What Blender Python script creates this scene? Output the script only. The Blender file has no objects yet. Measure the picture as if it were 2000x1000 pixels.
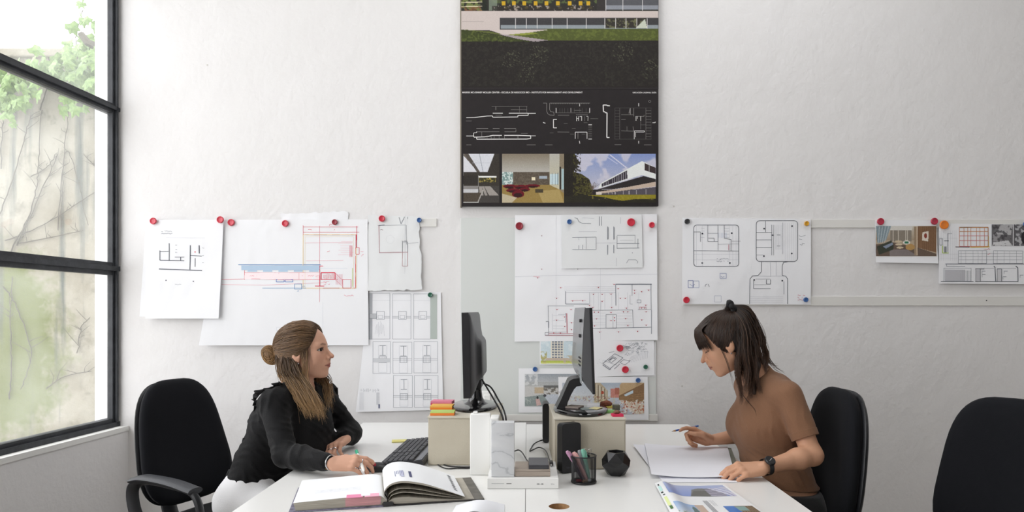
import bpy, bmesh, math, random
import numpy as np
from mathutils import Vector, Matrix, noise as mnoise

# ---------------------------------------------------------------- camera, world, light, exposure
F, CX, CY, CZ = 1300.0, 1030.0, 608.0, 1.30      # focal length and principal point in pixels of the 2000x1000 frame, eye height
YW = 3.467                                       # distance of the rear wall
SC = bpy.context.scene
COL = SC.collection
cam_d = bpy.data.cameras.new('camera'); cam = bpy.data.objects.new('camera', cam_d); COL.objects.link(cam)
cam.location = (0, 0, CZ); cam.rotation_euler = (math.pi/2, 0, 0)
cam_d.sensor_width = 36; cam_d.lens = F/2000*36
cam_d.shift_x = -(CX-1000)/2000; cam_d.shift_y = (CY-500)/2000
cam_d.clip_start = 0.05
SC.camera = cam

def lin(c):
    if isinstance(c, str):
        c = c.lstrip('#'); c = [int(c[i:i+2], 16) for i in (0, 2, 4)]
    if max(c) > 1.0: c = [v/255 for v in c]
    return tuple(v/12.92 if v <= 0.04045 else ((v+0.055)/1.055)**2.4 for v in c[:3])

world = bpy.data.worlds.new('overcast_sky'); SC.world = world; world.use_nodes = True
bgn = world.node_tree.nodes['Background']
bgn.inputs['Color'].default_value = (0.985, 0.985, 1.0, 1); bgn.inputs['Strength'].default_value = 4.25

def area_light(name, loc, rot, sx, sy, power, color=(1, 1, 1), portal=False):
    l = bpy.data.lights.new(name, 'AREA'); l.shape = 'RECTANGLE'; l.size = sx; l.size_y = sy
    l.energy = power; l.color = color
    if portal: l.cycles.is_portal = True
    o = bpy.data.objects.new(name, l); COL.objects.link(o); o.location = loc; o.rotation_euler = rot
    return o
LW = 0.0708                                       # slant of the window wall
area_light('window_portal', (-2.45, 1.0, 2.3), (0, math.radians(-90), 0), 3.6, 5.2, 1, portal=True)
area_light('added_skylight_portal', (.7, 2.4, 4.28), (0, 0, 0), 2.2, 1.1, 1, portal=True)  # portal of the skylight opening, added overhead to brighten the desks
SC.view_settings.view_transform = 'Standard'; SC.view_settings.look = 'None'
SC.view_settings.exposure = 0.08; SC.view_settings.gamma = 1.0; SC.view_settings.use_curve_mapping = False
SC.cycles.max_bounces = 10; SC.cycles.diffuse_bounces = 6; SC.cycles.transparent_max_bounces = 12

# ---------------------------------------------------------------- helpers
def P(px, py, Y): return Vector(((px-CX)/F*Y, Y, CZ-(py-CY)/F*Y))
def wx(px): return (px-CX)/F*YW
def wz(py): return CZ-(py-CY)/F*YW
R = math.radians

def nd(nt, t, **kw):
    n = nt.nodes.new(t)
    for k, v in kw.items():
        if k in n.inputs: n.inputs[k].default_value = v
        else: setattr(n, k, v)
    return n
MATS = {}
def mat(name, color, rough=0.5, metal=0.0, bump=0.0, bscale=60.0, var=0.0, vscale=8.0, spec=0.5, coat=0.0, col2=None, detail=6.0, sheen=0.0, stretch=None):
    if name in MATS: return MATS[name]
    m = bpy.data.materials.new(name); m.use_nodes = True; nt = m.node_tree
    b = nt.nodes['Principled BSDF']
    c = (*lin(color), 1)
    b.inputs['Base Color'].default_value = c; b.inputs['Roughness'].default_value = rough
    b.inputs['Metallic'].default_value = metal; b.inputs['Specular IOR Level'].default_value = spec
    b.inputs['Coat Weight'].default_value = coat
    if sheen: b.inputs['Sheen Weight'].default_value = sheen
    tc = nd(nt, 'ShaderNodeTexCoord')
    src = tc.outputs['Object']
    if stretch:
        mp = nd(nt, 'ShaderNodeMapping'); mp.inputs['Scale'].default_value = stretch
        nt.links.new(src, mp.inputs['Vector']); src = mp.outputs['Vector']
    if var or col2:
        n = nd(nt, 'ShaderNodeTexNoise', Scale=vscale, Detail=detail); nt.links.new(src, n.inputs['Vector'])
        mx = nd(nt, 'ShaderNodeMix', data_type='RGBA')
        c2 = (*lin(col2), 1) if col2 else tuple(v*(1-var) for v in c[:3])+(1,)
        mx.inputs[6].default_value = c; mx.inputs[7].default_value = c2
        rmp = nd(nt, 'ShaderNodeMapRange'); rmp.inputs[1].default_value = .35; rmp.inputs[2].default_value = .68
        nt.links.new(n.outputs['Fac'], rmp.inputs[0]); nt.links.new(rmp.outputs[0], mx.inputs[0])
        nt.links.new(mx.outputs[2], b.inputs['Base Color'])
    if bump:
        n2 = nd(nt, 'ShaderNodeTexNoise', Scale=bscale, Detail=4.0); nt.links.new(src, n2.inputs['Vector'])
        bp = nd(nt, 'ShaderNodeBump', Strength=bump, Distance=0.01)
        nt.links.new(n2.outputs['Fac'], bp.inputs['Height']); nt.links.new(bp.outputs[0], b.inputs['Normal'])
    MATS[name] = m
    return m
def attr_mat(name, rough=0.6, spec=0.3, bump=0.0, bscale=100, coat=0.0, sss=0.0, stretch=None):
    if name in MATS: return MATS[name]
    m = bpy.data.materials.new(name); m.use_nodes = True; nt = m.node_tree
    b = nt.nodes['Principled BSDF']; b.inputs['Roughness'].default_value = rough; b.inputs['Specular IOR Level'].default_value = spec
    b.inputs['Coat Weight'].default_value = coat
    a = nd(nt, 'ShaderNodeAttribute'); a.attribute_name = 'Col'
    nt.links.new(a.outputs['Color'], b.inputs['Base Color'])
    if sss:
        b.inputs['Subsurface Weight'].default_value = sss; b.inputs['Subsurface Radius'].default_value = (.012, .005, .003)
        b.inputs['Subsurface Scale'].default_value = 0.6
    if bump:
        tc = nd(nt, 'ShaderNodeTexCoord'); n2 = nd(nt, 'ShaderNodeTexNoise', Scale=bscale, Detail=4.0)
        src = tc.outputs['Object']
        nt.links.new(src, n2.inputs['Vector']); bp = nd(nt, 'ShaderNodeBump', Strength=bump, Distance=0.004)
        nt.links.new(n2.outputs['Fac'], bp.inputs['Height']); nt.links.new(bp.outputs[0], b.inputs['Normal'])
    MATS[name] = m
    return m

def tag(o, label=None, cat=None, group=None, kind=None):
    if label: o['label'] = label
    if cat: o['category'] = cat
    if group: o['group'] = group
    if kind: o['kind'] = kind
    return o
def empty(name, loc=(0, 0, 0), rz=0.0, label=None, cat=None, group=None):
    o = bpy.data.objects.new(name, None); COL.objects.link(o); o.location = loc; o.rotation_euler = (0, 0, rz)
    o.empty_display_size = .05
    return tag(o, label, cat, group)
def link(name, me, m=None, parent=None, loc=None, rot=None, smooth=False, auto=None):
    o = bpy.data.objects.new(name, me); COL.objects.link(o)
    if m is not None and not me.materials: me.materials.append(m)
    if parent is not None: o.parent = parent
    if loc is not None: o.location = loc
    if rot is not None: o.rotation_euler = rot
    if smooth:
        me.polygons.foreach_set('use_smooth', [True]*len(me.polygons))
        if auto is not None:
            me.set_sharp_from_angle(angle=R(auto))
    return o
class MB:
    """collects shapes into one mesh"""
    def __init__(s): s.bm = bmesh.new()
    def box(s, lo, hi, bev=0.0, seg=2, M=None):
        lo, hi = Vector(lo), Vector(hi)
        r = bmesh.ops.create_cube(s.bm, size=1.0)
        vs = r['verts']
        for v in vs: v.co = Vector((lo[i]+(v.co[i]+.5)*(hi[i]-lo[i]) for i in range(3)))
        if bev:
            es = list({e for v in vs for e in v.link_edges})
            rb = bmesh.ops.bevel(s.bm, geom=vs+es, offset=bev, segments=seg, affect='EDGES', profile=.5)
            vs = list({v for f in rb['faces'] for v in f.verts} | {v for v in vs if v.is_valid})
        if M is not None:
            for v in vs: v.co = M @ v.co
        return s
    def hexa(s, pts):
        vs = [s.bm.verts.new(p) for p in pts]          # 4 bottom then 4 top
        for f in ((3,2,1,0),(4,5,6,7),(0,1,5,4),(1,2,6,5),(2,3,7,6),(3,0,4,7)): s.bm.faces.new([vs[i] for i in f])
        return s
    def lathe(s, prof, n=32, c=(0,0,0), M=None, cap=True):
        rings = []
        for r, z in prof:
            ring = []
            for i in range(n):
                a = 2*math.pi*i/n; p = Vector((c[0]+r*math.cos(a), c[1]+r*math.sin(a), c[2]+z))
                ring.append(s.bm.verts.new(M @ p if M is not None else p))
            rings.append(ring)
        for a, b in zip(rings, rings[1:]):
            for i in range(n): s.bm.faces.new((a[i], a[(i+1)%n], b[(i+1)%n], b[i]))
        if cap:
            s.bm.faces.new(rings[0][::-1]); s.bm.faces.new(rings[-1])
        return s
    def tube(s, pts, r, n=8, closed=False, flat=1.0, up=None):
        pts = [Vector(p) for p in pts]; N = len(pts); rings = []; prev = up
        for i, p in enumerate(pts):
            a = pts[i-1] if (i > 0 or closed) else p; b = pts[(i+1) % N] if (i < N-1 or closed) else p
            t = (b-a).normalized()
            if prev is None: prev = Vector((0,0,1)) if abs(t.z) < .9 else Vector((1,0,0))
            u = (Vector(prev)-t*t.dot(Vector(prev)))
            if u.length < 1e-6: u = t.orthogonal()
            u.normalize(); w = t.cross(u); prev = u
            ri = r[i] if hasattr(r, '__len__') else r
            rings.append([s.bm.verts.new(p+u*(ri*math.cos(2*math.pi*k/n)*flat)+w*(ri*math.sin(2*math.pi*k/n))) for k in range(n)])
        for i in range(N if closed else N-1):
            a, b = rings[i], rings[(i+1) % N]
            for k in range(n): s.bm.faces.new((a[k], a[(k+1)%n], b[(k+1)%n], b[k]))
        if not closed:
            s.bm.faces.new(rings[0][::-1]); s.bm.faces.new(rings[-1])
        return s
    def prism(s, outline, axis, lo, hi):
        """outline: 2D points in the two other axes (order x,y,z with axis removed)"""
        def mk(p, h):
            q = list(p); q.insert(axis, h); return s.bm.verts.new(q)
        a = [mk(p, lo) for p in outline]; b = [mk(p, hi) for p in outline]
        n = len(a)
        s.bm.faces.new(a); s.bm.faces.new(b[::-1])
        for i in range(n): s.bm.faces.new((a[(i+1)%n], a[i], b[i], b[(i+1)%n]))
        return s
    def loft(s, rings, cap=True, closed=True):
        vr = [[s.bm.verts.new(p) for p in r] for r in rings]; n = len(vr[0])
        for a, b in zip(vr, vr[1:]):
            for i in range(n if closed else n-1): s.bm.faces.new((a[i], a[(i+1)%n], b[(i+1)%n], b[i]))
        if cap and closed:
            s.bm.faces.new(vr[0][::-1]); s.bm.faces.new(vr[-1])
        return s
    def mesh(s, name):
        bmesh.ops.recalc_face_normals(s.bm, faces=s.bm.faces)
        me = bpy.data.meshes.new(name); s.bm.to_mesh(me); s.bm.free(); return me
    def build(s, name, m, parent=None, smooth=False, auto=35, loc=None, rot=None):
        return link(name, s.mesh(name), m, parent, loc, rot, smooth, auto)
def spline(pts, n=8, closed=False):
    pts = [np.array(p, float) for p in pts]; out = []; N = len(pts)
    for i in range(N if closed else N-1):
        p1, p2 = pts[i], pts[(i+1)%N]
        p0 = pts[i-1] if (i > 0 or closed) else 2*p1-p2
        p3 = pts[(i+2)%N] if (i < N-2 or closed) else 2*p2-p1
        for k in range(n):
            t = k/n
            out.append(.5*((2*p1)+(-p0+p2)*t+(2*p0-5*p1+4*p2-p3)*t*t+(-p0+3*p1-3*p2+p3)*t**3))
    if not closed: out.append(pts[-1])
    return out
def copy_tree(o, parent=None):
    c = o.copy(); COL.objects.link(c); c.parent = parent
    for ch in list(o.children): copy_tree(ch, c)
    return c
def np_mesh(name, V, Fq, colors=None, smooth=True):
    """fast mesh from arrays; faces all quads or all triangles; colors per vertex, linear RGB"""
    V = np.asarray(V, np.float32); Fq = np.asarray(Fq, np.int32); k = Fq.shape[1]
    me = bpy.data.meshes.new(name)
    me.vertices.add(len(V)); me.vertices.foreach_set('co', V.ravel())
    me.loops.add(Fq.size); me.loops.foreach_set('vertex_index', Fq.ravel())
    me.polygons.add(len(Fq)); me.polygons.foreach_set('loop_start', np.arange(0, Fq.size, k, dtype=np.int32))
    me.polygons.foreach_set('use_smooth', np.full(len(Fq), smooth))
    if colors is not None:
        a = me.color_attributes.new('Col', 'FLOAT_COLOR', 'POINT')
        c = np.ones((len(V), 4), np.float32); c[:, :3] = colors
        a.data.foreach_set('color', c.ravel())
    me.update(calc_edges=True); me.validate()
    return me

# ---------------------------------------------------------------- the room
def plaster(name, base, bump=.25):
    m = bpy.data.materials.new(name); m.use_nodes = True; nt = m.node_tree; b = nt.nodes['Principled BSDF']
    b.inputs['Roughness'].default_value = .75; b.inputs['Specular IOR Level'].default_value = .25
    tc = nd(nt, 'ShaderNodeTexCoord')
    n1 = nd(nt, 'ShaderNodeTexNoise', Scale=1.3, Detail=5.0); n2 = nd(nt, 'ShaderNodeTexNoise', Scale=42.0, Detail=5.0)
    n3 = nd(nt, 'ShaderNodeTexNoise', Scale=9.0, Detail=4.0)
    for n in (n1, n2, n3): nt.links.new(tc.outputs['Object'], n.inputs['Vector'])
    mx = nd(nt, 'ShaderNodeMix', data_type='RGBA'); c = lin(base)
    mx.inputs[6].default_value = (*c, 1); mx.inputs[7].default_value = (c[0]*.95, c[1]*.945, c[2]*.94, 1)
    nt.links.new(n1.outputs['Fac'], mx.inputs[0]); nt.links.new(mx.outputs[2], b.inputs['Base Color'])
    ad = nd(nt, 'ShaderNodeMath', operation='MULTIPLY_ADD'); ad.inputs[1].default_value = 2.2
    nt.links.new(n3.outputs['Fac'], ad.inputs[0]); nt.links.new(n2.outputs['Fac'], ad.inputs[2])
    bp = nd(nt, 'ShaderNodeBump', Strength=bump, Distance=0.012)
    nt.links.new(ad.outputs[0], bp.inputs['Height']); nt.links.new(bp.outputs[0], b.inputs['Normal'])
    return m
M_WALL = plaster('white_plaster', '#e9e8e8', .2)
M_WHITEP = mat('white_paint', '#ebebe8', .6, var=.04, vscale=3)
RX = 4.6           # right wall
FY = -2.2           # wall behind the camera
CEIL = 4.1
def struct(name, mb, m): return tag(mb.build(name, m), kind='structure')
o = struct('wall_back', MB().box((-2.253, YW, 0), (RX+.2, YW+.2, CEIL)), M_WALL)
def WL(Y, out=0.0): return -2.08+LW*(Y-YW)-out
def wl_box(mb, y0, y1, z0, z1, o0, o1):
    p = [(WL(y0, o1), y0), (WL(y0, o0), y0), (WL(y1, o0), y1), (WL(y1, o1), y1)]
    return mb.hexa([(x, y, z0) for x, y in p]+[(x, y, z1) for x, y in p])
SILL, WTOP = .70, 3.95
mb = MB()
wl_box(mb, FY, YW, 0, SILL, 0, .22)                       # below the window
wl_box(mb, FY, YW, WTOP, CEIL, 0, .22)                    # above
wl_box(mb, FY, -1.3, SILL, WTOP, 0, .22)                  # behind the camera
struct('wall_left', mb, M_WALL)
struct('wall_right', MB().box((RX, FY, 0), (RX+.2, YW, CEIL)), M_WALL)
struct('wall_front', MB().box((-2.9, FY-.2, 0), (RX+.2, FY, CEIL)), M_WALL)
mb = MB()                                                  # ceiling with an unseen skylight opening added for top light on the desks
sx0, sx1, sy0, sy1 = -.4, 1.8, 1.85, 2.95
mb.box((-2.9, FY-.2, CEIL), (RX+.2, sy0, CEIL+.2)).box((-2.9, sy1, CEIL), (RX+.2, YW+.2, CEIL+.2))
mb.box((-2.9, sy0, CEIL), (sx0, sy1, CEIL+.2)).box((sx1, sy0, CEIL), (RX+.2, sy1, CEIL+.2))
struct('ceiling', mb, M_WHITEP)
M_FLOOR = mat('grey_floor', '#8f887e', .5, var=.15, vscale=4, bump=.05)
struct('floor', MB().box((-2.9, FY-.2, -.1), (RX+.2, YW+.2, 0)), M_FLOOR)

# window of dark steel bars
def glass_mat(name):
    m = bpy.data.materials.new(name); m.use_nodes = True; nt = m.node_tree
    for n in list(nt.nodes): nt.nodes.remove(n)
    out = nd(nt, 'ShaderNodeOutputMaterial'); tr = nd(nt, 'ShaderNodeBsdfTransparent'); tr.inputs[0].default_value = (.98, .98, .98, 1)
    gl = nd(nt, 'ShaderNodeBsdfGlossy', Roughness=.02); df = nd(nt, 'ShaderNodeBsdfTranslucent'); df.inputs[0].default_value = (.9, .93, .92, 1)
    tc = nd(nt, 'ShaderNodeTexCoord'); ns = nd(nt, 'ShaderNodeTexNoise', Scale=3.0, Detail=6.0)
    nt.links.new(tc.outputs['Object'], ns.inputs['Vector'])
    mr = nd(nt, 'ShaderNodeMapRange'); mr.inputs[1].default_value = .3; mr.inputs[2].default_value = .75; mr.inputs[3].default_value = .02; mr.inputs[4].default_value = .11  # patchy translucent film: dirt plus painted haze of the overexposed view
    nt.links.new(ns.outputs['Fac'], mr.inputs[0])
    m1 = nd(nt, 'ShaderNodeMixShader'); m2 = nd(nt, 'ShaderNodeMixShader', Fac=.03)
    nt.links.new(mr.outputs[0], m1.inputs[0]); nt.links.new(tr.outputs[0], m1.inputs[1]); nt.links.new(df.outputs[0], m1.inputs[2])
    nt.links.new(m1.outputs[0], m2.inputs[1]); nt.links.new(gl.outputs[0], m2.inputs[2]); nt.links.new(m2.outputs[0], out.inputs[0])
    return m
M_GLASS = glass_mat('dusty_hazy_glass')
M_STEEL = mat('black_painted_steel', '#23262b', .55, bump=.3, bscale=30, col2='#34373c', vscale=14)
win = tag(empty('window_1', (WL(YW), YW, SILL)), kind='structure')
def kid(o, parent):
    o.parent = parent; o.matrix_parent_inverse = parent.matrix_basis.inverted(); return o
zs = [.715, 1.521, 2.348, 3.17, 3.93]; ys = [YW-.012, 2.30, 1.12, -.06, -1.24]
for j, z in enumerate(zs):
    h = (.035, .034, .026, .03, .02)[j]
    mb = MB(); wl_box(mb, ys[-1], YW, z-h, z+h*.9, .055, .10)
    wl_box(mb, ys[-1], YW, z-h*.35, z+h*.35, .040, .055)
    kid(mb.build('glazing_bar', M_STEEL), win)
for y in ys:
    mb = MB(); wl_box(mb, y-.028, y+.012, zs[0], zs[-1], .053, .080); wl_box(mb, y-.014, y-.002, zs[0], zs[-1], .040, .053)
    kid(mb.build('mullion', M_STEEL), win)
for i in range(4):
    for j in range(4):
        mb = MB(); wl_box(mb, ys[i+1]+.01, ys[i]-.02, zs[j]+.02, zs[j+1]-.02, .075, .079)
        kid(mb.build('pane', M_GLASS), win)
mb = MB(); wl_box(mb, -1.3, YW, SILL-.02, SILL+.004, -.006, .1)
kid(mb.build('sill', M_WHITEP), win)
# ---------------------------------------------------------------- the yard behind the window
def garden_mat():
    m = bpy.data.materials.new('stained_render'); m.use_nodes = True; nt = m.node_tree; b = nt.nodes['Principled BSDF']
    b.inputs['Roughness'].default_value = .9
    tc = nd(nt, 'ShaderNodeTexCoord')
    def ns(scale, detail=6.0, rough=.6):
        n = nd(nt, 'ShaderNodeTexNoise', Scale=scale, Detail=detail, Roughness=rough); nt.links.new(tc.outputs['Object'], n.inputs['Vector']); return n
    def ramp(src, a, bb):
        r = nd(nt, 'ShaderNodeMapRange'); r.inputs[1].default_value = a; r.inputs[2].default_value = bb; nt.links.new(src, r.inputs[0]); return r.outputs[0]
    def mixc(fac, c1, c2):
        x = nd(nt, 'ShaderNodeMix', data_type='RGBA'); nt.links.new(fac, x.inputs[0])
        if isinstance(c1, str): x.inputs[6].default_value = (*lin(c1), 1)
        else: nt.links.new(c1, x.inputs[6])
        x.inputs[7].default_value = (*lin(c2), 1); return x.outputs[2]
    c = mixc(ramp(ns(2.2).outputs['Fac'], .42, .62), '#938f82', '#7b7565')
    c = mixc(ramp(ns(7, 8, .7).outputs['Fac'], .55, .75), c, '#645f50')
    # moss patch with a ragged outline
    sp = nd(nt, 'ShaderNodeSeparateXYZ'); nt.links.new(tc.outputs['Object'], sp.inputs[0])
    vm = nd(nt, 'ShaderNodeVectorMath', operation='DISTANCE'); cmb = nd(nt, 'ShaderNodeCombineXYZ')
    dx = nd(nt, 'ShaderNodeMath', operation='MULTIPLY'); dx.inputs[1].default_value = 1.5; nt.links.new(sp.outputs['X'], dx.inputs[0])
    nt.links.new(dx.outputs[0], cmb.inputs[0]); nt.links.new(sp.outputs['Z'], cmb.inputs[2])
    nt.links.new(cmb.outputs[0], vm.inputs[0]); vm.inputs[1].default_value = (-3.62*1.5, 0, 1.05)
    wob = nd(nt, 'ShaderNodeMath', operation='MULTIPLY_ADD'); wob.inputs[1].default_value = 1.1; nt.links.new(ns(5.0, 10, .7).outputs['Fac'], wob.inputs[0]); nt.links.new(vm.outputs['Value'], wob.inputs[2])
    r = nd(nt, 'ShaderNodeMapRange'); r.inputs[1].default_value = 1.30; r.inputs[2].default_value = 1.06; nt.links.new(wob.outputs[0], r.inputs[0])
    c = mixc(r.outputs[0], c, '#62693a')
    # run-off streaks
    mp = nd(nt, 'ShaderNodeMapping'); mp.inputs['Scale'].default_value = (7, 1, .5); nt.links.new(tc.outputs['Object'], mp.inputs['Vector'])
    st = nd(nt, 'ShaderNodeTexNoise', Scale=1.6, Detail=5.0); nt.links.new(mp.outputs[0], st.inputs['Vector'])
    c = mixc(ramp(st.outputs['Fac'], .56, .72), c, '#50554f')
    nt.links.new(c, b.inputs['Base Color'])
    bp = nd(nt, 'ShaderNodeBump', Strength=.5, Distance=.02); nt.links.new(ns(25).outputs['Fac'], bp.inputs['Height']); nt.links.new(bp.outputs[0], b.inputs['Normal'])
    return m
M_GARDEN = garden_mat()
GY = 4.6
mb = MB().box((-7.5, GY, -.2), (-2.2, GY+.25, 3.05)).box((-7.5, GY-.03, 3.05), (-2.2, GY+.28, 3.11), .01)
g = mb.build('garden_wall', M_GARDEN); tag(g, 'stained cream garden wall with green moss outside the window', 'wall')
tag(MB().box((-7.5, -3, -.25), (-2.5, GY, -.2)).build('yard_paving', mat('paving', '#b7b3a8', .9, var=.2, vscale=3, bump=.3)), kind='structure')
rnd = random.Random(5)
M_STEM = mat('vine_bark', '#49443b', .9, bump=.4, bscale=40, col2='#5b564b')
M_LEAF = mat('ivy_leaf', '#4f7030', .5, col2='#769148', vscale=5)
def leaf_mesh():
    pts = [(0,0),(.35,-.12),(.5,.18),(.36,.32),(.42,.62),(.16,.6),(0,1),(-.16,.6),(-.42,.62),(-.36,.32),(-.5,.18),(-.35,-.12)]
    me = bpy.data.meshes.new('ivy_leaf')
    V = [(x, y, -.18*abs(x)-.12*y*y) for x, y in pts]+[(0, .3, .06)]
    me.from_pydata(V, [], [(i, (i+1) % 12, 12) for i in range(12)]); me.materials.append(M_LEAF); return me
LEAF = leaf_mesh()
vine = empty('climbing_vine', (-3.1, GY, 0), label='climbing vine with bare stems and green leaves on the garden wall', cat='vine')
def g_at(px, py, y=GY): p = P(px, py, y-.012); return p
stems = [[(118,445),(122,330),(130,240),(136,190)],[(20,500),(55,420),(70,360),(78,310),(80,215)],[(30,480),(66,400),(105,320),(112,300)],
         [(8,470),(40,460),(100,430),(185,375)],[(110,450),(126,300),(150,340),(172,440)],[(2,420),(30,340),(50,260),(60,225)],
         [(60,345),(90,330),(112,305)],[(40,475),(90,465),(160,450)],[(20,780),(24,700),(22,620),(26,540)],[(90,760),(130,735),(180,725)],
         [(150,690),(160,640),(175,620)],[(136,190),(160,140),(150,80),(160,20)],[(78,215),(100,130),(75,90)],[(2,330),(6,250),(10,170)],
         [(165,300),(180,320),(188,330)],[(10,560),(30,600),(60,690),(40,760)]]
for s in stems:
    pp = [g_at(x+rnd.uniform(-3,3), y, GY) for x, y in s]
    pts = [Vector(p)+Vector((rnd.uniform(-.006,.006), 0, 0)) for p in spline(pp, 8)]
    mb = MB(); n = len(pts); rw = rnd.uniform(.0018, .0036); mb.tube(pts, [rw*(1-.6*i/n)+.0012 for i in range(n)], 6)
    for k in range(6):                              # side twigs
        i = rnd.randrange(2, n-1); d = Vector((rnd.uniform(-1,1), -.1, rnd.uniform(.2,1)))*rnd.uniform(.05,.16)
        mb.tube([pts[i], pts[i]+d*.5+Vector((rnd.uniform(-.02,.02),0,0)), pts[i]+d], [.0022,.0016,.001], 5)
    kid(mb.build('stem', M_STEM, smooth=True), vine)
mb = MB(); mb.tube([g_at(158, 66, GY-.3), g_at(172, 84, GY-.3), g_at(190, 92, GY-.28), g_at(210, 96, GY-.24)], [.02,.024,.026,.02], 7)
kid(mb.build('branch', M_STEM, smooth=True), vine)
def leaves(n, cx, cy, rx, ry, depth, size, r=rnd):
    for _ in range(n):
        px = r.gauss(cx, rx); py = r.gauss(cy, ry)
        if px > 226: continue
        p = P(px, py, GY-.04-r.random()*depth)
        o = bpy.data.objects.new('leaf', LEAF); COL.objects.link(o)
        s = size*r.uniform(.6, 1.25); o.location = p; o.scale = (s, s, s)
        o.rotation_euler = (R(r.uniform(60,120)), R(r.uniform(-20,20)), R(r.uniform(-50,50))); o.rotation_euler.rotate_axis('Z', r.uniform(2.2, 4.1))
        kid(o, vine)
leaves(95, 165, 130, 26, 42, .35, .085); leaves(45, 95, 135, 40, 18, .3, .085); leaves(40, 190, 60, 20, 45, .3, .075)
leaves(30, 25, 165, 25, 16, .3, .09); leaves(26, 15, 195, 12, 30, .2, .07)

# ---------------------------------------------------------------- desks
DZ = .74
M_DESK = mat('white_laminate', '#eeeeec', .28, var=.02, vscale=2)
M_EDGE = mat('desk_edge', '#d9d6cf', .5)
M_LEGW = mat('white_metal_leg', '#dcdcda', .4)
M_HOLE = mat('raw_chipboard', '#b9936a', .9, var=.3, vscale=60)
def desk(x0, x1, y0, y1, holex, holey, label):
    root = empty('desk', ((x0+x1)/2, (y0+y1)/2, 0), label=label, cat='desk', group='white desks pushed together')
    def K(o): return kid(o, root)
    # top with a round cable hole
    bm = bmesh.new(); n = 32; r = .030
    for z, flip in ((DZ, False), (DZ-.025, True)):
        ring = [bm.verts.new((holex+r*math.cos(2*math.pi*i/n), holey+r*math.sin(2*math.pi*i/n), z)) for i in range(n)]
        cs = [bm.verts.new(c) for c in ((x1,y1,z),(x0,y1,z),(x0,y0,z),(x1,y0,z))]
        for q in range(4):
            a = [ring[(q*8+4+i) % n] for i in range(9)]
            f = [cs[q], cs[(q+1) % 4]]+a[::-1]
            bm.faces.new(f)
        bm.faces.new([cs[3+0], cs[0], ring[4], ring[4-1], ring[4-2], ring[4-3], ring[0], ring[31], ring[30], ring[29], ring[28]]) if False else None
        if flip: lo = (ring, cs)
        else: hi = (ring, cs)
    for i in range(4): bm.faces.new((hi[1][i], hi[1][(i+1)%4], lo[1][(i+1)%4], lo[1][i]))
    bmesh.ops.recalc_face_normals(bm, faces=bm.faces)
    me = bpy.data.meshes.new('desk_top'); bm.to_mesh(me); bm.free()
    K(link('top', me, M_DESK))
    bm = bmesh.new()
    a = [bm.verts.new((holex+r*math.cos(2*math.pi*i/n), holey+r*math.sin(2*math.pi*i/n), DZ-.0003)) for i in range(n)]
    b = [bm.verts.new((holex+r*math.cos(2*math.pi*i/n), holey+r*math.sin(2*math.pi*i/n), DZ-.025)) for i in range(n)]
    for i in range(n): bm.faces.new((a[i], b[i], b[(i+1)%n], a[(i+1)%n]))
    me = bpy.data.meshes.new('cable_hole'); bm.to_mesh(me); bm.free(); K(link('cable_hole_rim', me, M_HOLE))
    K(MB().box((holex-.05, holey-.05, DZ-.05), (holex+.05, holey+.05, DZ-.03)).build('cable_tray', M_HOLE))
    for lx in (x0+.05, x1-.05):
        for ly in (y0+.06, y1-.06):
            K(MB().box((lx-.025, ly-.025, 0), (lx+.025, ly+.025, DZ-.025), .003).build('leg', M_LEGW))
    for ly in (y0+.06, y1-.06): K(MB().box((x0+.075, ly-.015, DZ-.075), (x1-.075, ly+.015, DZ-.026)).build('crossbar', M_LEGW))
    return root
hl = P(957, 989, 0); 
def on_desk(px, py, h=0.0):
    """point on the plane h above the desk seen at a pixel"""
    Y = (CZ-DZ-h)*F/(py-CY); return P(px, py, Y)
h1 = on_desk(958, 986); h2 = on_desk(1092, 989)
desk(-.825, -.0065, 1.70, 3.352, h1.x, h1.y, 'white desk on the left, in front of the woman in black')
desk(-.0045, .795, 1.70, 3.30, h2.x, h2.y, 'white desk on the right, in front of the woman in brown')

# ---------------------------------------------------------------- office chairs
M_FAB = mat('black_chair_fabric', '#16171b', .9, bump=.12, bscale=600, sheen=.03, spec=.15)
M_PLAS = mat('black_plastic', '#212226', .42, bump=.08, bscale=200)
M_CHR = mat('chrome', '#c8c8c8', .15, 1.0)
def pillow(w, h, t, bow, lean, taper, M=None, n=44, p=3.4):
    """cushion: rounded outline in (y,z), thickness along x"""
    def outl(s):
        out = []
        for i in range(n):
            a = 2*math.pi*i/n; c, sn = math.cos(a), math.sin(a)
            y = math.copysign(abs(c)**(2/p), c); z = math.copysign(abs(sn)**(2/p), sn)
            out.append((s*y*w*(1-taper*(z*s+1)/2), s*z*h))
        return out
    rings = []
    for s, x in ((.03, 1), (.4, .98), (.7, .9), (.88, .68), (.97, .35), (1.0, 0), (.985, -.4), (.93, -.75), (.8, -.9), (.4, -1), (.03, -1)):
        rings.append([(x*t+bow*(y/w)**2+lean*(z/h)**2, y, z) for y, z in outl(s)])
    mb = MB(); mb.loft([[Vector(q) if M is None else M @ Vector(q) for q in r] for r in rings]); return mb
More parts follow.
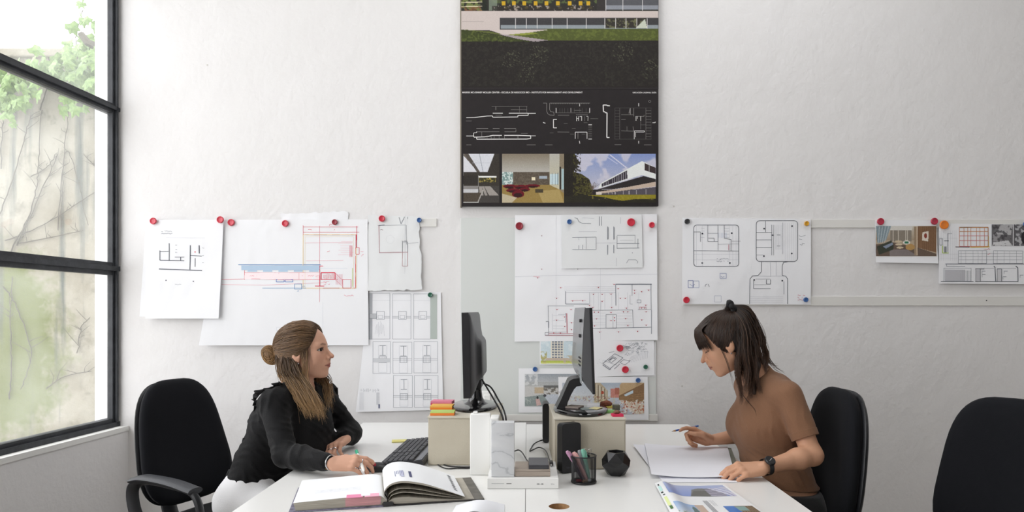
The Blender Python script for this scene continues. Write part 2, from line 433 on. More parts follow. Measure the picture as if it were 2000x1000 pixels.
def make_chair(loc, rz, label, recline=9, arms=True, lift=0.0):
    root = empty('office_chair', loc, R(rz), label=label, cat='chair', group='black office chairs at the desks')
    BM = Matrix.Translation((-.24, 0, .765)) @ Matrix.Rotation(R(-recline), 4, 'Y')
    link_ = lambda mb, n, m: mb.build(n, m, root, smooth=True, auto=50)
    br = link_(pillow(.235, .255, .034, .035, .012, .30, BM), 'backrest', M_FAB)
    BS = BM @ Matrix.Translation((-.036, 0, 0))
    link_(pillow(.232, .252, .018, .035, .012, .30, BS), 'back_shell', M_PLAS)
    SM = Matrix.Translation((.02, 0, .455)) @ Matrix.Rotation(R(-90), 4, 'Y')
    link_(pillow(.25, .235, .04, .0, .0, .06, SM), 'seat', M_FAB)
    link_(MB().box((-.2, -.2, .385), (.22, .2, .413), .01), 'seat_pan', M_PLAS)
    sp = spline([(-.08, 0, .40), (-.24, 0, .40), (-.305, 0, .47), (-.315, 0, .6), (-.30, 0, .72)], 6)
    link_(MB().tube(sp, .035, 10, flat=.45), 'back_bar', M_PLAS)
    for s in ((-1, 1) if arms else ()):
        ap = spline([(.10, s*.235, .40), (.165, s*.275, .46), (.19, s*.285, .57), (.155, s*.285, .648), (.04, s*.285, .668), (-.09, s*.285, .672), (-.15, s*.285, .64), (-.135, s*.285, .55), (-.075, s*.275, .46), (-.05, s*.235, .40)], 6)
        arm = link_(MB().tube(ap, .022, 10, flat=.55, up=Vector((1, 0, .2))), 'armrest', M_PLAS)
        mbp = MB(); pp = [(.165, .653), (.05, .672), (-.08, .677), (-.14, .665)]
        rings = []
        for x, z in [tuple(q) for q in spline(pp, 5)]:
            rings.append([Vector((x, s*.285+.032*math.cos(a), z+.008+.012*math.sin(a))) for a in [2*math.pi*i/12 for i in range(12)]])
        mbp.loft(rings); mbp.build('arm_pad', mat('grey_arm_pad', '#33353a', .5, bump=.1, bscale=300), arm, smooth=True)
    link_(MB().lathe([(.024, .10), (.024, .25), (.018, .25), (.018, .39)], 20), 'gas_column', M_CHR)
    link_(MB().lathe([(.04, .07), (.045, .09), (.035, .14)], 20), 'hub', M_PLAS)
    for k in range(5):
        a = 2*math.pi*k/5+.3; d = Vector((math.cos(a), math.sin(a), 0)); 
        link_(MB().tube([d*.03+Vector((0,0,.105)), d*.17+Vector((0,0,.095)), d*.30+Vector((0,0,.075))], [.024,.019,.014], 8), 'base_leg', M_PLAS)
        t = Vector((-d.y, d.x, 0)); c = d*.29+Vector((0, 0, .027))
        Mx = Matrix.Translation(c) @ t.to_track_quat('Z', 'Y').to_matrix().to_4x4()
        link_(MB().lathe([(.015,-.022),(.026,-.018),(.027,.018),(.015,.022)], 16, M=Mx), 'castor', M_PLAS)
    return root
make_chair((-1.225, 2.69, 0), -22, 'black office chair with armrests behind the woman in black by the window', 13)
make_chair((.885, 2.44, 0), 180, 'black office chair behind the woman in the brown knit top', 7, False)
make_chair((1.36, 2.00, 0), 216, 'empty black office chair at the far right edge of the photo', 9, False)
# ---------------------------------------------------------------- prints, drawings and magnets on the rear wall
M_PRINT = attr_mat('ink_on_paper', .7, .2)
M_GLOSSY = attr_mat('photo_print', .6, .25)
M_PAPER = mat('white_paper', '#f1f2f5', .8, spec=.2)
M_TRACE = mat('tracing_paper', '#e7e9ea', .7, spec=.25)
class Print:
    """flat line work in wall pixel coordinates laid on a sheet; pos(px,py,lift) gives the point in space"""
    def __init__(s, pos): s.pos, s.V, s.Fc, s.C, s.n = pos, [], [], [], 0
    def quad(s, a, b, c, d, col):
        col = lin(col); l = .0009+.00000022*(s.n % 900); i = len(s.V)
        for p in (a, b, c, d): s.V.append(s.pos(p[0], p[1], l)); s.C.append(col)
        s.Fc.append((i, i+1, i+2, i+3)); s.n += 1
    def rect(s, x0, y0, x1, y1, col, step=25):
        nx = max(1, int((x1-x0)/step)); ny = max(1, int((y1-y0)/step))
        for i in range(nx):
            for j in range(ny):
                xa, xb = x0+(x1-x0)*i/nx, x0+(x1-x0)*(i+1)/nx; ya, yb = y0+(y1-y0)*j/ny, y0+(y1-y0)*(j+1)/ny
                s.quad((xa, ya), (xb, ya), (xb, yb), (xa, yb), col)
    def line(s, pts, w=1.0, col='#444444', step=14):
        for (x0, y0), (x1, y1) in zip(pts, pts[1:]):
            L = math.hypot(x1-x0, y1-y0)
            if L < 1e-6: continue
            n = max(1, int(L/step)); ux, uy = (x1-x0)/L, (y1-y0)/L; hx, hy = -uy*w/2, ux*w/2
            for i in range(n):
                ax, ay = x0+(x1-x0)*i/n, y0+(y1-y0)*i/n; bx, by = x0+(x1-x0)*(i+1)/n, y0+(y1-y0)*(i+1)/n
                s.quad((ax+hx, ay+hy), (bx+hx, by+hy), (bx-hx, by-hy), (ax-hx, ay-hy), col)
    def box(s, x0, y0, x1, y1, w=1.0, col='#444444'):
        s.line([(x0, y0), (x1, y0), (x1, y1), (x0, y1), (x0, y0)], w, col)
    def rbox(s, x0, y0, x1, y1, r, w=1.0, col='#444444', skip=()):
        pts = []
        for cx, cy, a0 in ((x1-r, y0+r, -90), (x1-r, y1-r, 0), (x0+r, y1-r, 90), (x0+r, y0+r, 180)):
            for k in range(5):
                a = R(a0+90*k/4); pts.append((cx+r*math.cos(a), cy+r*math.sin(a)))
        pts.append(pts[0]); s.line(pts, w, col)
    def dot(s, x, y, r, col):
        n = 8; pts = [(x+r*math.cos(2*math.pi*i/n), y+r*math.sin(2*math.pi*i/n)) for i in range(n)]
        for i in range(0, n, 2): s.quad((x, y), pts[i], pts[(i+1) % n], pts[(i+2) % n], col)
    def scrib(s, x, y, w, h, col, rows=1, pen=.6, seed=1):
        r = random.Random(int(x*7+y*3+seed)); 
        for k in range(rows):
            yy = y+k*h*1.5; n = max(3, int(w/h*1.6)); pts = []
            for i in range(n):
                if r.random() < .15 and len(pts) > 1: s.line(pts, pen, col); pts = []
                else: pts.append((x+w*i/n+r.uniform(-.3, .3)*h, yy+r.uniform(-.5, .5)*h))
            if len(pts) > 1: s.line(pts, pen, col)
    def hatch(s, x0, y0, x1, y1, n, w, col, vert=True, jit=0):
        r = random.Random(int(x0+y0))
        for i in range(n):
            t = (i+.5)/n
            if vert: x = x0+(x1-x0)*t; s.line([(x, y0+r.uniform(-jit, jit)), (x+r.uniform(-jit, jit)*.3, y1+r.uniform(-jit, jit))], w, col)
            else: y = y0+(y1-y0)*t; s.line([(x0+r.uniform(-jit, jit), y), (x1+r.uniform(-jit, jit), y)], w, col)
    def build(s, name, parent, m=None):
        if not s.V: return None
        me = np_mesh(name, s.V, s.Fc, s.C, smooth=False); o = link(name, me, m or M_PRINT); o['kind'] = 'stuff'; return kid(o, parent)
class Img:
    """a small raster painted in wall pixel coordinates, turned into a grid of coloured points"""
    def __init__(s, x0, y0, x1, y1, res=1.0, bg='#808080'):
        s.b = (x0, y0, x1, y1); s.nx = int((x1-x0)*res)+1; s.ny = int((y1-y0)*res)+1
        s.X, s.Y = np.meshgrid(np.linspace(x0, x1, s.nx), np.linspace(y0, y1, s.ny))
        s.A = np.zeros((s.ny, s.nx, 3)); s.A[:] = s.c(bg); s.r = np.random.RandomState(int(abs(x0)+abs(y0)))
    def c(s, h):
        if isinstance(h, str): return np.array([int(h[i:i+2], 16)/255 for i in (1, 3, 5)])
        return np.array(h)
    def mask(s, pts):
        ins = np.zeros(s.X.shape, bool); n = len(pts)
        for i in range(n):
            (xa, ya), (xb, yb) = pts[i], pts[(i+1) % n]
            if ya == yb: continue
            cond = ((ya > s.Y) != (yb > s.Y)) & (s.X < (xb-xa)*(s.Y-ya)/(yb-ya)+xa); ins ^= cond
        return ins
    def put(s, m, col, a=1.0):
        s.A[m] = s.A[m]*(1-a)+s.c(col)*a
    def poly(s, pts, col, a=1.0): s.put(s.mask(pts), col, a)
    def rect(s, x0, y0, x1, y1, col, a=1.0): s.put((s.X >= x0) & (s.X < x1) & (s.Y >= y0) & (s.Y < y1), col, a)
    def ell(s, cx, cy, rx, ry, col, a=1.0): s.put(((s.X-cx)/rx)**2+((s.Y-cy)/ry)**2 < 1, col, a)
    def grad(s, pts, c0, c1, axis=1):
        m = s.mask(pts); V = s.Y if axis else s.X
        if not m.any(): return
        lo, hi = V[m].min(), V[m].max(); t = ((V[m]-lo)/max(hi-lo, 1e-6))[:, None]
        s.A[m] = s.c(c0)*(1-t)+s.c(c1)*t
    def fuzz(s, sc, seed=0):
        """smooth random field in 0..1"""
        r = np.random.RandomState(seed); h, w = s.ny, s.nx; out = np.zeros((h, w)); amp = 0
        for o in range(3):
            k = max(1.2, sc/2**o); gh, gw = int(h/k)+3, int(w/k)+3; g = r.rand(gh, gw)
            yy = np.arange(h)/k; xx = np.arange(w)/k; iy = yy.astype(int); ix = xx.astype(int); fy = (yy-iy)[:, None]; fx = (xx-ix)[None]
            v = g[iy][:, ix]*(1-fy)*(1-fx)+g[iy+1][:, ix]*fy*(1-fx)+g[iy][:, ix+1]*(1-fy)*fx+g[iy+1][:, ix+1]*fy*fx
            out += v/2**o; amp += 1/2**o
        return out/amp
    def speck(s, m, col, thr, sc=3, seed=1, a=1.0):
        w = (np.clip((s.fuzz(sc, seed)-thr+.05)/.10, 0, 1)*a*m)[..., None]; s.A = s.A*(1-w)+s.c(col)*w
    def line(s, pts, w, col, a=1.0):
        for (xa, ya), (xb, yb) in zip(pts, pts[1:]):
            dx, dy = xb-xa, yb-ya; L2 = dx*dx+dy*dy+1e-9; t = np.clip(((s.X-xa)*dx+(s.Y-ya)*dy)/L2, 0, 1)
            s.put(np.hypot(s.X-xa-t*dx, s.Y-ya-t*dy) < w/2, col, a)
    def noise(s, amt, seed=3): s.A += (np.random.RandomState(seed).rand(s.ny, s.nx, 1)-.5)*amt
    def build(s, name, parent, pos, lift=.0010, m=None):
        A = np.clip(s.A, 0, 1); L = np.where(A <= .04045, A/12.92, ((A+.055)/1.055)**2.4)
        V = [pos(x, y, lift) for x, y in zip(s.X.ravel(), s.Y.ravel())]
        i = np.arange(s.nx*s.ny).reshape(s.ny, s.nx)
        Fq = np.stack([i[:-1, :-1], i[1:, :-1], i[1:, 1:], i[:-1, 1:]], -1).reshape(-1, 4)
        me = np_mesh(name, V, Fq, L.reshape(-1, 3)); return kid(link(name, me, m or M_GLOSSY), parent)
def surf(base, amp=0.0, sc=45.0, seed=0, curl=None):
    """distance of a sheet from the wall (m) with soft wrinkles; curl = (x0,y0,x1,y1,lift) lifts towards the second point"""
    def off(px, py):
        d = base
        if amp: d += amp*(mnoise.noise(Vector((px/sc, py/sc, seed*3.7)))*.6+.6)+min(amp, .004)*.55*abs(mnoise.noise(Vector((px/26+py/70, py/30, seed*1.9+5))))
        for c in (curl or ()):
            x0, y0, x1, y1, l = c; L2 = (x1-x0)**2+(y1-y0)**2
            t = ((px-x0)*(x1-x0)+(py-y0)*(y1-y0))/L2
            if t > 0: d += l*t*t
        return d
    return lambda px, py, l=0.0: (wx(px), YW-off(px, py)-l, wz(py))
def bil(q, u, v):
    (ax, ay), (bx, by), (cx, cy), (dx, dy) = q            # tl, tr, br, bl
    return ((ax*(1-u)+bx*u)*(1-v)+(dx*(1-u)+cx*u)*v, (ay*(1-u)+by*u)*(1-v)+(dy*(1-u)+cy*u)*v)
def sheet_mesh(q, pos, step=5, ragged=0.0, seed=0):
    w = max(abs(q[1][0]-q[0][0]), abs(q[2][0]-q[3][0])); h = max(abs(q[3][1]-q[0][1]), abs(q[2][1]-q[1][1]))
    nx, ny = max(2, int(w/step)), max(2, int(h/step)); V = []; r = random.Random(seed)
    for back in (0, 1):
        for j in range(ny+1):
            for i in range(nx+1):
                x, y = bil(q, i/nx, j/ny)
                if ragged and (i in (0, nx) or j in (0, ny)):
                    rr = mnoise.noise(Vector((x/9, y/9, seed)))*ragged; x += rr*(i in (0, nx)); y += rr*(j in (0, ny))
                V.append(pos(x, y, -.0004 if back else 0.0))
    n = (nx+1)*(ny+1); idx = lambda i, j, b: b*n+j*(nx+1)+i; Fc = []
    for j in range(ny):
        for i in range(nx):
            Fc.append((idx(i, j, 0), idx(i, j+1, 0), idx(i+1, j+1, 0), idx(i+1, j, 0)))
            Fc.append((idx(i, j, 1), idx(i+1, j, 1), idx(i+1, j+1, 1), idx(i, j+1, 1)))
    for i in range(nx):
        Fc.append((idx(i, 0, 0), idx(i+1, 0, 0), idx(i+1, 0, 1), idx(i, 0, 1))); Fc.append((idx(i, ny, 0), idx(i, ny, 1), idx(i+1, ny, 1), idx(i+1, ny, 0)))
    for j in range(ny):
        Fc.append((idx(0, j, 0), idx(0, j, 1), idx(0, j+1, 1), idx(0, j+1, 0))); Fc.append((idx(nx, j, 0), idx(nx, j+1, 0), idx(nx, j+1, 1), idx(nx, j, 1)))
    me = np_mesh('sheet', V, Fc); me.set_sharp_from_angle(angle=R(40)); return me
def sheet(name, label, cat, q, pos, m=None, ragged=0.0, seed=0, group=None):
    """a thing: empty at the sheet's top edge with the paper as a part"""
    if len(q) == 4 and not hasattr(q[0], '__len__'): q = [(q[0], q[1]), (q[2], q[1]), (q[2], q[3]), (q[0], q[3])]
    x, y = bil(q, .5, 1); root = empty(name, pos(x, y), label=label, cat=cat, group=group)
    kid(link('paper', sheet_mesh(q, pos, ragged=ragged, seed=seed), m or M_PAPER), root)
    return root
def wall_box(px0, py0, px1, py1, d0, d1, bev=0.0):
    return MB().box((wx(px0), YW-d1, wz(py1)), (wx(px1), YW-d0, wz(py0)), bev)
M_RAIL = mat('white_steel_rail', '#e6e5e1', .4, var=.03, vscale=4)
tag(wall_box(735, 427, 853, 443, 0, .006, .001).build('magnetic_rail', M_RAIL), 'short white magnetic rail on the wall left of the dark poster', 'rail', 'white magnetic rails')
tag(wall_box(1334, 429, 2060, 445, 0, .006, .001).build('magnetic_rail', M_RAIL), 'long upper white magnetic rail on the right side of the wall', 'rail', 'white magnetic rails')
rl = empty('magnetic_rail', (wx(1700), YW, wz(597)), label='long lower white magnetic rail on the right side of the wall', cat='rail', group='white magnetic rails')
kid(wall_box(1334, 579, 2060, 597, 0, .006, .001).build('strip', M_RAIL), rl)
kid(MB().lathe([(.003, 0), (.003, .0015), (.001, .002)], 12, M=Matrix.Translation((wx(1925), YW-.006, wz(587))) @ Matrix.Rotation(R(90), 4, 'X')).build('screw', mat('dark_screw', '#3a3a3a', .4)), rl)
gb = empty('glass_board', (wx(1090), YW, wz(808)), label='large pale green glass board behind the monitors', cat='board')
kid(wall_box(900, 426, 1281, 809, .002, .008, .0012).build('panel', mat('pale_green_glass', '#d9dddb', .18, coat=.3)), gb)
kid(wall_box(897, 809, 1284, 822, 0, .012, .002).build('ledge', M_RAIL), gb)
# wall socket behind the left monitor
so = empty('wall_socket', (wx(952), YW-.008, wz(775)), label='white wall socket behind the left monitor', cat='socket')
kid(wall_box(938, 763, 966, 792, .008, .018, .003).build('plate', mat('socket_plastic', '#ececea', .35), smooth=True), so)
kid(wall_box(946, 770, 958, 784, .018, .028, .002).build('plug', mat('plug_plastic', '#f2f2f0', .35)), so)
# small wall marks
for k, (px, py) in enumerate(((1332, 754), (405, 127), (1316, 403))):
    tag(MB().lathe([(.0035, 0), (.0045, .0012), (.002, .0016)], 9, M=Matrix.Translation((wx(px), YW, wz(py))) @ Matrix.Rotation(R(90), 4, 'X')).build('filled_hole', mat('filler', '#c9c7c2', .8)),
        ('small filled hole in the wall left of the woman in brown', 'small filled hole high on the wall beside the window', 'small filled hole in the wall below the poster corner')[k], 'hole')

# --- the big dark poster
def poster():
    D = .028; root = empty('poster_board', (wx(1093), YW, wz(405)), label='tall dark poster board with building photographs and white line drawings', cat='poster')
    top = -150
    kid(wall_box(902, top, 1284, 404, .004, D, .001).build('board', mat('poster_black', '#282425', .6, var=.1, vscale=30, spec=.25)), root)
    kid(wall_box(899.5, top, 902, 406, .002, D-.001).build('edge', mat('poster_edge', '#8d8578', .8)), root)
    pos = lambda x, y, l=0.0: (wx(x), YW-D-l, wz(y))
    im = Img(902, top, 1284, 178, 1.0, '#2a2624')
    im.grad([(902, top), (1284, top), (1284, -60), (902, -60)], '#9fb4cf', '#c9d2da')
    im.rect(902, -95, 1284, -72, '#c9beb8'); im.rect(902, -72, 1284, 27, '#2b2a26')
    m = (im.Y > -72) & (im.Y < 12) & (im.X < 1165) & (im.X > 960); im.speck(m, '#5d6b3c', .55, 5, 2, .8)
    m = (im.Y > -72) & (im.Y < 27) & (im.X < 945); im.speck(m, '#7d8a4a', .5, 4, 3, .8); im.speck(m & (im.Y > 17), '#8a5a3c', .5, 4, 7, .7)
    for y in (3, 10, 18): im.line([(902, y), (943, y-1)], 1.6, '#d9cfae')
    im.rect(943, -72, 952, 28, '#22261f'); im.rect(956, -72, 972, 26, '#7f8b7a', .8)
    for x in range(974, 1164, 24): im.line([(x, -70), (x, 25)], 1.2, '#3c423a')
    r = random.Random(3)
    for x in (984, 1004, 1024, 1046, 1067, 1089, 1112, 1133, 1148): im.rect(x-3, 8, x+4, 16, '#c9a227'); im.ell(x+4, 20, 4, 3, '#8f7a30')
    im.rect(962, 17, 1160, 27, '#2e2926', .75)
    im.speck((im.Y > 14) & (im.Y < 27) & (im.X > 962) & (im.X < 1160), '#b5a9a0', .66, 4, 9, .8)
    im.rect(1165, -72, 1182, 27, '#34302f'); im.rect(1182, -72, 1284, 24, '#55565b'); im.rect(1182, 16, 1284, 24, '#8b8f97')
    for x in (1182, 1215, 1253): im.line([(x, -70), (x, 25)], 1.5, '#d8d6d6')
    im.rect(902, 27, 1284, 64, '#cbbfba'); im.line([(904, 47), (945, 47)], .8, '#a59a96')
    im.rect(977, 40, 1284, 62.5, '#3e3d3f'); im.rect(979, 54, 1284, 61, '#8f979c'); im.rect(1182, 41, 1262, 60, '#332f2a')
    m = (im.Y > 41) & (im.Y < 60) & (im.X > 1182) & (im.X < 1262); im.speck(m, '#7b7c57', .6, 4, 5, .8)
    im.poly([(1240, 60), (1258, 42), (1262, 60)], '#c4c9b9')
    for x in (1007, 1028, 1049, 1078, 1107, 1144, 1180, 1201, 1221, 1242, 1262): im.line([(x, 41), (x, 60)], 1.2, '#e3e0de')
    im.poly([(902, 62), (945, 68), (1000, 76), (1070, 84), (1284, 84), (1284, 62), (1060, 62), (1040, 66), (985, 72), (958, 66), (902, 62)], '#5d6432')
    im.poly([(1000, 72), (1040, 66), (1065, 61), (1284, 61), (1284, 83), (1070, 84)], '#4f5728')
    im.poly([(985, 72.5), (1035, 66), (1050, 70), (1020, 74)], '#8c9440')
    im.poly([(958, 64), (1075, 62), (1035, 68), (986, 73)], '#cfc3bd')
    im.poly([(972, 71), (1005, 74), (1070, 83), (1045, 86), (1010, 80)], '#a3989a')
    im.poly([(902, 62), (985, 75), (1040, 86), (902, 92)], '#3b4220')
    m = (im.Y > 60) & (im.Y < 92); im.speck(m & (im.Y > 62) & (im.A[..., 1] > im.A[..., 2]+.08), '#6f7a38', .58, 3, 8, .5)
    im.put(im.Y > 84+3*im.fuzz(6, 4), '#262220'); m = (im.Y > 86) & (im.Y < 172)
    im.speck(m, '#2f2d27', .58, 4, 11, .8); im.speck(m, '#3a3a2d', .72, 2.5, 12, .7)
    for cx, cy, k in ((1000, 122, 0), (1052, 112, 1), (1028, 145, 2), (1215, 105, 3), (1270, 140, 4)):
        mm = ((im.X-cx)/20)**2+((im.Y-cy)/20)**2 < 1; im.speck(mm, '#6a6c54', .68, 2, 20+k, .7)
    im.put(im.Y > 174, '#2b2728'); im.noise(.03)
    im.build('hero_photo', root, pos)
    # three small photographs
    a = Img(906, 303, 976, 398, 1.3, '#3a352f')
    a.poly([(906, 303), (960, 303), (946, 338), (906, 338)], '#6d645c'); a.poly([(916, 303), (966, 303), (953, 338), (936, 338)], '#d9dbe2')
    a.poly([(906, 306), (934, 338), (906, 338)], '#dcdde3'); a.poly([(906, 300), (914, 300), (938, 338), (932, 338)], '#57504a'); a.line([(937, 303), (944, 337)], 1, '#8b919c'); a.line([(924, 321), (958, 321)], .8, '#b9bcc4')
    a.rect(906, 303, 906.5, 398, '#999999'); a.rect(935, 346, 970, 349, '#eeeeea'); a.rect(936, 349, 969, 358, '#3d3b24'); a.speck((a.Y > 349) & (a.Y < 358) & (a.X > 936) & (a.X < 969), '#b9a554', .6, 3, 3)
    a.rect(906, 345, 934, 362, '#332f2b'); a.line([(935, 345), (935, 366)], 1, '#9c9a97'); a.rect(906, 365, 935, 371, '#8b8886'); a.rect(906, 371, 944, 378, '#c9c9cc')
    a.poly([(936, 365), (976, 365), (976, 398), (932, 398)], '#45413e')
    for x0, x1 in ((938, 945), (948, 953), (956, 975)): a.poly([(936+(x0-938)*.6, 366), (938+(x1-938)*.55, 366), (x1, 384), (x0, 384)], '#a09a94')
    a.poly([(906, 378), (942, 378), (934, 396), (906, 396)], '#4f463c'); a.line([(944, 374), (934, 397)], 1.6, '#b5b1ac'); a.rect(906, 396, 936, 398, '#d0cfcb'); a.noise(.06); a.build('atrium_photo', root, pos)
    b = Img(981, 303, 1101, 398, 1.3, '#8d8064')
    b.grad([(981, 303), (1101, 303), (1101, 340), (981, 340)], '#877d6b', '#bcb9b3'); b.rect(981, 338, 1002, 363, '#7f9a97'); b.speck((b.X < 1002) & (b.Y > 338) & (b.Y < 363), '#d7e2de', .55, 3, 3)
    b.rect(1002, 338, 1073, 363, '#5a5045'); b.speck((b.X > 1002) & (b.X < 1073) & (b.Y > 338) & (b.Y < 363), '#74695b', .55, 3, 5, .6); b.rect(1038, 348, 1045, 354, '#f2e7c8'); b.rect(1053, 346, 1068, 351, '#a9b4bf')
    b.grad([(1073, 303), (1092, 303), (1092, 398), (1073, 398)], '#b9b7ae', '#cfc7a4'); b.rect(1074, 342, 1091, 362, '#c9dbe0'); b.hatch = None
    for x in (1078, 1084, 1089): b.line([(x, 340), (x, 363)], 1, '#6f8791')
    b.poly([(1092, 303), (1101, 303), (1101, 398), (1092, 372)], '#8d816c'); b.rect(1092, 328, 1095, 372, '#2c2a28'); b.rect(1096, 332, 1101, 372, '#a9c2c6')
    b.poly([(981, 363), (1073, 363), (1092, 372), (1101, 380), (1101, 398), (981, 398)], '#9a824a'); b.poly([(1050, 375), (1092, 372), (1101, 398), (1060, 398)], '#b09a63')
    b.poly([(981, 380), (1010, 388), (1000, 398), (981, 398)], '#c3b79b')
    for cx, cy, rx, ry in ((996, 366, 13, 4), (1018, 367, 16, 4), (1040, 365, 15, 3), (1003, 374, 14, 4), (1025, 372, 10, 4), (1012, 381, 12, 7)): b.ell(cx, cy, rx, ry, '#6b1722'); b.ell(cx, cy+2, rx*.7, ry*.6, '#33161a')
    b.rect(1045, 371, 1061, 378, '#4a4232'); b.noise(.06); b.build('lounge_photo', root, pos)
    c = Img(1101, 303, 1279, 398, 1.3, '#2b2728')
    c.grad([(1121, 303), (1279, 303), (1279, 372), (1121, 372)], '#8597c9', '#c3c2cf'); c.speck((c.Y < 372) & (c.X > 1121), '#d3cfda', .55, 26, 4, .8)
    c.line([(1190, 305), (1222, 330)], 2, '#d5d6e4'); c.line([(1178, 305), (1204, 322)], 1.5, '#c2c7df')
    tree = c.mask([(1101, 303), (1122, 303), (1130, 320), (1120, 338), (1135, 342), (1150, 352), (1158, 374), (1150, 384), (1101, 398)])
    c.put(tree, '#26221d'); c.speck(tree & (c.X > 1118), '#4e4a26', .5, 3, 6, .9); c.speck(tree & (c.X > 1125), '#6e6a35', .64, 2.5, 8, .9)
    c.speck((c.X > 1112) & (c.X < 1134) & (c.Y < 342), '#2c2822', .52, 3, 9); c.line([(1155, 383), (1157, 366)], 1.5, '#4b4038')
    for k in range(8): c.line([(1156, 372), (1150+k*2.6, 358+abs(k-4)*1.5)], .8, '#6b5c52')
    c.poly([(1168, 368), (1172, 360), (1252, 317), (1279, 330), (1279, 352), (1252, 344), (1168, 370)], '#e9ecea')
    c.poly([(1174, 361), (1223, 335), (1224, 351), (1174, 367)], '#3c3640')
    for k in range(1, 12):
        x = 1174+k*4.2; c.line([(x, 361-k*2.2+1), (x, 367-k*1.35)], .7, '#b4b2b8')
    c.poly([(1257, 321), (1279, 330), (1279, 342), (1257, 335)], '#3e3234'); c.line([(1266, 325), (1266, 338)], .8, '#ccc'+'ccc')
    c.poly([(1165, 372), (1255, 346), (1279, 352), (1279, 359), (1200, 371)], '#2f2a2a'); c.poly([(1163, 377), (1205, 371), (1279, 357), (1279, 366), (1165, 381)], '#c9b5a4')
    c.poly([(1163, 381), (1279, 367), (1279, 382), (1163, 382)], '#57525a'); c.rect(1163, 377, 1174, 382, '#d9cfc6')
    for x in (1187, 1194, 1200, 1216, 1227, 1241, 1260): c.line([(x, 370+(1279-x)*.09), (x, 381)], .9, '#c5c0c4')
    c.poly([(1140, 382), (1279, 382), (1279, 398), (1101, 398), (1101, 386)], '#2c2a20'); c.poly([(1145, 383), (1279, 382), (1279, 390), (1235, 391), (1215, 394), (1195, 391), (1180, 387)], '#8f8426'); c.speck((c.Y > 383) & (c.Y < 392) & (c.X > 1150), '#a79a3a', .62, 4, 3, .6); c.noise(.05)
    c.build('building_photo', root, pos)
    # white line drawings
    p = Print(pos); W, G = '#e6e4e2', '#8f8c8a'
    s1 = lambda x, y: (900+x*.13, 170+y*.13)
    def L(pts, w, col): p.line([s1(*q) for q in pts], w, col)
    L([(90,485),(210,482),(400,460),(480,458),(485,478),(858,474),(858,452),(1012,450),(1012,420),(1125,420)], 1.3, W); L([(485,418),(635,418)], 1.2, W); L([(725,418),(1012,418)], 1.2, W)
    L([(470,318),(1000,316)], .5, G); L([(530,318),(530,370)], 1, G); L([(755,365),(995,365)], .6, G); L([(880,318),(880,418)], .4, G); L([(990,318),(990,418)], .4, G); L([(85,533),(170,533)], .6, G); L([(525,448),(620,448)], .5, G)
    L([(90,757),(200,757),(200,712),(245,708),(245,690)], 1.1, W); L([(200,757),(205,775),(370,770),(430,760),(480,748),(620,748)], 1.5, W); L([(245,780),(245,805),(990,803),(1050,795),(1050,755),(870,748),(655,748)], 1.5, W); L([(1050,755),(1125,755)], .8, W)
    L([(240,645),(415,645)], .9, G); L([(485,645),(585,645)], .9, G); L([(655,645),(830,645)], .9, G); L([(245,695),(585,693)], .7, G); L([(660,695),(830,695),(830,660)], .8, G)
    for x in (320, 400, 460, 505, 580, 660, 850, 870): L([(x,750 if x > 350 else 695),(x,803 if x > 350 else 765)], .6, G)
    L([(905,718),(1005,718)], .5, G); L([(90,890),(165,890)], .6, G); L([(990,890),(1125,890)], .6, G); L([(1265,890),(1375,890)], .6, G)
    s1 = lambda x, y: (1050+x*.13, 170+y*.13)
    L([(80,268),(135,268),(135,390),(150,425),(180,445),(245,450)], .8, G); L([(780,268),(180,268),(178,360),(190,392),(240,402),(245,450)], .8, G)
    for x in range(210, 770, 26): L([(x,268),(x,282)], .5, G)
    L([(275,340),(275,412)], 1.2, W); L([(775,340),(775,412)], 1.2, W); L([(300,448),(470,448)], .7, G); L([(280,412),(775,412)], .4, G); L([(495,340),(495,405)], 1.6, G); L([(540,376),(650,376)], .7, G)
    for x in (330, 365, 400, 450, 545, 625, 665, 720): L([(x,345),(x,412)], .4, '#6a6766')
    L([(285,510),(235,510),(235,636),(285,636)], 1.4, W)
    for x0 in (580,): L([(x0,465),(x0,535)], 1, W); L([(610,465),(610,530)], 1, W); L([(580,498),(610,498)], .8, W); L([(625,468),(655,465),(655,530)], 1, W); L([(700,465),(700,535)], .5, G); L([(725,465),(750,465),(748,530)], .8, W)
    L([(570,442),(745,442)], .6, G); L([(785,500),(900,500)], .4, G); L([(560,800),(560,700),(735,700),(735,800)], 1.1, W); L([(600,705),(600,800)], .8, G); L([(295,698),(470,700)], .7, G); L([(755,590),(808,590)], 1.4, W); L([(755,802),(808,802)], 1.4, W)
    for y in range(610, 800, 27): L([(755,y),(808,y)], .35, G)
    L([(625,275),(625,315)], 1, W); L([(620,830),(628,870)], 1.2, W); L([(80,555),(115,568)], 1.4, W); L([(110,890),(220,890)], .6, G)
    for x, y in ((390,572),(510,645),(485,730),(655,730),(180,712),(685,560)): L([(x,y),(x+55,y)], .6, '#7a7775')
    L([(1075,308),(1035,305),(1030,296),(975,296),(980,395),(1003,398),(1010,410),(1033,412),(1030,780),(1070,780)], 1.9, W)
    for y0, y1 in ((340, 805),): L([(1150,y0),(1150,y1),(1695,y1)], .4, '#6a6766'); L([(1150,340),(1695,340)], .4, '#6a6766'); L([(1222,340),(1222,805)], .4, G); L([(1612,340),(1612,805)], .5, G); L([(1690,340),(1690,805)], .3, '#6a6766')
    for y in range(380, 805, 43): L([(1150,y),(1222,y)], .35, '#6a6766'); L([(1612,y),(1690,y)], .45, G)
